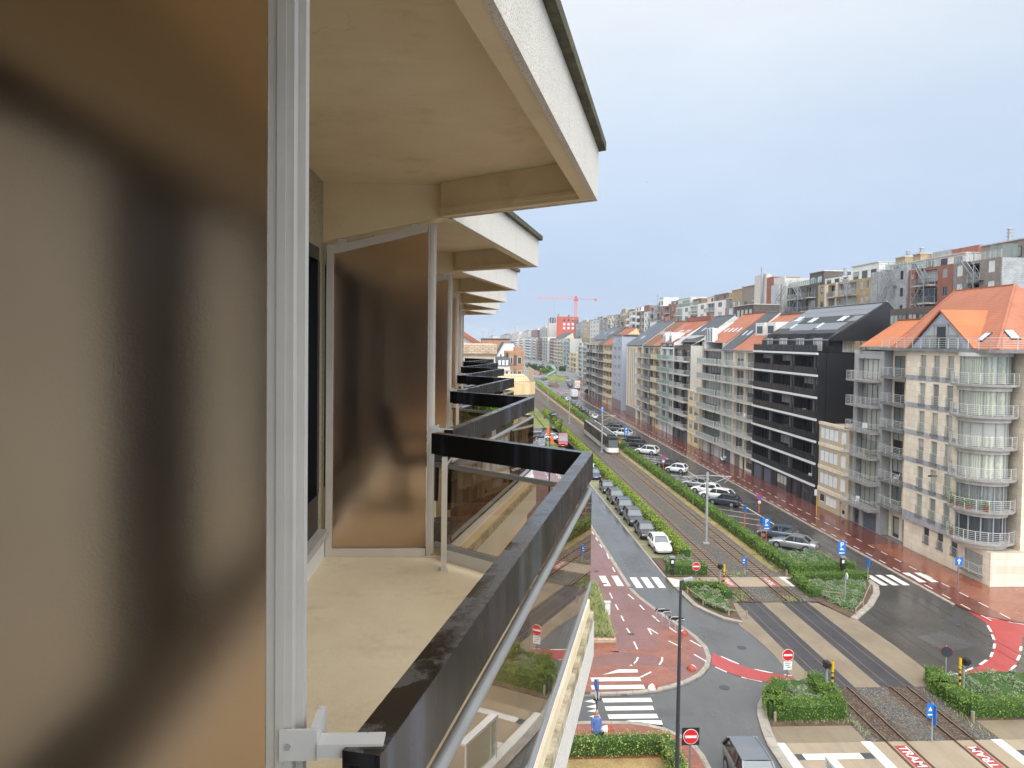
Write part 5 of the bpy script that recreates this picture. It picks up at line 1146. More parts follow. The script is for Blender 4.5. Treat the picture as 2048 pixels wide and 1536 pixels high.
# left pavement
lk = [(14.05,338),(14.05,110),(14.05,82),(14.05,62),(14.26,59.8),(14.74,57.8),(15.41,55.1),(16.1,53.2),(16.55,51.4),(16.72,49.6),(16.47,48),(15.83,46.5),(14.98,45.35),(13.77,44.4),(12.69,43.8),(11.6,43.36),(10.4,43.1),(9.2,42.98),(6.8,42.88),(-12,42.8)]
_, ins = kerbline('kerb', lk, -.32, .10)
slab('cycle_path', [ins + [(-12,338)]], .095, 'path_red')
sheet('pavement', [[(9.2,49.1),(12.6,48.2),(13.2,46.0),(14.6,47.2),(16.1,49.5),(15.6,52.6),(14.9,53.0),(13.7,51.5),(13.2,49.6),(11.6,49.3),(10.2,49.0)],[(7.2,43.4),(10.9,43.5),(12.4,44.3),(13.5,45.0),(12.9,46.6),(11.2,46.9),(7.2,46.6)],[(4.5,43.4),(7.2,43.4),(7.2,50.4),(4.5,50.4)],[(7.2,47.2),(10.3,48.9),(10.3,50.3),(7.2,50.3)]], .099, 'brick_pave')
bk = [(-12,39.95),(5.85,39.9),(7.14,39.94),(8.98,39.84),(10.05,39.55),(10.9,39.08),(11.57,38.4),(12.08,37.5),(12.25,36.4),(12.23,35.4),(12.2,25),(12.2,5)]
_, ins = kerbline('kerb', bk, -.3, .10)
slab('pavement', [ins + [(-12,5)]], .095, 'brick_pave')
# parking strip, tram reserve
slab('parking_strip', [[(17.92,70.5),(17.92,124),(20.4,124),(20.4,70.5)],[(11.0,140),(16.6,140),(20,150),(20,175),(11,175)]], .012, 'paver_g')
kerbline('kerb', [(17.72,64.8),(17.72,110),(17.72,180),(17.9,330)], -.2, .03, 'kerb')
sheet('grass', [[(14.2,176),(20.6,128),(21.6,128),(21.6,330),(14.2,330)],[(14.2,142),(20.6,126),(20.6,176),(14.2,176)]], .03, 'lawn')
sheet('track_bed', [[(20.4,64.5),(30.6,64.5),(30.6,360),(20.4,360)]], .05, 'ballast')
sheet('verge', [[(28.4,66),(29.6,66),(29.6,360),(28.4,360)]], .058, 'drygrass')
sheet('track_bed', [[(21.2,58.3),(29.4,58.3),(29.4,62.1),(21.2,62.1)],[(21.4,37.4),(29.0,37.4),(29.0,43.5),(21.4,43.5)]], .05, 'ballast')
m = M()
for c in (23.08, 26.9):
    for a, b in ((37.41,43.49),(58.31,62.05),(64.55,360)): m.sheet([(c-.95,a),(c+.95,a),(c+.95,b),(c-.95,b)], .056)
m.build('track_bed', MT['ballast_r'], None, None, 'structure')
sheet('level_crossing', [[(20.9,58.3),(28.15,58.3),(29.06,57.33),(30.2,54.5),(30.35,49.3),(30.2,44.6),(28.86,43.5),(21.9,43.5),(20.75,44.3),(21.0,48.5),(20.85,51),(20.5,53.4)]], .016, 'conc_road')
sheet('crossing_panel', [[(22.05,43.5),(24.15,43.5),(24.15,58.3),(22.05,58.3)],[(25.85,43.5),(28.0,43.5),(28.0,58.3),(25.85,58.3)]], .02, 'rubber_panel')
m = M()
for c in (23.08, 26.9):
    for s in (-.53, .53): m.sheet([(c+s-.045,43.5),(c+s+.045,43.5),(c+s+.045,58.3),(c+s-.045,58.3)], .034)
m.build('crossing_rail', MT['rail_flush'], None, None, 'structure')
sheet('foot_crossing', [[(17.8,62.0),(36.4,62.0),(36.4,64.6),(17.8,64.6)],[(16.2,22),(38,22),(38,37.4),(16.2,37.4)]], .062, 'conc_walk')
sheet('foot_crossing', [[(16.4,37.4),(21.5,37.4),(21.5,39.3),(16.9,39.3)],[(29.0,37.4),(40,37.4),(40,39.4),(29.0,39.4)]], .06, 'conc_road')
m = M()
for c in (23.08, 26.9):
    for s in (-.53, .53):
        for a, b in ((62.0,64.6),(30,37.4)): m.sheet([(c+s-.09,a),(c+s+.09,a),(c+s+.09,b),(c+s-.09,b)], .066)
m.build('crossing_groove', MT['rail_steel'], None, None, 'structure')
# planting beds with soil
isl = [(21.9,43.9),(20.9,44.55),(19.57,43.88),(18.46,43.18),(17.74,42.49),(17.07,41.48),(16.62,40.36),(16.2,38.7),(15.95,37.31),(15.9,36.0),(15.85,35.0),(15.8,22)]
_, ins = kerbline('kerb', isl, .55, .10)
slab('planting_bed', [[(21.5,44.2),(20.9,44.3),(19.8,43.5),(18.9,42.9),(18.2,42.2),(17.6,41.3),(17.2,40.2),(16.9,39.1),(21.7,39.1),(21.9,41.5),(21.9,43.5)]], .09, 'soil')
ne = [(30.2,54.4),(31.34,55.54),(33.08,57.25),(35.25,60.03),(36.15,61.71),(36.45,63.12),(36.4,64.3)]
_, ine = kerbline('kerb', ne, .5, .10)
slab('planting_bed', [ine + [(28.7,64.0),(28.7,60.5),(28.9,58.4)]], .09, 'soil')
nw = [(20.8,53.87),(19.66,54.74),(18.87,56.07),(18.2,57.62),(17.98,60.09),(17.9,62.0)]
_, inw = kerbline('kerb', nw, -.4, .10)
slab('planting_bed', [inw + [(22.0,61.9),(21.9,59.4),(21.1,55.2)]], .09, 'soil')
slab('planting_bed', [[(18.0,64.8),(22.0,64.8),(22.1,66.8),(20.5,70.4),(18.0,70.4)],[(29.0,64.8),(36.2,64.8),(36.6,66),(36.5,72.3),(30.8,72.3),(29.0,70)]], .09, 'soil')
slab('planting_bed', [[(28.5,39.4),(40,39.4),(40,45),(36.2,45.0),(34.5,45.2),(30.2,44.7),(28.9,43.4)]], .09, 'soil')
slab('planting_bed', [[(-2,30),(9.9,30),(10.3,36.2),(-2,36.2)]], .11, 'drygrass')
slab('planting_bed', [[(20.45,66.8),(22.2,66.8),(22.2,128),(20.45,128)],[(29.2,68),(31.3,68),(31.3,330),(29.2,330)]], .07, 'soil')
# right: kerb, red pavement, lot
rk = [(39.9,330),(39.9,147),(39.9,57.43),(40.31,56.52),(40.41,55.08),(40.08,53.72)]
_, irk = kerbline('kerb', rk[:3], .28, .10)
slab('cycle_path', [[(40.18,221.8),(40.18,57.4),(40.6,55.2),(42.3,53.6),(46,52.0),(75,50),(75,61.5),(46.0,61.5),(46.0,214.2),(60,214.2),(60,221.8)],[(40.18,222),(46,222),(46,292),(66,300),(66,430),(57,400),(54.5,345),(47.5,296),(40.18,292)]], .095, 'brick_pave_r')
sheet('pavement', [[(42.6,75),(42.6,61.5),(42.4,53.8),(46,52.3),(75,50.3),(75,61.3),(46.2,61.3),(45.9,75)]], .099, 'brick_pave')
sheet('cycle_lane', [[(40.25,56.0),(42.2,53.8),(44.5,52.4),(43.5,51.0),(40.9,51.0),(39.58,49.3),(38.03,47.58),(36.46,45.98),(35.07,45.14),(32.38,44.7),(30.9,45.0),(32.59,45.49),(34.04,46.24),(35.76,47.43),(36.77,48.47),(38.03,50.02),(39.19,51.93),(40.08,53.72)]], .012, 'red_paint')
sheet('cycle_lane', [[(16.83,48.8),(17.6,47.45),(18.39,46.47),(19.28,45.83),(20.24,45.41),(20.89,45.19),(20.75,44.32),(19.93,44.1),(18.87,44.37),(17.87,44.88),(16.96,45.69),(16.12,46.95)]], .02, 'red_paint')
sheet('plaza', [[(34,292),(47.5,296),(54,345),(50,332),(44,318),(40,315),(36,330),(33,310)]], .02, 'path_red')
sheet('road', [[(31.8,292),(35.5,292),(37,330),(38.5,420),(34,420),(33,330)]], .03, 'asphalt_l')
# ------------------------------------------------------------------ painted markings
mk = M()
def dash(a, b, w=.12, z=.103):
    dx, dy = b[0]-a[0], b[1]-a[1]; l = sqrt(dx*dx+dy*dy); nx, ny = -dy/l*w/2, dx/l*w/2
    mk.sheet([(a[0]+nx,a[1]+ny),(b[0]+nx,b[1]+ny),(b[0]-nx,b[1]-ny),(a[0]-nx,a[1]-ny)], z)
def rect(x0, x1, y0, y1, z=.103, sk=0): mk.sheet([(x0,y0),(x1,y0),(x1+sk,y1),(x0+sk,y1)], z)
for i in range(3): rect(14.5 + i*1.0, 15.12 + i*1.0, 62.0, 64.8, .006); rect(36.75 + i*1.0, 37.38 + i*1.0, 62.3, 65.15, .008)
for i in range(2): rect(11.7 + i*1.15, 12.3 + i*1.15, 62.2, 65.0); rect(40.55 + i*1.15, 41.2 + i*1.15, 62.8, 65.5)
for y, x0, x1 in ((42.4, 8.0, 10.96), (41.45, 7.98, 10.83), (40.53, 7.98, 10.84)): rect(x0, x1, y - .24, y + .24, .006)
mk.sheet([(8.9,39.92),(10.89,39.86),(10.85,39.4),(10.6,39.4)], .104); mk.sheet([(8.9,40.05),(10.3,40.0),(10.4,39.93),(8.9,39.95)], .006)
for y, x0, x1 in ((44.88, 7.7, 10.86), (43.85, 7.55, 10.86)): rect(x0, x1, y - .26, y + .26)
mk.sheet([(8.55,45.51),(9.72,46.25),(10.98,46.22),(10.91,45.78),(9.6,45.78)], .103); dash((10.9,45.1),(11.8,45.85))
for y in (42.34, 41.7, 41.2, 40.6): mk.sheet([(6.88,y-.02),(7.5,y+.24),(7.5,y-.24)], .006)
for p in ([(13.74,71.96),(13.6,70.07)],[(13.44,67.42),(13.4,66.1)],[(11.86,60.54),(11.84,59.19)],[(11.83,57.9),(11.81,56.66)],[(11.8,55.47),(11.78,54.34)],[(11.71,52.98),(11.75,51.93)],[(11.71,50.57),(11.67,49.27)],[(13.37,60.17),(13.59,58.99)],[(13.77,57.7),(13.9,56.62)],[(14.25,55.43),(14.48,54.14)],[(14.95,53.04),(15.23,52.11)],[(15.82,50.71),(16.3,49.6)],[(15.4,48.38),(15.88,47.27)],[(14.24,50.63),(14.85,49.54)],[(11.43,48.04),(11.21,47.5)],[(11.21,47.5),(10.79,46.87)],[(13.08,47.99),(12.95,47.5)],[(12.95,47.5),(12.58,46.83)],[(13.31,52.94),(13.29,51.77)],[(13.36,52.94),(13.79,51.89)]): dash(*p)
mk.sheet([(10.95,46.9),(10.5,46.65),(10.9,47.15)], .103)
y = 74.0
while y < 130: dash((11.9, y), (11.9, y + 1.3)); dash((13.6, y), (13.6, y + 1.3)); y += 2.5
y = 54.2
while y < 215: dash((42.45, y), (42.45, y + 1.15), .11); dash((40.62, y - .4), (40.62, y + .75), .11); y += 2.42
for p in ([(17.2,48.2),(18.0,47.0)],[(18.75,46.2),(19.75,45.65)],[(20.4,45.38),(20.85,45.22)],[(16.3,46.65),(16.8,45.85)],[(17.5,45.15),(18.6,44.5)],[(19.1,44.3),(20.4,44.2)],[(32.6,45.55),(33.6,46.05)],[(34.4,46.5),(35.4,47.2)],[(36.0,47.65),(36.7,48.4)],[(37.2,48.95),(37.9,49.8)],[(38.3,50.4),(38.9,51.4)],[(39.2,51.9),(39.8,53.1)],[(33.2,44.85),(34.6,45.1)],[(35.8,45.6),(36.8,46.35)],[(37.5,47.1),(38.3,47.9)],[(38.9,48.6),(39.5,49.3)],[(42.0,53.8),(43.8,52.6)],[(41.0,54.8),(41.6,54.3)],[(30.9,45.0),(32.0,45.25)]): dash(*p, .16, .018)
y = 72.0
while y < 86: y += 1                                       # parking lot: angled stall lines and the lane edge
for i in range(24):
    yy = 81.6 + i*3.4
    if yy < 165: dash((32.0, yy + 3.2), (35.98, yy), .12, .008)
dash((36.0, 81.5), (36.0, 165), .14, .0085); dash((33.3,72.4),(36.0,74.4),.12,.008)
y = 75.5
while y < 122: dash((17.95, y), (20.3, y), .08, .018); y += 5.55
# TRAM crossing: white edge bars, dark guide tiles
for a, b in ((16.4,16.95),(21.15,21.72),(28.45,29.05)): rect(a, b, 30.5, 37.45, .068)
rect(17.4, 20.5, 35.85, 36.38, .068); rect(16.98, 17.38, 33.2, 33.7, .068)
mk.sheet([(28.3,64.58),(29.0,64.58),(29.3,61.95),(28.4,61.95)], .068); mk.sheet([(17.9,61.95),(20.0,61.95),(19.8,63.2),(17.9,64.5)], .068)
mk.sheet([(36.0,64.4),(36.6,64.7),(36.9,64.2),(36.3,63.9)], .108)
for j in range(60): dash((14.9 + RND.random()*.5, 36.0 + RND.random()*2.2), (14.95 + RND.random()*.5, 36.05 + RND.random()*2.2), .02, .006) if j < 9 else None
mk.build('road_marking', MT['mark'], None, None, 'structure')
m = M()
for a, b in ((17.0,17.4),(20.5,21.1),(29.05,29.5)): m.sheet([(a,35.85),(b,35.85),(b,36.38),(a,36.38)], .0685)
m.build('guide_tile', MT['dark_tile'], None, None, 'structure')
m = M()
TR = [(22.72,23.44,34.95,36.98,-1), (26.54,27.26,34.85,36.85,1), (22.7,23.46,62.1,64.45,-1), (26.52,27.28,62.1,64.3,1)]
for x0, x1, y0, y1, d in TR: m.sheet([(x0,y0),(x1,y0),(x1,y1),(x0,y1)], .068)
m.build('tram_marking', MT['red_paint'], None, None, 'structure')
def letters(txt, size, mat, name, parent=None, loc=(0,0,0), rot=(0,0,0), ext=.002, kind=None, bold=True, sx=1.0):
    cu = bpy.data.curves.new(name, 'FONT'); cu.body = txt; cu.size = size; cu.align_x = 'CENTER'; cu.align_y = 'CENTER'; cu.extrude = ext
    if bold: cu.offset = size*.018
    t = bpy.data.objects.new(name, cu); COL.objects.link(t); dg = bpy.context.evaluated_depsgraph_get(); me = bpy.data.meshes.new_from_object(t.evaluated_get(dg)); bpy.data.objects.remove(t)
    me.name = name; me.materials.clear(); me.materials.append(MT[mat]); o = bpy.data.objects.new(name, me); COL.objects.link(o)
    o.location = loc; o.rotation_euler = rot; o.scale = (sx, 1, 1)
    if parent is not None: o.parent = parent
    if kind: o['kind'] = kind
    return o
for x0, x1, y0, y1, d in TR: letters('TRAM', .72, 'mark', 'tram_lettering', None, ((x0+x1)/2, (y0+y1)/2, .0705), (0, 0, d*pi/2), .0005, 'structure', True, 1.0)
# manholes and drains
m = M()
for x, y in ((11.7,66.3),(11.85,62.9),(11.8,51.9),(14.0,61.9),(7.2,39.75),(7.15,43.1),(41.6,61)): m.sheet([(x-.22,y-.16),(x+.22,y-.16),(x+.22,y+.16),(x-.22,y+.16)], .106)
m.build('drain_cover', MT['dark_tile'], None, None, 'structure')
m = M()
for x, y in ((36.7,52.6),(38.4,66.0),(15.9,43.8),(19.2,49.6)): m.disc((x, y, .007), 'z', .32, .006, 20)
m.build('manhole_cover', MT['dark_tile'], None, None, 'structure')
sheet('road_patch', [[(15.0,66.5),(16.9,66.5),(16.9,73),(15.0,73)],[(16.4,52.5),(18.0,50.6),(19.2,51.6),(17.5,53.6)],[(8.0,40.2),(13.0,40.6),(13.4,41.6),(8.0,41.2)],[(15.2,88),(16.4,88),(16.4,99),(15.2,99)],[(37.4,70),(39.2,70),(39.2,79),(37.4,79)],[(36.9,95),(38.3,95),(38.3,112),(36.9,112)],[(33.5,48.5),(36.4,49.6),(35.6,52.0),(32.9,51.2)]], .0035, 'asphalt_p')
# ------------------------------------------------------------------ tracks
for c, lab in ((23.08, 'left tram track with brown rails, beside the bright hedge'), (26.9, 'right tram track with brown rails, the one the tram runs on')):
    t = thing('tram_track', lab, 'tram track', (c, 37, 0), 'tram tracks')
    for s in (-.53, .53):
        m = M()
        for a, b in ((30,37.4),(37.4,43.5),(58.3,62.0),(62.0,64.6),(64.6,355)):
            zz = .075 if (a in (30, 62.0)) else .15
            m.box(c + s - .035, c + s + .035, a, b, .04, zz)
        m.box(c + s - .035, c + s + .035, 43.5, 58.3, .0, .03)
        ro = m.build('rail', MT['rail_steel'], t); h = M()
        for a, b in ((37.4,43.5),(58.3,62.0),(64.6,355)): h.box(c + s - .02, c + s + .02, a, b, .1505, .156)
        h.build('rail_head', MT['rail_top'], ro)
    me = M().box(-1.05, 1.05, -.11, .11, 0, .055).mesh('sleeper', MT['sleeper']); n = 0
    yy = 65.0; far_ = M()
    while yy < 300:
        if True:
            if n < 100: inst(me, 'sleeper', t, (0, yy - 37, .03)); n += 1
            else: far_.box(c - 1.05, c + 1.05, yy - .11, yy + .11, .03, .085)
        yy += .66 if n < 100 else 1.1
    far_.build('sleeper', MT['sleeper'], t, None, 'stuff')
# ------------------------------------------------------------------ planting
def leaf(m, p, s, up=.3):
    a = Vector((RND.gauss(0,1), RND.gauss(0,1), RND.gauss(0,1))).normalized(); b = a.cross(Vector((RND.gauss(0,1), RND.gauss(0,1), RND.gauss(0,1)+.01))).normalized()
    q_ = .5 + RND.random()**1.5*1.2; a *= s*q_; b *= s*q_*(.4 + RND.random()*.35); p = Vector(p)
    m.quad(p - a*.5, p + b*.5, p + a*.5, p - b*.5)
def hedge(label, path, w, h, mat, dens=90, s=.13, name='hedge', group=None, top=None, z=.05, twigs=0):
    cx = sum(p[0] for p in path)/len(path); r = thing(name, label, 'hedge', (path[0][0], path[0][1], 0), group)
    c = M(); f = M()
    for a, b in zip(path[:-1], path[1:]):
        l = sqrt((b[0]-a[0])**2 + (b[1]-a[1])**2); d = ((b[0]-a[0])/l, (b[1]-a[1])/l); nx, ny = -d[1], d[0]
        c.bar((a[0] - d[0]*w*.25, a[1] - d[1]*w*.25, z + h*.46), (b[0] + d[0]*w*.25, b[1] + d[1]*w*.25, z + h*.46), w*.74, h*.84)
        n = int(l*(w + 2*h)*dens)
        for _ in range(n):
            t = RND.random()*(l + w*.5) - w*.25; dist = sqrt((a[0] + d[0]*t)**2 + (a[1] + d[1]*t)**2); k = 1.0 if dist < 90 else min(2.6, dist/90)
            if k > 1 and RND.random() > 1/(k*k): continue
            u = RND.random()*(w + 2*h); wob = .06*sin(t*2.3 + a[0]) + .06*sin(t*5.1) + .05*sin(t*11.3 + a[1]) + RND.gauss(0, .06)
            if u < h: q, zz = -w/2 - wob*.7, u
            elif u < h + w: q, zz = -w/2 + (u - h), h + wob + .03
            else: q, zz = w/2 + wob*.7, u - h - w
            leaf(f, (a[0] + d[0]*t + nx*q, a[1] + d[1]*t + ny*q, z + max(.04, zz)), s*k)
    c.build('core', MT['hedge_core'], r); f.build('leaves', MT[mat], r)
    return r
def shrubs(label, poly, h, mat, n, s=.11, z=.09, name='ground_cover_shrub', group=None):
    xs = [p[0] for p in poly]; ys = [p[1] for p in poly]
    def inside(x, y):
        r = False; j = len(poly) - 1
        for i in range(len(poly)):
            if (poly[i][1] > y) != (poly[j][1] > y) and x < (poly[j][0]-poly[i][0])*(y-poly[i][1])/(poly[j][1]-poly[i][1]) + poly[i][0]: r = not r
            j = i
        return r
    f = M(); k = 0; it = 0
    while k < n and it < n*8:
        it += 1; x, y = RND.uniform(min(xs), max(xs)), RND.uniform(min(ys), max(ys))
        if not inside(x, y): continue
        hh = .78*h*(.62 + .26*sin(x*2.1 + y*1.3) + .2*sin(x*4.7 - y*3.1) + .16*sin(x*7.9 + y*6.1)); leaf(f, (x, y, z + max(.03, hh*(1 - RND.random()**2*.5))), s); k += 1
    cx, cy = sum(xs)/len(xs), sum(ys)/len(ys)
    r = thing(name, label, 'shrubs', (cx, cy, 0), group)
    p = M(); p.prism([(cx + (x-cx)*.9, cy + (y-cy)*.9) for x, y in poly], z, z + h*.38); p.build('core', MT['hedge_core'], r)
    f.build('leaves', MT[mat], r); return r
hedge('long bright yellow green hedge between the parked cars and the left tram track', [(21.25,70.2),(21.45,100),(21.45,215)], 1.15, 1.05, 'leaf_bright', 95, .12)
hedge('far bright hedge on the bend of the tram track beside the grey path', [(30.6,212),(31.2,300),(32.2,362)], 1.5, 1.2, 'leaf_bright', 60, .14)
hedge('long green hedge between the right tram track and the car park', [(29.9,138),(29.85,100),(29.9,70.3),(30.0,66.2)], 1.1, 1.02, 'leaf_mid', 100, .12)
hedge('green hedge beside the tram, carrying on behind the tram and car queue', [(30.2,143),(30.6,209)], 1.4, 1.15, 'leaf_mid', 70, .13)
hedge('green corner hedge around the bed with the dark parking meter on the right', [(29.9,65.7),(35.6,65.7),(35.9,66.8)], 1.1, .92, 'leaf_mid', 180, .09)
shrubs('grey green shrubs beside the silver sedan behind the corner hedge', [(30.6,66.4),(35.6,66.4),(35.9,71.6),(31.0,72.0)], .7, 'leaf_grey', 5200)
hedge('bright low hedge edging the bed nearest the right zebra crossing', [(36.0,63.7),(29.4,63.5),(29.1,61.2),(29.2,59.4)], .8, .72, 'leaf_mid', 200, .09)
shrubs('grey green shrubs in the kerbed bed by the right zebra crossing', [(29.8,63.0),(35.6,63.0),(34.4,60.6),(32.2,57.6),(30.5,55.6),(29.6,58.2)], .5, 'leaf_grey', 9500, .09)
hedge('low hedge beside the parking meter at the end of the left car row', [(18.4,65.7),(21.6,65.6)], 1.0, .95, 'leaf_mid', 120, .11)
shrubs('pale grey green shrubs in front of the white car at the end of the row', [(18.6,66.3),(21.8,66.3),(21.2,69.5),(18.9,70.2)], .75, 'leaf_grey', 3600)
hedge('hedge rim of the pointed bed below the small no entry sign', [(18.5,61.4),(21.5,61.3),(21.6,59.2)], .8, .7, 'leaf_mid', 120, .11)
shrubs('grey green shrubs in the pointed kerbed bed left of the tracks', [(18.8,60.9),(21.1,60.8),(21.0,55.9),(20.2,55.6),(19.2,57.0),(18.7,59)], .65, 'leaf_grey', 4500)
hedge('dense dark green hedge around the round island, nearest the camera', [(18.9,42.7),(17.95,41.4),(17.6,40.1),(21.2,40.1),(21.5,41.6),(21.5,43.4)], 1.05, .95, 'leaf_mid', 290, .08)
shrubs('grey green shrubs filling the round island hedge', [(18.4,41.2),(18.3,40.6),(21.0,40.6),(21.1,43.7),(20.2,44.0),(19.2,43.2)], .95, 'leaf_grey', 6500, .085)
hedge('green hedge round the shrub bed at the right edge, below the red cycle lane', [(29.6,44.2),(29.0,42.6),(29.2,40.1),(33.5,39.9),(40,39.9)], 1.05, .92, 'leaf_mid', 270, .08)
shrubs('grey green shrubs at the right edge behind the curved red cycle lane', [(29.9,44.3),(29.6,40.7),(40,40.6),(40,44.8),(36,44.6),(34,44.9)], .8, 'leaf_grey', 14000, .085)
hedge('trimmed front hedge with bare twiggy base below the blue coated person', [(-1.5,36.75),(10.4,36.75)], .8, .95, 'leaf_front', 170, .085)
hedge('side leg of the trimmed front hedge by the lamp post', [(10.35,36.3),(10.25,30.5)], .8, .95, 'leaf_front', 170, .085)
def grassbed():
    t = thing('ornamental_grass', 'bed of long pale green grass in a low brick planter beside the cycle path', 'grass bed', (10, 55, 0)); f = M()
    poly = [(7.2,62.6),(10.6,62.6),(10.9,59.5),(10.3,50.6),(7.2,50.6)]
    for _ in range(9000):
        y = RND.uniform(50.7, 62.5); xm = 10.3 + (y - 50.6)/9*.55 if y < 59.5 else 10.85; x = RND.uniform(7.3, xm); a = RND.random()*6.28; l = RND.uniform(.35, .8); q = Vector((x, y, .3)); tip = q + Vector((cos(a)*l*.7, sin(a)*l*.7, l*.65)); s = Vector((-sin(a), cos(a), 0))*.03
        f.quad(q - s, q + s, tip)
    p = M(); p.prism([(7.0,50.4),(10.4,50.4),(11.0,59.5),(10.75,62.8),(7.0,62.8)], .05, .34); p.build('planter', MT['stone_rough'], t); f.build('blades', MT['leaf_grass'], t)
grassbed()
# tussocks of dry grass and weeds along the tracks
m = M()
for _ in range(5200):
    if RND.random() < .72: x, y = RND.uniform(28.3, 29.4), 66 + RND.random()**1.6*120
    else: x, y = RND.choice([(21.6 + RND.random()*.5, RND.uniform(38,43)), (22.0 + RND.random(), 58.4 + RND.random()*1.2), (RND.gauss(23,.5), RND.gauss(60.2,.5)), (RND.gauss(26.9,.5), RND.gauss(58.8,.4)), (28.2 + RND.random()*.8, RND.uniform(37.6,43)), (RND.uniform(17,21.8), 39.2 + RND.random()*.35), (RND.gauss(24.8,.5), RND.gauss(65.4,.4))])
    a = RND.random()*6.28; l = RND.uniform(.1, .3); q = Vector((x, y, .06)); s = Vector((-sin(a), cos(a), 0))*.02; m.quad(q - s, q + s, q + Vector((cos(a)*l*.6, sin(a)*l*.6, l*.7)))
tag(m.build('weeds', MT['leaf_grass'], None, None, 'stuff'), 'weeds and dry grass tufts growing along the tram ballast', 'weeds')
def tree(label, x, y, h, cr, n, mat='leaf_dark', s=.3, group=None, z=0):
    r = thing('sapling' if h < 5 else 'tree', label, 'tree', (x, y, z), group); t = M(); t.tube([(x, y, z), (x + .05, y, z + h*.5), (x, y, z + h*.95)], [.09 + h*.01, .06 + h*.006, .02], 7)
    for i in range(7): a = i*2.4; zz = z + h*(.35 + .08*i); t.tube([(x, y, zz), (x + cos(a)*cr*.7, y + sin(a)*cr*.7, zz + cr*.5)], [.04, .012], 5)
    t.build('trunk', MT['twig'], r, 40); f = M()
    bl_ = [(x + RND.gauss(0, cr*.45), y + RND.gauss(0, cr*.45), z + h*RND.uniform(.4, 1.0), cr*RND.uniform(.3, .6)) for _ in range(14)]
    for _ in range(n): b = RND.choice(bl_); d = Vector((RND.gauss(0,1), RND.gauss(0,1), RND.gauss(0,1))).normalized()*b[3]*RND.random()**.4; leaf(f, (b[0]+d.x, b[1]+d.y, max(z + .3, b[2]+d.z)), s)
    f.build('crown', MT[mat], r); return r
tree('young staked tree on the grass left of the tracks, the nearer one', 19.9, 161.6, 4.2, .9, 500, 'leaf_mid', .22)
tree('young tree on the grass just behind the nearer staked one', 18.9, 171, 4.6, 1.2, 700, 'leaf_dark', .25)
for i, (x, y, h, c, lab) in enumerate([(39.5, 480, 6, 4.2, 'dark tree clump by the lattice terrace edge, leftmost of the plaza trees'), (44, 470, 5.2, 3.6, 'dark green tree in the middle of the plaza clump'), (46.5, 452, 3.6, 2.6, 'light green tree right above the statue tail'), (52, 470, 4.4, 3, 'dark tree behind the statue wing'), (60, 480, 4, 2.6, 'small tree at the right end of the plaza clump')]):
    tree(lab, x, y, h, c, 900, 'leaf_mid' if i == 2 else 'leaf_dark', .9)
for x, y, sx, sy, h, mt, lab in ((46.5, 400, 7, 16, 2.2, 'lawn', 'statue_mound'), (38.5, 345, 2.6, 14, 1.5, 'soil', 'plaza_mound'), (40, 455, 3.5, 10, 2.5, 'brick_pave', 'plaza_mound')):
    m = M(); b = [(cos(a), sin(a)) for a in [2*pi*i/20 for i in range(20)]]
    pr = [(1.0, 0), (.85, .45), (.55, .85), (.2, 1.0), (0, 1.02)]
    for i in range(len(pr) - 1):
        for j in range(20):
            (r0, z0), (r1, z1) = pr[i], pr[i+1]; c0, c1 = b[j], b[(j+1) % 20]
            m.quad((x + c0[0]*sx*r0, y + c0[1]*sy*r0, z0*h), (x + c1[0]*sx*r0, y + c1[1]*sy*r0, z0*h), (x + c1[0]*sx*r1, y + c1[1]*sy*r1, z1*h), (x + c0[0]*sx*r1, y + c0[1]*sy*r1, z1*h))
    m.build('mound', MT[mt], None, 60, 'structure')
# ------------------------------------------------------------------ street furniture
def pole(m, x, y, h, r=.035, z=0.05): m.tube([(x, y, z), (x, y, z + h)], r, 8)
def noentry(label, x, y, zc, plate=False, board=False, r=.36, tilt=0.0):
    t = thing('no_entry_sign', label, 'sign', (x, y, 0), None); m = M(); pole(m, x, y, zc + r - .05, .04); m.build('pole', MT['post_grey'], t)
    yy = y - .06
    if board: m = M(); m.box(x - .43, x + .43, yy - .01, yy + .012, zc - .43, zc + .43); m.build('backing_board', MT['black_plastic'], t); yy -= .02
    m = M(); m.disc((x, yy, zc), 'y', r + .015, .014, 28); m.build('rim', MT['white_sign'], t); m = M(); m.disc((x, yy - .008, zc), 'y', r - .01, .014, 28); d = m.build('disc', MT['red_sign'], t); m = M(); m.box(x - r*.78, x + r*.78, yy - .02, yy - .0165, zc - r*.17, zc + r*.17); m.build('white_bar', MT['white_sign'], d)
    if plate:
        m = M(); m.box(x - .27, x + .27, yy - .008, yy + .006, zc - r - .58, zc - r - .06); p = m.build('text_plate', MT['white_sign'], t); m = M()
        for i, (a, b) in enumerate(((-.2,.18),(-.16,.12),(-.05,.2))): m.box(x + a, x + b, yy - .012, yy - .009, zc - r - .17 - i*.13, zc - r - .13 - i*.13)
        m.build('text_line', MT['text_dark'], p)
    return t
noentry('no entry sign with white text plate beside the dark island hedge', 20.0, 44.05, 1.93, plate=True)
noentry('no entry sign on a black square board near the bottom, beside the lamp post', 10.78, 34.2, 2.36, board=True)
noentry('small orange red no entry sign beyond the street lamp arm, near the white car', 19.75, 62.0, 1.9)
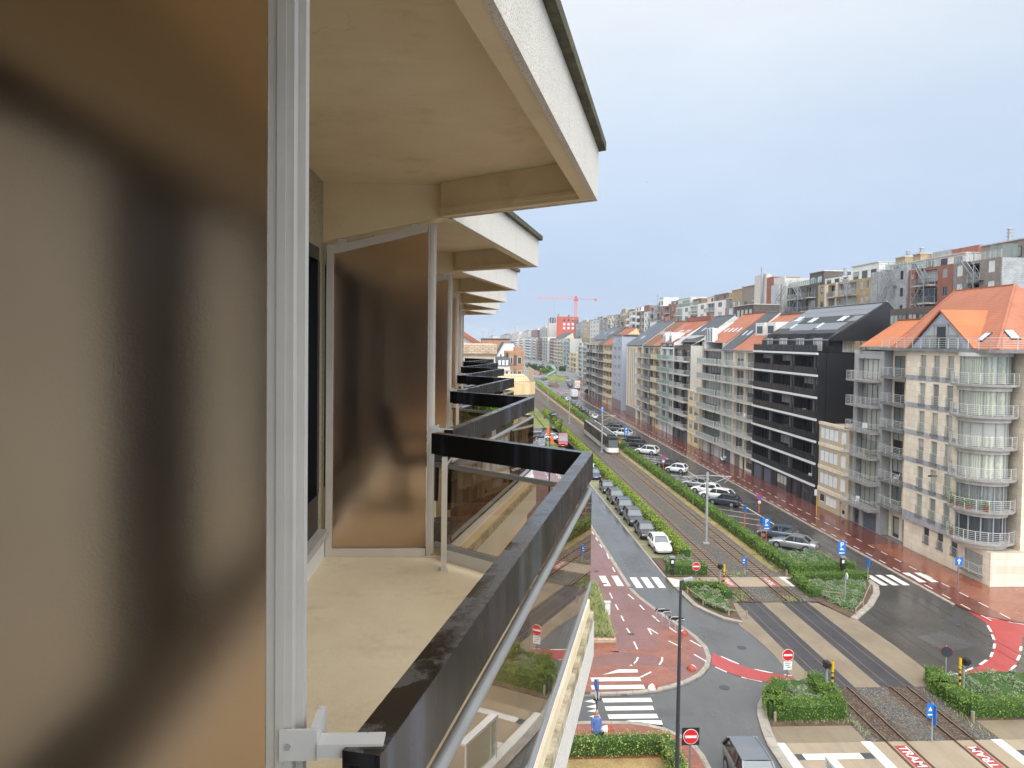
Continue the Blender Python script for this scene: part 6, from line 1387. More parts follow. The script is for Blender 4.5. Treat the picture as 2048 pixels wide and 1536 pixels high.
def psign(label, x, y, zc, s=.62, orange=True, dark=False):
    t = thing('parking_sign', label, 'sign', (x, y, 0), None); m = M(); pole(m, x, y, zc + .5, .035); m.build('pole', MT['orange_sign' if orange else 'post_grey'], t)
    yy = y - .05; m = M(); m.box(x - s*.42, x + s*.42, yy - .012, yy, zc - s*.75, zc + s*.72); b = m.build('panel', MT['blue_sign'], t)
    letters('P', s*.8, 'white_sign', 'letter', b, (x - ORG[b].x, yy - .016 - ORG[b].y, zc + s*.3 - ORG[b].z), (pi/2, 0, 0))
    m = M(); m.box(x - s*.22, x + s*.22, yy - .017, yy - .0125, zc - s*.24, zc - s*.12); m.box(x - s*.13, x + s*.13, yy - .017, yy - .0125, zc - s*.12, zc - s*.04); m.box(x - s*.3, x + s*.3, yy - .017, yy - .0125, zc - s*.62, zc - s*.5); m.build('car_symbol', MT['white_sign'], b)
    return t
psign('blue parking sign above the dark meter by the right corner hedge', 34.62, 65.45, 2.5, .85, False)
psign('blue parking sign on an orange pole beside the dark blue hatchback', 31.65, 75.6, 2.15, .85)
psign('blue parking sign beside the tram front, among the dark parked cars', 32.5, 151, 2.6, 1.1, False)
psign('small blue parking sign at the start of the far car queue', 35.5, 196, 2.8, 1.1, True)
for i, (x, y, h, lab) in enumerate(((31.77, 82.06, 2.6, 'thin blue topped orange post standing alone in the empty stalls'), (31.69, 77.0, 2.5, 'blue topped orange post just left of the parking sign at the dark hatchback'))):
    t = thing('marker_post', lab, 'post', (x, y, 0)); m = M(); pole(m, x, y, h, .05); m.build('pole', MT['orange_sign'], t); m = M(); m.box(x - .06, x + .06, y - .3, y + .3, h - .75, h + .05); m.build('panel', MT['blue_sign'], t)
for i, (x, y, lab) in enumerate(((36.38, 89.3, 'red and blue no parking disc at the lane edge of the empty stalls'), (32.25, 120.0, 'red and blue no parking disc in front of the black and white cars'))):
    t = thing('no_parking_sign', lab, 'sign', (x, y, 0)); m = M(); pole(m, x, y, 2.2, .05); m.build('pole', MT['orange_sign'], t); m = M(); m.disc((x, y - .07, 2.1), 'y', .38, .03, 24); d = m.build('disc', MT['red_sign'], t)
    m = M(); m.disc((x, y - .09, 2.1), 'y', .28, .012, 20); m.build('blue_field', MT['blue_sign'], d); m = M(); m.bar((x - .2, y - .1, 2.3), (x + .2, y - .1, 1.9), .07, .01, (0,1,0)); m.build('slash', MT['red_sign'], d); m = M(); m.box(x - .18, x + .18, y - .08, y - .06, 1.25, 1.6); m.build('small_plate', MT['white_sign'], t)
t = thing('one_way_sign', 'blue square sign with white arrow pointing up, on the red pavement by the stone block', 'sign', (42.65, 60.7, 0)); m = M(); pole(m, 42.65, 60.7, 3.0, .045); m.build('pole', MT['post_grey'], t)
m = M(); m.box(42.3, 43.0, 60.62, 60.64, 2.3, 3.0); b = m.build('panel', MT['blue_sign'], t); m = M(); m.box(42.59, 42.71, 60.612, 60.619, 2.4, 2.75); m.add([(42.65, 60.612, 2.94), (42.45, 60.612, 2.68), (42.85, 60.612, 2.68), (42.65, 60.619, 2.94), (42.45, 60.619, 2.68), (42.85, 60.619, 2.68)], [(0,1,2),(3,5,4)]); m.build('arrow', MT['white_sign'], b)
t = thing('bus_stop_pole', 'yellow bus stop pole with white flag in front of the black block', 'bus stop', (43.1, 87.8, 0)); m = M(); pole(m, 43.1, 87.8, 3.3, .06); m.build('pole', MT['yellow'], t); m = M(); m.box(42.75, 43.1, 87.72, 87.76, 2.6, 3.35); m.build('flag', MT['white_sign'], t)
def meter(label, x, y, rot=0):
    t = thing('parking_meter', label, 'parking meter', (x, y, 0)); m = M(); m.box(x - .17, x + .17, y - .13, y + .13, .05, 1.62); m.build('body', MT['black_plastic'], t)
    m = M(); m.box(x - .24, x + .24, y - .2, y + .2, 1.62, 1.76); m.build('cap', MT['metal_grey'], t); m = M(); m.box(x - .11, x + .11, y - .136, y - .1305, 1.15, 1.45); m.build('screen', MT['white_sign'], t)
meter('dark parking meter at the end of the left car row', 18.55, 65.3); meter('dark parking meter under the blue sign at the right corner hedge', 34.62, 65.2)
def signal(label, x, y, h, head=True, side=-1):
    t = thing('tram_signal_post', label, 'signal', (x, y, 0)); m = M(); m2 = M(); n = 12
    for i in range(n): (m if i % 2 else m2).disc((x, y, .1 + h*(i + .5)/n), 'z', .065 if i < n*.6 else .08, h/n, 10)
    m.build('yellow_band', MT['yellow'], t); m2.build('black_band', MT['black_plastic'] , t)
    if h > 2.1: k = M(); k.disc((x, y, .1 + h*.85), 'z', .085, h*.3, 10); k.build('yellow_top', MT['yellow'], t)
    if head:
        k = M(); k.box(x + side*.35 - .15, x + side*.35 + .15, y - .1, y + .25, h - .35, h + .05); k.box(x + side*.3 - .05, x + side*.3 + .3*(-side)*.2, y, y + .1, h - .2, h - .1); k.disc((x + side*.35, y - .2, h - .05), 'y', .14, .2, 12); k.build('signal_head', MT['black_plastic'], t)
        k = M(); pole(k, x + side*.3, y + .1, h - .4, .07); k.build('grey_post', MT['galv'], t)
signal('yellow and black striped post with black lamps beside the dark island hedge', 21.97, 42.2, 2.25); signal('yellow and black striped post in the hedge by the curved red cycle lane', 30.12, 42.4, 2.25, True, 1); signal('yellow and black striped post at the far footway crossing', 21.87, 60.9, 2.35, True, -1)
def stopsign(label, x, y, z0, z1, w=.4, d=2, col='blue_sign'):
    t = thing('stop_sign_post', label, 'sign', (x, y, 0)); m = M(); pole(m, x, y, z1, .04); m.build('pole', MT['galv'], t); m = M(); m.box(x - w*.9, x - .05 + w*.1, y - .05, y - .03, z0 + (z1-z0)*.1, z1 + .05); p = m.build('panel', MT[col], t)
    m = M(); m.box(x + .05, x + .09, y - .2, y + .25, z0 - .35, z1 - .05); m.build('side_panel', MT[col], t)
    m = M(); cx = x - w*.42; m.add([(cx, y - .054, z0 + (z1-z0)*.85), (cx - .11, y - .054, z0 + (z1-z0)*.55), (cx + .11, y - .054, z0 + (z1-z0)*.55)], [(0,1,2)]); m.box(x - w*.75, x - w*.1, y - .054, y - .0505, z0 + (z1-z0)*.25, z0 + (z1-z0)*.33); m.build('pictogram', MT['white_sign'], p)
stopsign('blue tram stop sign with white triangle on the ballast near the TRAM lettering', 25.03, 37.3, 1.35, 2.15)
stopsign('small blue sign post on the ballast beyond the far footway crossing', 25.37, 65.2, 1.0, 1.7, .3)
t = thing('round_sign', 'round road sign seen from its grey back, by the curved red cycle lane', 'sign', (31.0, 45.0, 0)); m = M(); pole(m, 31.0, 45.0, 1.95, .035); m.build('pole', MT['galv'], t); m = M(); m.tube([(30.99, 44.95, 1.6), (31.01, 44.93, 1.6)], .01, 4); m.disc((31.0, 44.95, 1.6), (.35, 1, 0), .34, .02, 24); d = m.build('disc', MT['lamp_post_paint'], t); m = M(); m.disc((31.01, 44.97, 1.6), (.35, 1, 0), .36, .012, 24); m.build('rim', MT['red_sign'], t)
for x, y, h, lab in ((31.2, 58.2, 2.3, 'thin post with an edge-on round sign in the shrub bed by the right zebra'), (36.0, 63.3, 2.2, 'slim blue post at the kerb by the right zebra crossing')):
    t = thing('sign_post', lab, 'sign', (x, y, 0)); m = M(); pole(m, x, y, h, .04); m.build('pole', MT['galv'], t); m = M(); m.disc((x + .1, y, h - .1), (1, -.2, 0), .3, .03, 20) if h > 2.25 else m.box(x - .03, x + .03, y - .25, y + .25, h - .8, h); m.build('panel', MT['blue_sign'] if h < 2.25 else MT['white_sign'], t)
t = thing('round_sign', 'pair of round blue signs seen edge-on behind the blue coated person', 'sign', (7.3, 40.5, 0)); m = M(); pole(m, 7.3, 40.5, 2.15, .035); m.build('pole', MT['lamp_post_paint'], t)
m = M(); m.disc((7.24, 40.5, 1.85), (1, .15, 0), .34, .02, 24); m.build('blue_disc', MT['blue_sign'], t); m = M(); m.disc((7.38, 40.5, 1.85), (1, -.15, 0), .34, .02, 24); d = m.build('dark_disc', MT['lamp_post_paint'], t); m = M(); m.disc((7.40, 40.5, 1.85), (1, -.15, 0), .35, .01, 24); m.build('rim', MT['red_sign'], t)
m = M(); m.box(7.22, 7.25, 40.3, 40.7, 1.12, 1.45); m.box(7.37, 7.4, 40.3, 40.7, 1.12, 1.45); m.build('small_plate', MT['white_sign'], t); m = M(); m.box(7.08, 7.52, 40.44, 40.5, 1.0, 1.1); m.build('clamp', MT['black_plastic'], t)
def lamp(label, x, y, h, arm, banners=False):
    t = thing('street_lamp', label, 'street lamp', (x, y, 0)); m = M(); m.tube([(x, y, .05), (x, y, h*.45), (x, y, h)], [.11, .09, .06], 12); m.bar((x, y, h - .03), (x + arm, y, h + .02), .07, .07); m.build('pole', MT['lamp_post_paint'], t, 40)
    m = M(); m.bar((x + arm*.35, y, h + .04), (x + arm*1.5, y, h + .12), .26, .09); hd = m.build('lamp_head', MT['galv'], t)
    if banners:
        for dx, z in ((-.45, 8.0), (.12, 6.9)): m = M(); m.box(x + dx, x + dx + .4, y - .02, y + .02, z, z + 1.1); m.build('banner', MT['orange_sign'], t)
lamp('tall dark street lamp rising in front of the red cycle pavement', 9.8, 33.0, 10.38, .38); lamp('street lamp with two orange banners beside the left car row', 11.05, 102, 11.0, .6, True)
def mast(label, y, h, x=25.1, lines=True):
    t = thing('catenary_mast', label, 'mast', (x, y, 0), 'steel masts between the tram tracks'); m = M(); m.tube([(x, y, .1), (x, y, h)], [.15, .12], 14); m.build('pole', MT['galv'], t, 40); m = M(); m.box(x - .3, x + .3, y - .3, y + .3, .04, .16); m.build('base', MT['concrete'], t)
    m = M()
    for s in (-1, 1): m.tube([(x, y, h - .35), (x + s*2.6, y, h - .45)], .03, 5); m.tube([(x, y, h - 1.5), (x + s*2.2, y, h - .5)], .025, 5); m.tube([(x + s*2.6, y, h - .45), (x + s*1.8, y, h - 1.15)], .022, 5)
    m.build('bracket_arm', MT['metal_light'], t)
    m = M()
    for z in (h - .2, h - .7, h - 1.1): m.disc((x, y, z), 'z', .17, .07, 12)
    m.build('collar', MT['metal_light'], t)
for y, h, lab in ((75.55, 7.7, 'nearest steel catenary mast between the tracks, ahead of the crossing'), (138.4, 7.6, 'steel catenary mast standing in front of the tram'), (185.7, 8.4, 'steel catenary mast farther up the track behind the tram'), (240, 8.2, 'small catenary mast at the bend before the plaza'), (300, 8.2, 'tiny catenary mast by the plaza mound')): mast(lab, y, h)
for c, lab in ((23.08, 'thin overhead wire along the left tram track'), (26.9, 'thin overhead wire along the right tram track')):
    m = M(); ys = [12, 75.5, 138.4, 185.7, 240, 300]
    for a, b in zip(ys[:-1], ys[1:]): m.tube([(c, a + (b-a)*i/8, 6.4 + 1.0*(2*i/8 - 1)**2*.35) for i in range(9)], .012, 4, False); m.tube([(c, a, 6.0), (c, b, 6.0)], .012, 4, False)
    tag(m.build('overhead_wire', MT['black_metal']), lab, 'wire')
def bollard(label, x, y, r, a):
    t = thing('dome_bollard', label, 'bollard', (x, y, 0), 'low dome bollards on the red pavement'); pr = [(r*cos(b), .09 + r*.85*sin(b)) for b in [i*pi/2/6 for i in range(7)]]
    m = M(); m.lathe(pr, x, y, 14, a, a + 1.45*pi); m.build('red_dome', MT['bollard_red'], t, 50); m = M(); m.lathe(pr, x, y, 8, a + 1.45*pi, a + 2*pi); m.build('white_band', MT['paint_white'], t, 50)
bollard('red dome bollard nearest the bike racks', 15.72, 51.9, .32, 3.6); bollard('red dome bollard by the start of the left red cycle lane', 14.55, 46.2, .32, 1.2); bollard('red and white dome bollard at the end of the white zebra bars', 11.33, 43.7, .33, -1.2); bollard('red and white dome bollard beside the blue coated person', 7.62, 38.9, .36, -1.7)
for x, y, lab in ((14.85, 54.3, 'farther steel bike rack with black panel on the red pavement'), (15.45, 52.7, 'nearer steel bike rack with black panel on the red pavement')):
    t = thing('bike_rack', lab, 'bike rack', (x, y, 0), None, .0); m = M()
    for k in (-.5, .5): p = (x + k*.3, y - k*.55); m.tube([(p[0] - .42, p[1] - .15, .09), (p[0] - .38, p[1] - .12, .8), (p[0] - .2, p[1] - .02, .92), (p[0] + .3, p[1] + .02, .92), (p[0] + .4, p[1] + .1, .8), (p[0] + .42, p[1] + .15, .09)], .028, 7)
    m.build('hoop', MT['galv'], t, 40); m = M(); m.bar((x - .55, y + .42, .8), (x + .5, y + .1, .8), .03, .22); m.build('panel', MT['black_plastic'], t)
t = thing('cabinet', 'small white utility cabinet at the edge of the long grass bed', 'cabinet', (10.75, 55.7, 0)); m = M(); m.box(10.55, 10.95, 55.55, 55.85, .1, 1.05); m.build('body', MT['paint_white'], t); m = M(); m.box(10.5, 11.0, 55.5, 55.9, 1.05, 1.12); m.build('lid', MT['w_lgrey'], t)
t = thing('shelter', 'white framed tram shelter panel at the bottom edge, on the guide paving', 'shelter', (16.9, 31, 0)); m = M(); m.box(16.6, 17.0, 29.2, 32.4, 2.2, 2.32); m.build('roof', MT['paint_white'], t)
m = M(); m.box(16.62, 16.7, 32.25, 32.35, .07, 2.2); m.box(16.9, 16.98, 32.25, 32.35, .07, 2.2); m.box(16.62, 16.7, 29.3, 29.4, .07, 2.2); m.build('post', MT['paint_white'], t); m = M(); m.box(16.64, 16.67, 29.42, 32.23, .3, 2.1); m.build('panel', MT['balu'], t)
def fence(label, pts, h=.55):
    t = thing('post_and_rail', label, 'fence', (*pts[0], 0)); m = M()
    for p in pts: m = M(); m.bar((*p, .05), (*p, h + .08), .09, .09, (1,.01,0)); m.build('stake', MT['wood_fence'], t)
    m = M()
    for a, b in zip(pts[:-1], pts[1:]): m.bar((*a, h), (*b, h - .03), .05, .07)
    m.build('rail', MT['wood_fence'], t)
fence('low wooden rail round the kerbed shrub bed by the right zebra', [(29.87,59.3),(31.4,59.0)]); fence('wooden stake rail along the kerb side of the right shrub bed', [(30.54,55.3),(32.2,57.2),(34.9,61.0)]); fence('wooden rail along the kerb of the pointed bed', [(18.5,60.3),(19.0,57.6),(20.3,55.3),(21.6,54.9)])
fence('wooden stakes before the round island hedge', [(17.36,39.6),(17.3,39.55)]); fence('leaning wooden stake on the curved side of the island', [(17.9,42.3),(18.2,42.7)]); fence('wooden stake in front of the right edge hedge', [(28.75,39.35),(28.8,39.3)]); fence('wooden stakes by the corner hedge at the far footway', [(29.1,64.85),(29.15,64.8)])
# ------------------------------------------------------------------ vehicles (front towards +x)
PAINT = {}
def paint(name, col, metal=.0, rough=.32):
    if name not in PAINT: PAINT[name] = basic(name + '_car_paint', col, rough, metal, var=.05, spec=.5, coat=.7)
    return PAINT[name]
MT['glass_car'] = basic('car_window_glass', (.018,.022,.025), .06, spec=.7); MT['glass_ws'] = basic('windscreen_glass', (.10,.12,.13), .06, spec=.8)
plain('lamp_white', (.6,.62,.64), .2); plain('lamp_red', (.38,.015,.015), .25); plain('plate', (.65,.60,.58), .5); plain('rim', (.42,.43,.44), .35, metal=.6)
SPEC = {  # length, width, height, belt, stations of the cabin: base of windscreen, top, rear top, rear base (fractions from front)
 'hatch': (4.2, 1.78, 1.47, .92, .30, .44, .86, .97), 'suv': (4.6, 1.86, 1.66, 1.02, .29, .42, .88, .985), 'sedan': (4.75, 1.82, 1.45, .92, .31, .45, .74, .88), 'wagon': (4.7, 1.82, 1.48, .92, .30, .43, .88, .985),
 'small': (3.6, 1.66, 1.48, .94, .25, .42, .88, .98), 'van': (5.1, 1.98, 2.35, 1.15, .16, .31, .985, .998)}
def carmeshes(kind, pt):
    key = (kind, pt.name)
    if key in CACHE: return CACHE[key]
    Ln, Wd, H, bz, a, b, c, d = SPEC[kind]; X = lambda f: Ln*(.5 - f)
    st = []
    hood = bz - (.02 if kind != 'van' else .0); nose = bz - .26
    for f, w, zt, zb in ((0.0,.76,nose - .12,.32),(.02,.88,nose - .03,.24),(.07,.96,nose + .04,.2),(.16,.99,hood - .09,.19),(a,1.0,hood,.19),(.5,1.0,bz,.19),(.72,1.0,bz + .01,.19),(.9,.985,bz + .02,.2),(.975,.94,bz - .0,.26),(1.0,.86,bz - .08,.36)):
        st.append((X(f), Wd/2*w, zt, zb))
    if kind == 'sedan': st = [(x, w, z + (.04 if x < X(.8) else 0), q) for x, w, z, q in st]
    m = M(); n = 9
    for x, w, zt, zb in st:
        hlf = [(0, zb), (w*.82, zb), (w*.97, zb + .12), (w, zb + (zt-zb)*.45), (w*.985, zt - .14), (w*.93, zt - .03), (w*.78, zt + .015), (0, zt + .035)]
        ring = hlf + [(-y, z) for y, z in hlf[-2:0:-1]]
        m.v.extend((x, y, z) for y, z in ring)
    k = 14
    for i in range(len(st) - 1):
        for j in range(k): m.f.append((i*k + j, i*k + (j+1) % k, (i+1)*k + (j+1) % k, (i+1)*k + j)); m.m.append(0)
    m.f.append(tuple(range(k-1, -1, -1))); m.m.append(0); m.f.append(tuple((len(st)-1)*k + j for j in range(k))); m.m.append(0)
    wb, wr = Wd*.455, Wd*.37 if kind != 'van' else Wd*.44
    P = [(X(a) - .02, wb, bz - .03), (X(b), wr, H - .03), (X((b+c)/2), wr + .005, H), (X(c), wr - .02, H - .06), (X(d), wb*.95, bz + .0)]
    # roof panel and pillars in body colour
    def cs(i, s): return (P[i][0], s*P[i][1], P[i][2])
    for i in (1, 2):
        p, q = P[i], P[i+1]
        m.add([(p[0], -p[1], p[2]), (p[0], -p[1]*.6, p[2] + .035), (p[0], p[1]*.6, p[2] + .035), (p[0], p[1], p[2]), (q[0], -q[1], q[2]), (q[0], -q[1]*.6, q[2] + .035), (q[0], q[1]*.6, q[2] + .035), (q[0], q[1], q[2])], [(0,1,5,4),(1,2,6,5),(2,3,7,6)])
    for s in (-1, 1):
        m.bar(cs(0, s), cs(1, s), .09, .07); m.bar(cs(3, s), cs(4, s), .2 if kind != 'van' else .3, .07)
        m.bar(cs(1, s), cs(2, s), .07, .06); m.bar(cs(2, s), cs(3, s), .07, .06)
        xm = X(.55); m.bar((xm, s*(wb + .005), bz - .02), (xm, s*(wr + .015), H - .03), .1, .05, (1,0,0))
        if kind == 'van':
            m.add([(X(.42), s*(wb+.012), bz-.05), (X(d), s*(wb*.95+.012), bz-.05), (X(c), s*(wr-.008), H-.06), (X(.42), s*(wr+.012), H-.02)], [(0,1,2,3)])
        m.bar((X(a) - .25, s*(Wd/2 - .02), bz + .02), (X(a) - .25, s*(Wd/2 + .15), bz + .06), .12, .15)      # mirror
    body_ = m.mesh('body', pt, 50)
    g = M(); q = [(x, w - .012, z - .012) for x, w, z in P]
    for i in range(4):
        for s in (-1, 1):
            p0, p1 = q[i], q[i+1]; zb0, zb1 = min(p0[2], bz - .04), min(p1[2], bz - .04); w0 = wb - .012
            g.add([(p0[0], s*w0, zb0), (p0[0], s*p0[1], p0[2]), (p1[0], s*p1[1], p1[2]), (p1[0], s*w0, zb1)], [(0,1,2,3)])
    g.add([(q[3][0], -q[3][1], q[3][2]), (q[3][0], q[3][1], q[3][2]), (q[4][0], q[4][1], q[4][2]), (q[4][0], -q[4][1], q[4][2])], [(0,1,2,3)])
    side = g.mesh('side_window', MT['glass_car'])
    g = M(); g.add([(q[0][0], -q[0][1], q[0][2]), (q[0][0], q[0][1], q[0][2]), (q[1][0], q[1][1], q[1][2]), (q[1][0], -q[1][1], q[1][2])], [(0,1,2,3)]); ws = g.mesh('windscreen', MT['glass_ws'])
    r = .325 if kind != 'suv' else .36
    t = M(); t.disc((0, 0, 0), 'y', r, .21, 20); tyre = t.mesh('wheel', MT['rubber'], 40); t = M(); t.disc((0, .107, 0), 'y', r*.66, .008, 16); t.disc((0, -.107, 0), 'y', r*.66, .008, 16); rim = t.mesh('rim', MT['rim'], 40)
    t = M()
    for f in (.185, .80):
        for s in (-1, 1): t.disc((X(f), s*(Wd/2 - .012), r + .02), 'y', r + .055, .035, 22)
    t.box(X(.03), X(.97), -Wd*.4, Wd*.4, .16, .3); arch = t.mesh('wheel_arch', MT['black_plastic'], 40)
    def bx(nm, mt, *bb):
        t = M(); t.box(*bb); return t.mesh(nm, MT[mt])
    parts = [('headlight', bx('headlight', 'lamp_white', X(.045) - .12, X(.015), -.17, .17, nose - .17, nose - .02), s*Wd*.345) for s in (-1, 1)]
    tz = bz - .16 if kind != 'van' else bz - .1
    parts += [('taillight', bx('taillight', 'lamp_red', X(1.0) - .012, X(.955), -.13, .13, tz - .12, tz + .06), s*Wd*.365) for s in (-1, 1)]
    parts += [('number_plate', bx('number_plate', 'plate', X(0) - .02, X(0) + .012, -.26, .26, .42, .53), 0), ('grille', bx('grille', 'black_plastic', X(.02) - .05, X(0) + .006, -Wd*.24, Wd*.24, .56, nose - .1), 0), ('number_plate', bx('number_plate', 'plate', X(1) - .012, X(1) + .02, -.26, .26, .56, .67), 0)]
    CACHE[key] = (body_, side, ws, tyre, rim, arch, parts, X(.185), X(.80), r, Wd); return CACHE[key]
def car(kind, col, x, y, rot, label, name='parked_car', cat='car', group='cars parked along the street', z=.012, detail=True, nm=None):
    bo, si, ws, ty, ri, ar, parts, xf, xr, r, Wd = carmeshes(kind, col)
    t = thing(name, label, cat, (x, y, z), group, radians(rot) if rot else 1e-6)
    inst(bo, 'body', t); inst(si, 'side_window', t); inst(ws, 'windscreen', t)
    if detail:
        inst(ar, 'wheel_arch', t)
        for xx in (xf, xr):
            for s in (-1, 1): w = inst(ty, 'wheel', t, (xx, s*(Wd/2 - .09), r)); inst(ri, 'rim', w)
        for nm_, me, yy in parts: inst(me, nm_, t, (0, yy, 0))
    return t
pw = paint('white', (.72,.72,.71)); pb = paint('black', (.018,.018,.02)); pg = paint('dark_grey', (.05,.052,.056), .4); ps = paint('silver', (.42,.43,.44), .7, .3); pn = paint('navy', (.02,.03,.08), .3); pbl = paint('blue_grey', (.045,.06,.085), .4); pr = paint('red', (.42,.03,.05)); pgr = paint('grey', (.16,.165,.17), .5); pst = paint('steel_blue', (.10,.13,.17), .5)
car('hatch', pw, 19.55, 73.6, -90, 'white hatchback at the head of the left parking row, next to the meter')
car('hatch', pb, 19.3, 78.9, -90, 'black hatchback right behind the white one in the left row'); car('suv', pg, 19.3, 84.7, -90, 'charcoal SUV third in the left parking row'); car('suv', pbl, 19.3, 89.9, -91, 'blue grey SUV behind the charcoal one in the left row')
car('suv', pg, 19.35, 95.7, -89, 'dark SUV before the small gap in the left row'); car('hatch', pb, 19.4, 102.3, -90, 'black hatchback with empty space behind it, left row'); car('hatch', pn, 19.2, 112.6, -90, 'navy hatchback half hidden by the near balcony rail'); car('suv', pw, 19.3, 119.6, -90, 'white car whose bonnet peeps out at the corner of the balcony rail')
A = 139.5; g2 = 'cars parked at an angle in the right car park'
def lot(k, c, x, y, lab, a=A): return car(k, c, x, y, a, lab, group=g2)
lot('sedan', ps, 33.85, 73.8, 'silver sedan parked behind the corner shrubs', 141); lot('hatch', pst, 33.9, 77.9, 'dark blue hatchback with red tail lamps beside the silver sedan', 146); lot('hatch', pbl, 33.6, 94.0, 'dark blue hatchback partly behind the nearest steel mast'); lot('wagon', pw, 33.8, 97.7, 'white estate car behind the dark blue hatchback at the mast')
lot('hatch', pw, 33.5, 101.3, 'white hatchback second in the trio of pale cars'); lot('sedan', ps, 33.6, 105.3, 'silver white sedan, farthest in the trio of pale cars'); lot('small', pw, 33.9, 117.7, 'little white hatchback with dark tailgate glass standing apart'); lot('sedan', pb, 33.8, 121.6, 'black sedan just behind the little white hatchback')
lot('suv', pw, 33.6, 137.0, 'white SUV close to the tram front'); lot('hatch', pg, 33.6, 146.5, 'dark grey hatchback beside the blue parking sign near the tram'); lot('hatch', pb, 33.9, 152.0, 'black car behind the dark grey hatchback near the tram'); lot('suv', pw, 34.2, 163.0, 'white SUV beyond the blue sign, right of the tram roof'); lot('suv', pgr, 34.0, 172.0, 'grey car behind the tram roof with an open view of its roof'); lot('hatch', pb, 34.5, 177.0, 'black car at the far end of the angled bays')
g3 = 'line of cars along the far kerb'
for i, (y, c, k, lab) in enumerate(((198, ps, 'hatch', 'silver hatchback ending the far kerbside line'), (204, pgr, 'suv', 'grey SUV in front of the silver hatchback in the far line'), (210.5, pb, 'hatch', 'black hatchback in the far line beside the mast'), (217, pb, 'suv', 'black SUV in the middle of the far line'), (224, pg, 'wagon', 'charcoal estate in the far line under the mast arms'), (231.5, pgr, 'hatch', 'mid grey hatchback farther along the far line'), (239, pb, 'suv', 'black SUV with grey cars on both sides in the far line'), (247, pg, 'hatch', 'charcoal hatchback near the white box van'), (256, pw, 'hatch', 'white hatchback among dark cars near the box van'), (265, pb, 'hatch', 'last black hatchback of the far line by the plaza'))):
    car(k, c, 33.6 + (i % 3)*.15, y, 90, lab, group=g3)
g4 = 'dark cars waiting past the plaza'
for x, y, c, k, lab in ((46.0, 338, pbl, 'suv', 'blue black car right behind the cream truck'), (47.0, 350, pb, 'hatch', 'black car in the cluster left of the cream truck'), (48.6, 362, pgr, 'wagon', 'grey car amid the dark cluster on the far road'), (50.0, 376, ps, 'hatch', 'pale car in the dark cluster on the far road'), (51.6, 392, pb, 'suv', 'black car at the back of the cluster on the far road'), (53.0, 408, pb, 'suv', 'farthest black car below the curved brick pavement'), (39.2, 391, pn, 'suv', 'navy car beside the green statue base'), (38.9, 401, pgr, 'hatch', 'grey car just behind the navy one at the statue')):
    car(k, c, x, y, 78, lab, group=g4)
g5 = 'cars on the lot left of the tracks'
car('hatch', pn, 15.4, 157.0, 176, 'navy hatchback on the lot, left of the white one', group=g5); car('small', pw, 17.4, 155.0, -6, 'small white car in front of the orange banner pole', group=g5); car('suv', pgr, 14.0, 163.5, 176, 'grey car roof at the back of the left lot', group=g5); car('hatch', pbl, 17.6, 161.0, -6, 'blue grey car behind the small white one on the lot', group=g5); car('hatch', pgr, 14.2, 146.5, -100, 'grey car with only its bonnet showing beyond the balcony rail', group=g5)
car('van', pr, 18.6, 146.8, -97, 'red delivery van facing us beside the bright hedge', 'delivery_van', 'van', g5)
car('suv', paint('gunmetal', (.17,.18,.20), .5, .35), 13.75, 33.6, -92, 'silver SUV with roof bars driving at the bottom edge of the street', 'moving_car', 'car', None)
def boxtruck(label, x, y, rot, mt, h=3.1, w=2.2):
    t = thing('box_truck', label, 'truck', (x, y, 0), None, radians(rot)); m = M(); m.box(-3.2, 1.4, -w/2, w/2, .7, h); m.build('cargo_box', MT[mt], t); m = M(); m.profY([(1.5, .5), (3.2, .5), (3.2, 1.3), (2.7, 2.2), (1.5, 2.3)], -w/2 + .05, w/2 - .05); m.build('cab', MT['paint_white'], t); m = M(); m.profY([(3.22, 1.32), (2.72, 2.15), (2.75, 2.2), (3.26, 1.32)], -w/2 + .15, w/2 - .15); m.build('windscreen', MT['glass_car'], t)
    m = M(); m.box(-3.22, -3.2, -w/2 + .12, w/2 - .12, .85, h - .2); m.build('rear_door', MT['white_sign'], t); m = M(); m.box(-3.3, 2.9, -w/2 + .15, w/2 - .15, .45, .69); m.build('chassis', MT['black_metal'], t)
    for xx in (-2.1, 2.3):
        for s in (-1, 1): m = M(); m.disc((xx, s*(w/2 - .15), .45), 'y', .45, .25, 16); m.build('wheel', MT['rubber'], t, 40)
    for s in (-1, 1): m = M(); m.box(-3.26, -3.22, s*(w/2 - .2) - .12, s*(w/2 - .2) + .12, .6, .85); m.build('taillight', MT['lamp_red'], t)
boxtruck('white box van at the end of the far car line', 38.2, 271, 90, 'paint_white'); boxtruck('cream box truck with an oval emblem on its rear, on the far road', 46.6, 320, 82, 'w_cream', 3.7, 2.4)
m = M(); t2 = [o for o in bpy.data.objects if o.name.startswith('box_truck')][-1]; m.tube([(-3.25, .75*cos(a), 2.2 + .85*sin(a)) for a in [2*pi*i/16 for i in range(17)]], .09, 5); o = m.build('emblem', MT['orange_sign'], None); o.parent = t2
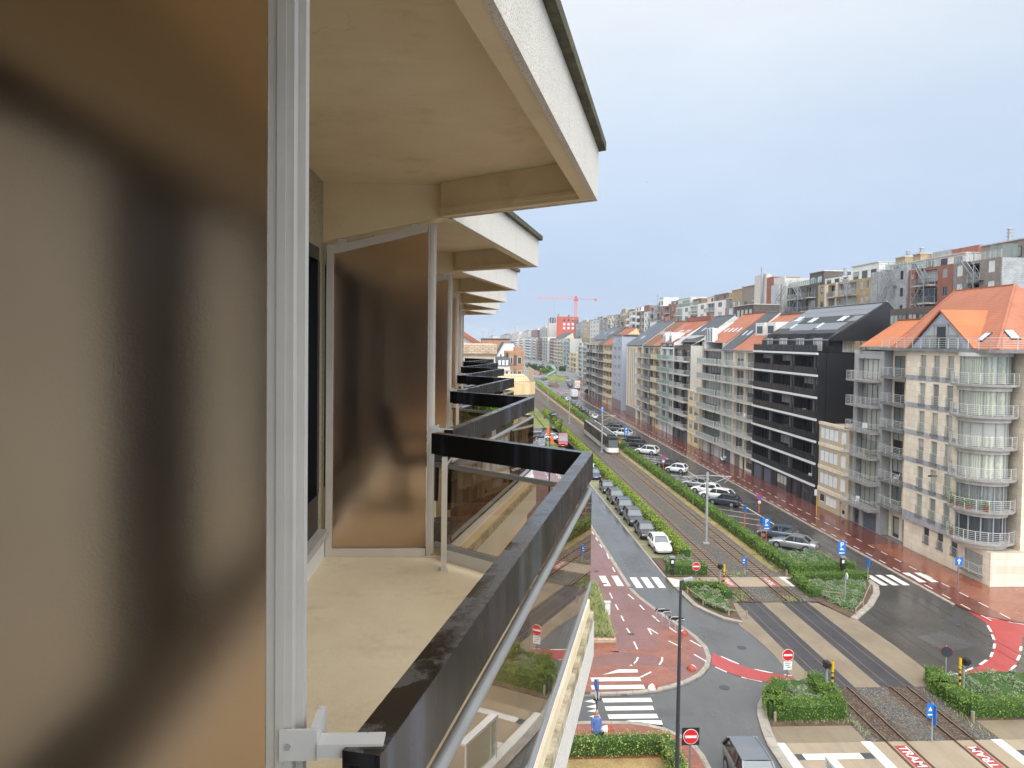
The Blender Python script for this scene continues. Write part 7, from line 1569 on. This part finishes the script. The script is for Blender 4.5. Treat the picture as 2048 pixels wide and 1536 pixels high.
# moped on the pavement
t = thing('moped', 'white moped parked against the grey garage front', 'moped', (44.9, 127.2, .1), None, radians(100)); m = M(); m.tube([(-.55, 0, .5), (-.3, 0, .62), (.0, 0, .45), (.3, 0, .35), (.45, 0, .8), (.5, 0, 1.0)], [.12, .2, .14, .12, .1, .05], 8); m.build('body', MT['paint_white'], t, 60); m = M(); m.tube([(-.65, 0, .78), (-.1, 0, .8)], [.12, .13], 8); m.build('seat', MT['black_plastic'], t, 60)
for xx in (-.5, .6): m = M(); m.disc((xx, 0, .24), 'y', .24, .1, 16); m.build('wheel', MT['rubber'], t, 40)
m = M(); m.tube([(.47, -.3, 1.03), (.5, 0, 1.0), (.47, .3, 1.03)], .02, 6); m.build('handlebar', MT['black_metal'], t); m = M(); m.box(-.95, -.62, -.2, .2, .85, 1.2); m.build('top_box', MT['paint_white'], t)
# tram
def tram():
    x0, y0 = 26.95, 136.3; t = thing('tram', 'white and black tram running away along the right track beside the hedge', 'tram', (x0, y0, 0)); w = 1.2; bl_, wn, lw, rf, gp, ds = M(), M(), M(), M(), M(), M()
    secs = [(y0 + 1.5, y0 + 9.6), (y0 + 10.2, y0 + 19.6), (y0 + 20.2, y0 + 28.8)]
    for a, b in secs:
        lw.box(x0 - w, x0 + w, a, b, .35, 1.28); wn.box(x0 - w - .01, x0 + w + .01, a, b, 1.282, 2.62); bl_.box(x0 - w, x0 + w, a, b, 2.622, 3.2)
        rf.box(x0 - .8, x0 + .8, a + .6, b - .6, 3.2, 3.42)
        for i in range(5): yy = a + (b-a)*(i+.5)/5; ds.box(x0 - w - .022, x0 - w - .011, yy - .05, yy + .05, .4, 2.6); rf.box(x0 - .65, x0 + .65, yy - .45, yy + .45, 3.42, 3.58)
    for a in (y0 + 9.6, y0 + 19.6): gp.box(x0 - w + .1, x0 + w - .1, a, a + .6, .5, 3.1)
    fr = M(); st = [(0, .72), (.12, .86), (.5, .97), (1.5, 1.0)]
    for (d0, k0), (d1, k1) in zip(st[:-1], st[1:]): fr.add([(x0 + s*w*k, y0 + d, z) for d, k in ((d0, k0), (d1, k1)) for s, z in ((-1,.35),(1,.35),(1,1.2),(-1,1.2))], [(0,4,7,3),(1,2,6,5),(3,7,6,2),(0,1,5,4)])
    fr.quad((x0 - w*.72, y0, .35), (x0 + w*.72, y0, .35), (x0 + w*.72, y0, 1.2), (x0 - w*.72, y0, 1.2)); fr.build('front_mask', MT['paint_white'], t, 50)
    g = M(); sg = [(.0, .72), (.15, .86), (.55, .96), (1.5, 1.0)]
    for (d0, k0), (d1, k1) in zip(sg[:-1], sg[1:]): g.add([(x0 + s*w*k, y0 + d + (.35 if z > 2 else 0)*(1 - d/1.5), z) for d, k in ((d0, k0), (d1, k1)) for s, z in ((-1,1.202),(1,1.202),(1,2.65),(-1,2.65))], [(0,4,7,3),(1,2,6,5)])
    g.quad((x0 - w*.72, y0, 1.202), (x0 + w*.72, y0, 1.202), (x0 + w*.72, y0 + .35, 2.65), (x0 - w*.72, y0 + .35, 2.65)); g.build('windscreen', MT['tram_ws'], t, 50)
    c = M(); c.prism([(x0 - w*.74, y0 + .35), (x0 + w*.74, y0 + .35), (x0 + w, y0 + 1.5), (x0 - w, y0 + 1.5)], 2.652, 3.2); hd = c.build('front_header', MT['tram_roof'], t); c = M(); c.box(x0 - .65, x0 + .65, y0 + .3, y0 + .345, 2.72, 3.05); c.build('destination_display', MT['black_plastic'], hd)
    for s in (-1, 1): c = M(); c.box(x0 + s*.62 - .16, x0 + s*.62 + .16, y0 - .025, y0 - .002, .75, .95); c.build('headlight', MT['lamp_white'], t); c = M(); c.bar((x0 + s*1.0, y0 + .5, 2.4), (x0 + s*1.42, y0 + .25, 2.3), .08, .5); c.build('mirror', MT['orange_sign' if s > 0 else 'black_plastic'], t)
    c = M(); c.prism([(x0 - .6, y0 - .5), (x0 + .6, y0 - .5), (x0 + .9, y0), (x0 - .9, y0)], .28, .5); c.build('coupler_skirt', MT['w_pink'], t)
    lw.build('lower_side', MT['tram_white'], t); wn.build('window_band', MT['tram_glass'], t); bl_.build('roof_edge', MT['tram_roof'], t); rf.build('roof_equipment', MT['tram_equip'], t); gp.build('gangway', MT['black_plastic'], t); ds.build('door_post', MT['black_plastic'], t)
    rl = M()
    for s in (-1, 1): rl.bar((x0 + s*1.02, y0 + 2, 3.34), (x0 + s*1.02, y0 + 28, 3.34), .16, .2)
    rl.build('roof_rail', MT['tram_white'], t)
    p = M(); yy = y0 + 15; p.tube([(x0 - .4, yy, 3.5), (x0 - .4, yy + 1.2, 4.5), (x0 - .4, yy, 5.6)], .04, 5); p.tube([(x0 + .4, yy, 3.5), (x0 + .4, yy + 1.2, 4.5), (x0 + .4, yy, 5.6)], .04, 5); p.bar((x0 - .8, yy, 5.65), (x0 + .8, yy, 5.65), .08, .06); p.build('pantograph', MT['black_metal'], t)
    b = M()
    for a, c_ in secs: b.box(x0 - .95, x0 + .95, a + .4, c_ - .4, .16, .34)
    b.build('bogie', MT['black_metal'], t)
plain('tram_ws', (.04,.055,.05), .15, spec=.35); plain('tram_white', (.62,.60,.54), .4); plain('tram_glass', (.030,.022,.020), .3, spec=.2); plain('tram_equip', (.09,.09,.09), .6); plain('tram_roof', (.045,.042,.04), .6)
tram()
# ------------------------------------------------------------------ person in a blue coat
plain('skin', (.52,.31,.22), .6); plain('coat', (.10,.17,.42), .7, var=.2, vs=9, bump=.3, bs=25); plain('hair', (.36,.19,.09), .7, var=.3, vs=20); plain('trousers', (.02,.022,.03), .8); plain('shoe', (.3,.29,.27), .6)
def person():
    px, py = 6.78, 37.62; t = thing('person', 'person in a blue knee length coat walking behind the front hedge, holding a dark bag', 'person', (px, py, .09))
    V = [(0,0,.92),(0,0,1.12),(0,.01,1.36),(0,.0,1.46),(0,-.02,1.56),(0,-.02,1.66)]; R = [(.13,.11),(.13,.10),(.15,.10),(.055,.055),(.085,.095),(.07,.085)]; E = [(0,1),(1,2),(2,3),(3,4),(4,5)]
    def chain(st, pts):
        last = st
        for p, r in pts: V.append(p); R.append((r, r)); E.append((last, len(V)-1)); last = len(V)-1
        return last
    for s in (-1, 1):
        chain(0, [((s*.09,0,.88),.10),((s*.10,.10*s,.5),.065),((s*.10,.06*s,.1),.045),((s*.10,.06*s - .02,.03),.045),((s*.11,.06*s - .17,.02),.035)])
        hnd = chain(2, [((s*.17,.0,1.39),.075),((s*.23,.04*s,1.12),.05),((s*.22,-.08,.9),.036),((s*.22,-.10,.83),.03)])
        for i, dx in enumerate((-.03,-.01,.01,.03)): chain(hnd, [((s*.22 + dx, -.11, .78),.011),((s*.22 + dx, -.10,.74 + .008*abs(i-1.4)),.009),((s*.22 + dx, -.075,.725 + .006*abs(i-1.4)),.008)])
        chain(hnd, [((s*.19, -.13, .80),.011),((s*.185,-.12,.77),.009)])
    me = bpy.data.meshes.new('body'); me.from_pydata(V, E, []); o = bpy.data.objects.new('body', me); COL.objects.link(o)
    sk_ = o.modifiers.new('skin', 'SKIN'); sb = o.modifiers.new('sub', 'SUBSURF'); sb.levels = 2; sb.render_levels = 2
    for i, r in enumerate(R): me.skin_vertices[0].data[i].radius = r; me.skin_vertices[0].data[i].use_root = (i == 0)
    dg = bpy.context.evaluated_depsgraph_get(); dg.update(); me2 = bpy.data.meshes.new_from_object(o.evaluated_get(dg)); bpy.data.objects.remove(o); me2.name = 'body'; me2.materials.clear(); me2.materials.append(MT['skin']); inst(me2, 'body', t)
    m = M(); m.lathe([(.26,.62),(.27,.66),(.23,.95),(.20,1.12),(.235,1.34),(.17,1.45),(.075,1.50),(.07,1.47)], 0, 0, 20); me3 = m.mesh('coat', MT['coat'], 60)
    for v in me3.vertices: v.co.y *= .72
    inst(me3, 'coat', t)
    m = M()
    for s in (-1, 1): m.tube([(s*.17,0,1.40),(s*.235,.04*s,1.12),(s*.225,-.075,.92)], [.092,.072,.058], 10)
    inst(m.mesh('sleeve', MT['coat'], 60), 'sleeve', t)
    m = M()
    for s in (-1, 1): m.tube([(s*.09,.02*s,.8),(s*.10,.10*s,.5),(s*.10,.06*s,.08)], [.12,.085,.065], 10)
    inst(m.mesh('trousers', MT['trousers'], 60), 'trousers', t)
    m = M(); m.lathe([(.0,1.765),(.06,1.755),(.10,1.70),(.112,1.62),(.105,1.55),(.12,1.47),(.095,1.47),(.085,1.6)], 0, .012, 14, radians(-20), radians(200)); m.lathe([(.0,1.767),(.065,1.755),(.098,1.70),(.1,1.66)], 0, -.01, 16); inst(m.mesh('hair', MT['hair'], 60), 'hair', t)
    m = M(); m.tube([(0,-.115,1.63),(0,-.135,1.60),(0,-.115,1.585)], [.012,.018,.01], 6)
    for s in (-1, 1): m.tube([(s*.035,-.108,1.645),(s*.035,-.112,1.645)], .012, 8); m.tube([(s*.088,-.02,1.65),(s*.094,-.02,1.60)], .018, 6)
    m.tube([(-.03,-.108,1.555),(.03,-.108,1.555)], .007, 5); inst(m.mesh('face', MT['skin'], 60), 'face', t)
    for s in (-1, 1): m = M(); m.tube([(s*.10,.06*s + .04,.03),(s*.10,.06*s - .05,.045),(s*.11,.06*s - .19,.025)], [.04,.055,.035], 8); inst(m.mesh('shoe', MT['shoe'], 60), 'shoe', t)
    b = thing('bag', 'small dark bag hanging from the hand of the blue coated person', 'bag', (px + .25, py - .1, .55)); m = M(); m.prism([(px + .12, py - .2), (px + .4, py - .2), (px + .4, py - .06), (px + .12, py - .06)], .52, .78); m.tube([(px + .16, py - .13, .78), (px + .2, py - .1, .86), (px + .3, py - .1, .86), (px + .36, py - .13, .78)], .012, 5); m.build('pouch', MT['black_plastic'], b)
person()
# ------------------------------------------------------------------ statue, gulls, pot
t = thing('statue', 'pale green bronze statue of a coiling winged creature on the plaza mound', 'statue', (43, 402, 0)); m = M()
def sp(*pp): return [(*AY(px, py, 402 + dy), 0) for px, py, dy in pp]
def P3(px, py, dy=0): q = AY(px, py, 402 + dy); return (q[0], 402 + dy, q[1])
m.tube([P3(1092,757), P3(1093.5,753), P3(1097,749.5), P3(1102.5,747), P3(1108,744), P3(1112,741), P3(1109,738), P3(1105,735.5), P3(1103,731), P3(1105,729)], [.35,.6,.6,.7,.9,1.1,.8,.55,.4,.2], 8); m.build('body', MT['patina'], t, 60)
m = M(); m.tube([P3(1094,755), P3(1098,753), P3(1100,757)], [.3,.5,.35], 8); m.tube([P3(1112,742), P3(1114,750), P3(1112,757)], [.55,.4,.3], 8); m.build('leg', MT['patina'], t, 60)
m = M()
for k in range(3): m.add([P3(1104,741 - k), P3(1101.5 + k,733 - k*1.5, 2), P3(1106 + k*2,735 - k*2, 4), P3(1110 + k*2,741, 4)], [(0,1,2,3)]); m.add([P3(1104,741.6 - k, 1), P3(1101.5 + k,733.3 - k*1.5, 3), P3(1106 + k*2,735.3 - k*2, 5), P3(1110 + k*2,741.3, 5)], [(3,2,1,0)])
m.build('wing', MT['patina'], t)
def gull(label, px, py, Y, tilt):
    q = AY(px, py, Y); t = thing('gull', label, 'bird', (q[0], Y, q[1]), None); x, y, z = q[0], Y, q[1]; m = M(); m.tube([(x - .22, y, z - .02), (x - .1, y, z), (x + .08, y, z), (x + .2, y, z + .03), (x + .28, y, z + .02)], [.02,.06,.07,.04,.01], 8)
    for s in (-1, 1): m.add([(x - .08, y, z), (x + .1, y, z), (x + .12, y + s*.3, z + .16 + tilt), (x - .02, y + s*.3, z + .15 + tilt), (x - .12, y + s*.65, z + .08), (x + .0, y + s*.62, z + .1)], [(0,1,2,3),(3,2,5,4)]); m.add([(x - .08, y, z - .015), (x + .1, y, z - .015), (x + .12, y + s*.3, z + .145 + tilt), (x - .02, y + s*.3, z + .135 + tilt), (x - .12, y + s*.65, z + .07), (x + .0, y + s*.62, z + .09)], [(3,2,1,0),(4,5,2,3)])
    m.build('body', MT['w_lgrey'], t)
gull('tiny gull high in the sky right of the near roof slab', 1293, 364, 170, .05); gull('tiny gull lower in the sky above the right hand skyline', 1411, 512, 180, 0)
t = thing('plant_tub', 'dark round shrub in a tub by the far pavement corner', 'plant', (45.3, 286, 0)); m = M(); m.lathe([(0,.1),(.5,.1),(.6,.8),(0,.82)], 45.3, 286, 12); m.build('tub', MT['conc_d'], t); m = M()
for _ in range(300): d = Vector((RND.gauss(0,1), RND.gauss(0,1), RND.gauss(0,1))).normalized()*RND.uniform(.4, .8); leaf(m, (45.3 + d.x, 286 + d.y, 1.5 + d.z), .35)
m.build('foliage', MT['leaf_dark'], t)
t = thing('balcony_plants', 'green potted plants behind the glass of the third balcony', 'plants', (.35, 11.0, FZ)); m = M(); m.box(.15, .6, 10.6, 11.6, FZ, FZ + .3); m.build('trough', MT['conc_d'], t); m = M()
for _ in range(700): leaf(m, (RND.uniform(.05, .6), RND.uniform(10.4, 11.7), FZ + RND.uniform(.3, .72)), .08)
m.build('foliage', MT['leaf_mid'], t)
# ------------------------------------------------------------------ belongings on balconies
def chair(label, x, y, z, rot, mat='paint_white', name='balcony_chair'):
    t = thing(name, label, 'chair', (x, y, z), None, rot if rot else 1e-6)
    for i in (-1, 1):
        for j in (-1, 1): m = M(); m.bar((i*.2, j*.2, 0), (i*.22, j*.22, .43), .04, .04, (1,.01,0)); inst(m.mesh('leg', MT[mat]), 'leg', t)
    m = M(); m.box(-.25, .25, -.25, .25, .42, .47); inst(m.mesh('seat', MT[mat]), 'seat', t)
    m = M(); m.bar((.24, 0, .47), (.36, 0, .98), .5, .04, (1, 0, .2)); inst(m.mesh('backrest', MT[mat]), 'backrest', t)
    for i in (-1, 1): m = M(); m.bar((-.22, i*.26, .66), (.28, i*.26, .68), .05, .03); m.bar((-.2, i*.26, .43), (-.2, i*.26, .66), .04, .04, (1,.01,0)); inst(m.mesh('armrest', MT[mat]), 'armrest', t)
    return t
def planter(label, x, y, z, w=.5, h=.5, mat='leaf_mid', pot='bollard_red'):
    t = thing('potted_plant', label, 'plant', (x, y, z)); m = M(); m.lathe([(0, z), (w*.3, z), (w*.42, z + .35), (w*.36, z + .35), (0, z + .3)], x, y, 10); m.build('pot', MT[pot], t); m = M()
    for _ in range(140): d = Vector((RND.gauss(0,.4)*w, RND.gauss(0,.4)*w, abs(RND.gauss(0,.5))*h)); leaf(m, (x + d.x, y + d.y, z + .36 + d.z), .14)
    m.build('foliage', MT[mat], t)
chair('dark garden chair seen blurred through the frosted screen across the balcony', -.47, 6.85, FZ, radians(200), 'black_plastic', 'garden_chair')
chair('white chair on the lowest balcony of the narrow grey block', 45.25, 82.6, 2.66, radians(20)); chair('white chair on a lower balcony of the entrance bay of the stone corner block', 46.2, 76.2, 6.57, radians(-30)); chair('white chair high on the narrow grey block, third balcony from the top', 45.3, 81.2, 11.46, radians(60)); chair('pale wicker chair on the second lowest balcony of the black block', 46.1, 95.0, 5.75, radians(0), 'cream'); chair('pale chair on the middle balcony of the black block', 46.1, 98.6, 11.5, radians(40), 'cream'); chair('white chair on the lowest balcony of the black block', 46.0, 96.2, 2.85, radians(30))
chair('white chair behind glass on the third floor of the two column cream block', 45.3, 118.6, 8.72, radians(30)); chair('dark chair on the white finned balcony two below the roof', 45.2, 137.6, 14.55, radians(10), 'black_plastic')
for lab, x, y, z in (('leafy pot at the left end of the second lowest rounded balcony', 45.35, 66.0, 6.65), ('terracotta pot with plant on the second lowest rounded balcony, second from left', 45.1, 64.8, 6.65), ('terracotta potted plant in the middle of the second lowest rounded balcony', 45.3, 63.4, 6.65), ('terracotta potted plant at the right of the second lowest rounded balcony', 46.3, 62.4, 6.65), ('potted plant on the lowest rounded balcony', 45.2, 65.3, 3.79), ('green potted shrub on the third balcony of the narrow grey block', 45.4, 80.3, 8.52), ('green plant on the white finned balcony at mid height', 45.3, 134.0, 11.65), ('green plant among the pale green glass balconies, fourth floor', 45.4, 170.0, 11.65), ('green plant on a lower pale green glass balcony', 45.4, 169.2, 5.85), ('big green plant on the black block balcony above the entrance', 46.1, 104.0, 8.7)): planter(lab, x, y, z, .6, .6)
# ------------------------------------------------------------------ moist sea air
hz = M(); hz.box(-2550, 2550, -650, 4250, -1.1, 75); ho = hz.build('haze', bpy.data.materials.new('sea_haze'), None, None, 'stuff'); hm = ho.data.materials[0]; hm.use_nodes = True; hn = hm.node_tree
hn.nodes.remove(hn.nodes['Principled BSDF']); pv = hn.nodes.new('ShaderNodeVolumePrincipled'); pv.inputs['Color'].default_value = (.86, .91, .97, 1); pv.inputs['Density'].default_value = HAZE; pv.inputs['Anisotropy'].default_value = .1; hn.links.new(pv.outputs[0], hn.nodes['Material Output'].inputs['Volume'])
# ------------------------------------------------------------------ sky, sun, render settings
EL, AZ = radians(34), radians(172)           # soft overcast light from behind and left of the camera's back
wd = bpy.data.worlds.new('World'); SC.world = wd; wd.use_nodes = True; nt = wd.node_tree; bg = nt.nodes['Background']
sk = nt.nodes.new('ShaderNodeTexSky'); sk.sky_type = 'NISHITA'; sk.sun_disc = False; sk.sun_elevation = EL; sk.sun_rotation = AZ; sk.air_density = 1.0; sk.dust_density = 2.0
tc = nt.nodes.new('ShaderNodeTexCoord'); sx = nt.nodes.new('ShaderNodeSeparateXYZ'); nt.links.new(tc.outputs['Generated'], sx.inputs[0])
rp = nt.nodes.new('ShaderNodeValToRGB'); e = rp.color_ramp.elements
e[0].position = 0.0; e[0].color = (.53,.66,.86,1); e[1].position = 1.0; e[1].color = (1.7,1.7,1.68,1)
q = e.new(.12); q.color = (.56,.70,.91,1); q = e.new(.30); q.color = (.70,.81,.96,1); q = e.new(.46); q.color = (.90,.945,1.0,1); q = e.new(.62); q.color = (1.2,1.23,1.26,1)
ns = nt.nodes.new('ShaderNodeTexNoise'); ns.inputs['Scale'].default_value = 1.6; ns.inputs['Detail'].default_value = 5; nt.links.new(tc.outputs['Generated'], ns.inputs['Vector'])
ma = nt.nodes.new('ShaderNodeMath'); ma.operation = 'MULTIPLY_ADD'; ma.inputs[1].default_value = .22; nt.links.new(ns.outputs['Fac'], ma.inputs[0])
ad = nt.nodes.new('ShaderNodeMath'); ad.operation = 'ADD'; nt.links.new(sx.outputs['Z'], ma.inputs[2]); nt.links.new(ma.outputs[0], ad.inputs[0]); ad.inputs[1].default_value = -.11
nt.links.new(ad.outputs[0], rp.inputs['Fac'])
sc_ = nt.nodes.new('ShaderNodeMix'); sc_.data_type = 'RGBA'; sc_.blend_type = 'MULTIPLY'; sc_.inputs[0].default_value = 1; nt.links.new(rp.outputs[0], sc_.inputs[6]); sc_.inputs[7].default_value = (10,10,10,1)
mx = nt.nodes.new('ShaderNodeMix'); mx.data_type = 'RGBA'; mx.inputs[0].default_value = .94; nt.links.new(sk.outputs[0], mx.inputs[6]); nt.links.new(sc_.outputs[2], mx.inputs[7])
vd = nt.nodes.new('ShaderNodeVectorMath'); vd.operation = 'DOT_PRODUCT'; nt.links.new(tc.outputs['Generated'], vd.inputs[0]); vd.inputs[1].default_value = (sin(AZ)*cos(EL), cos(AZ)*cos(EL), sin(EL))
mr = nt.nodes.new('ShaderNodeMapRange'); mr.interpolation_type = 'SMOOTHSTEP'; mr.inputs['From Min'].default_value = -.1; mr.inputs['From Max'].default_value = .95; mr.inputs['To Min'].default_value = 1.0; mr.inputs['To Max'].default_value = 2.6; nt.links.new(vd.outputs['Value'], mr.inputs['Value'])  # added glow brightens the out-of-view sky behind the camera to light facades
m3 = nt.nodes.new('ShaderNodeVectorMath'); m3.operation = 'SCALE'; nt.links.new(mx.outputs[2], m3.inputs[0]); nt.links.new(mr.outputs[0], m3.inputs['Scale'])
n2 = nt.nodes.new('ShaderNodeTexNoise'); n2.inputs['Scale'].default_value = 2.2; n2.inputs['Detail'].default_value = 7; n2.inputs['Roughness'].default_value = .58; mp = nt.nodes.new('ShaderNodeMapping'); mp.inputs['Scale'].default_value = (1, 1, 2.6); nt.links.new(tc.outputs['Generated'], mp.inputs['Vector']); nt.links.new(mp.outputs[0], n2.inputs['Vector'])
cr = nt.nodes.new('ShaderNodeValToRGB'); cr.color_ramp.elements[0].position = .36; cr.color_ramp.elements[0].color = (.965,.975,.985,1); cr.color_ramp.elements[1].position = .68; cr.color_ramp.elements[1].color = (1.06,1.06,1.055,1); nt.links.new(n2.outputs['Fac'], cr.inputs['Fac'])
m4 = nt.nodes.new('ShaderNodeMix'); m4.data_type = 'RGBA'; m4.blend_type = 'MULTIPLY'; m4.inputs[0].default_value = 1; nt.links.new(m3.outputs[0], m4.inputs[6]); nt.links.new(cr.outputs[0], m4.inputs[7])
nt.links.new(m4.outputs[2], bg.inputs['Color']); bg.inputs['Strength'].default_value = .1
ld = bpy.data.lights.new('sun', 'SUN'); ld.energy = 1.15; ld.angle = radians(50); ld.color = (1.0, .96, .90); lo = bpy.data.objects.new('sun', ld); COL.objects.link(lo)
sv = Vector((sin(AZ)*cos(EL), cos(AZ)*cos(EL), sin(EL))); lo.rotation_euler = sv.to_track_quat('Z', 'Y').to_euler(); lo.location = (0, -50, 120)
vs = SC.view_settings; SC.display_settings.display_device = 'sRGB'; vs.view_transform = 'Standard'; vs.look = 'None'; vs.exposure = 0.0; vs.gamma = 1.0
SC.render.engine = 'CYCLES'; cy = SC.cycles; cy.use_denoising = True; cy.denoiser = 'OPENIMAGEDENOISE'; cy.max_bounces = 8; cy.diffuse_bounces = 4; cy.glossy_bounces = 4; cy.transmission_bounces = 6; cy.transparent_max_bounces = 24; cy.volume_bounces = 0; cy.sample_clamp_indirect = 6; cy.use_adaptive_sampling = True; cy.adaptive_threshold = .015
SC.render.resolution_x = 1024; SC.render.resolution_y = 768
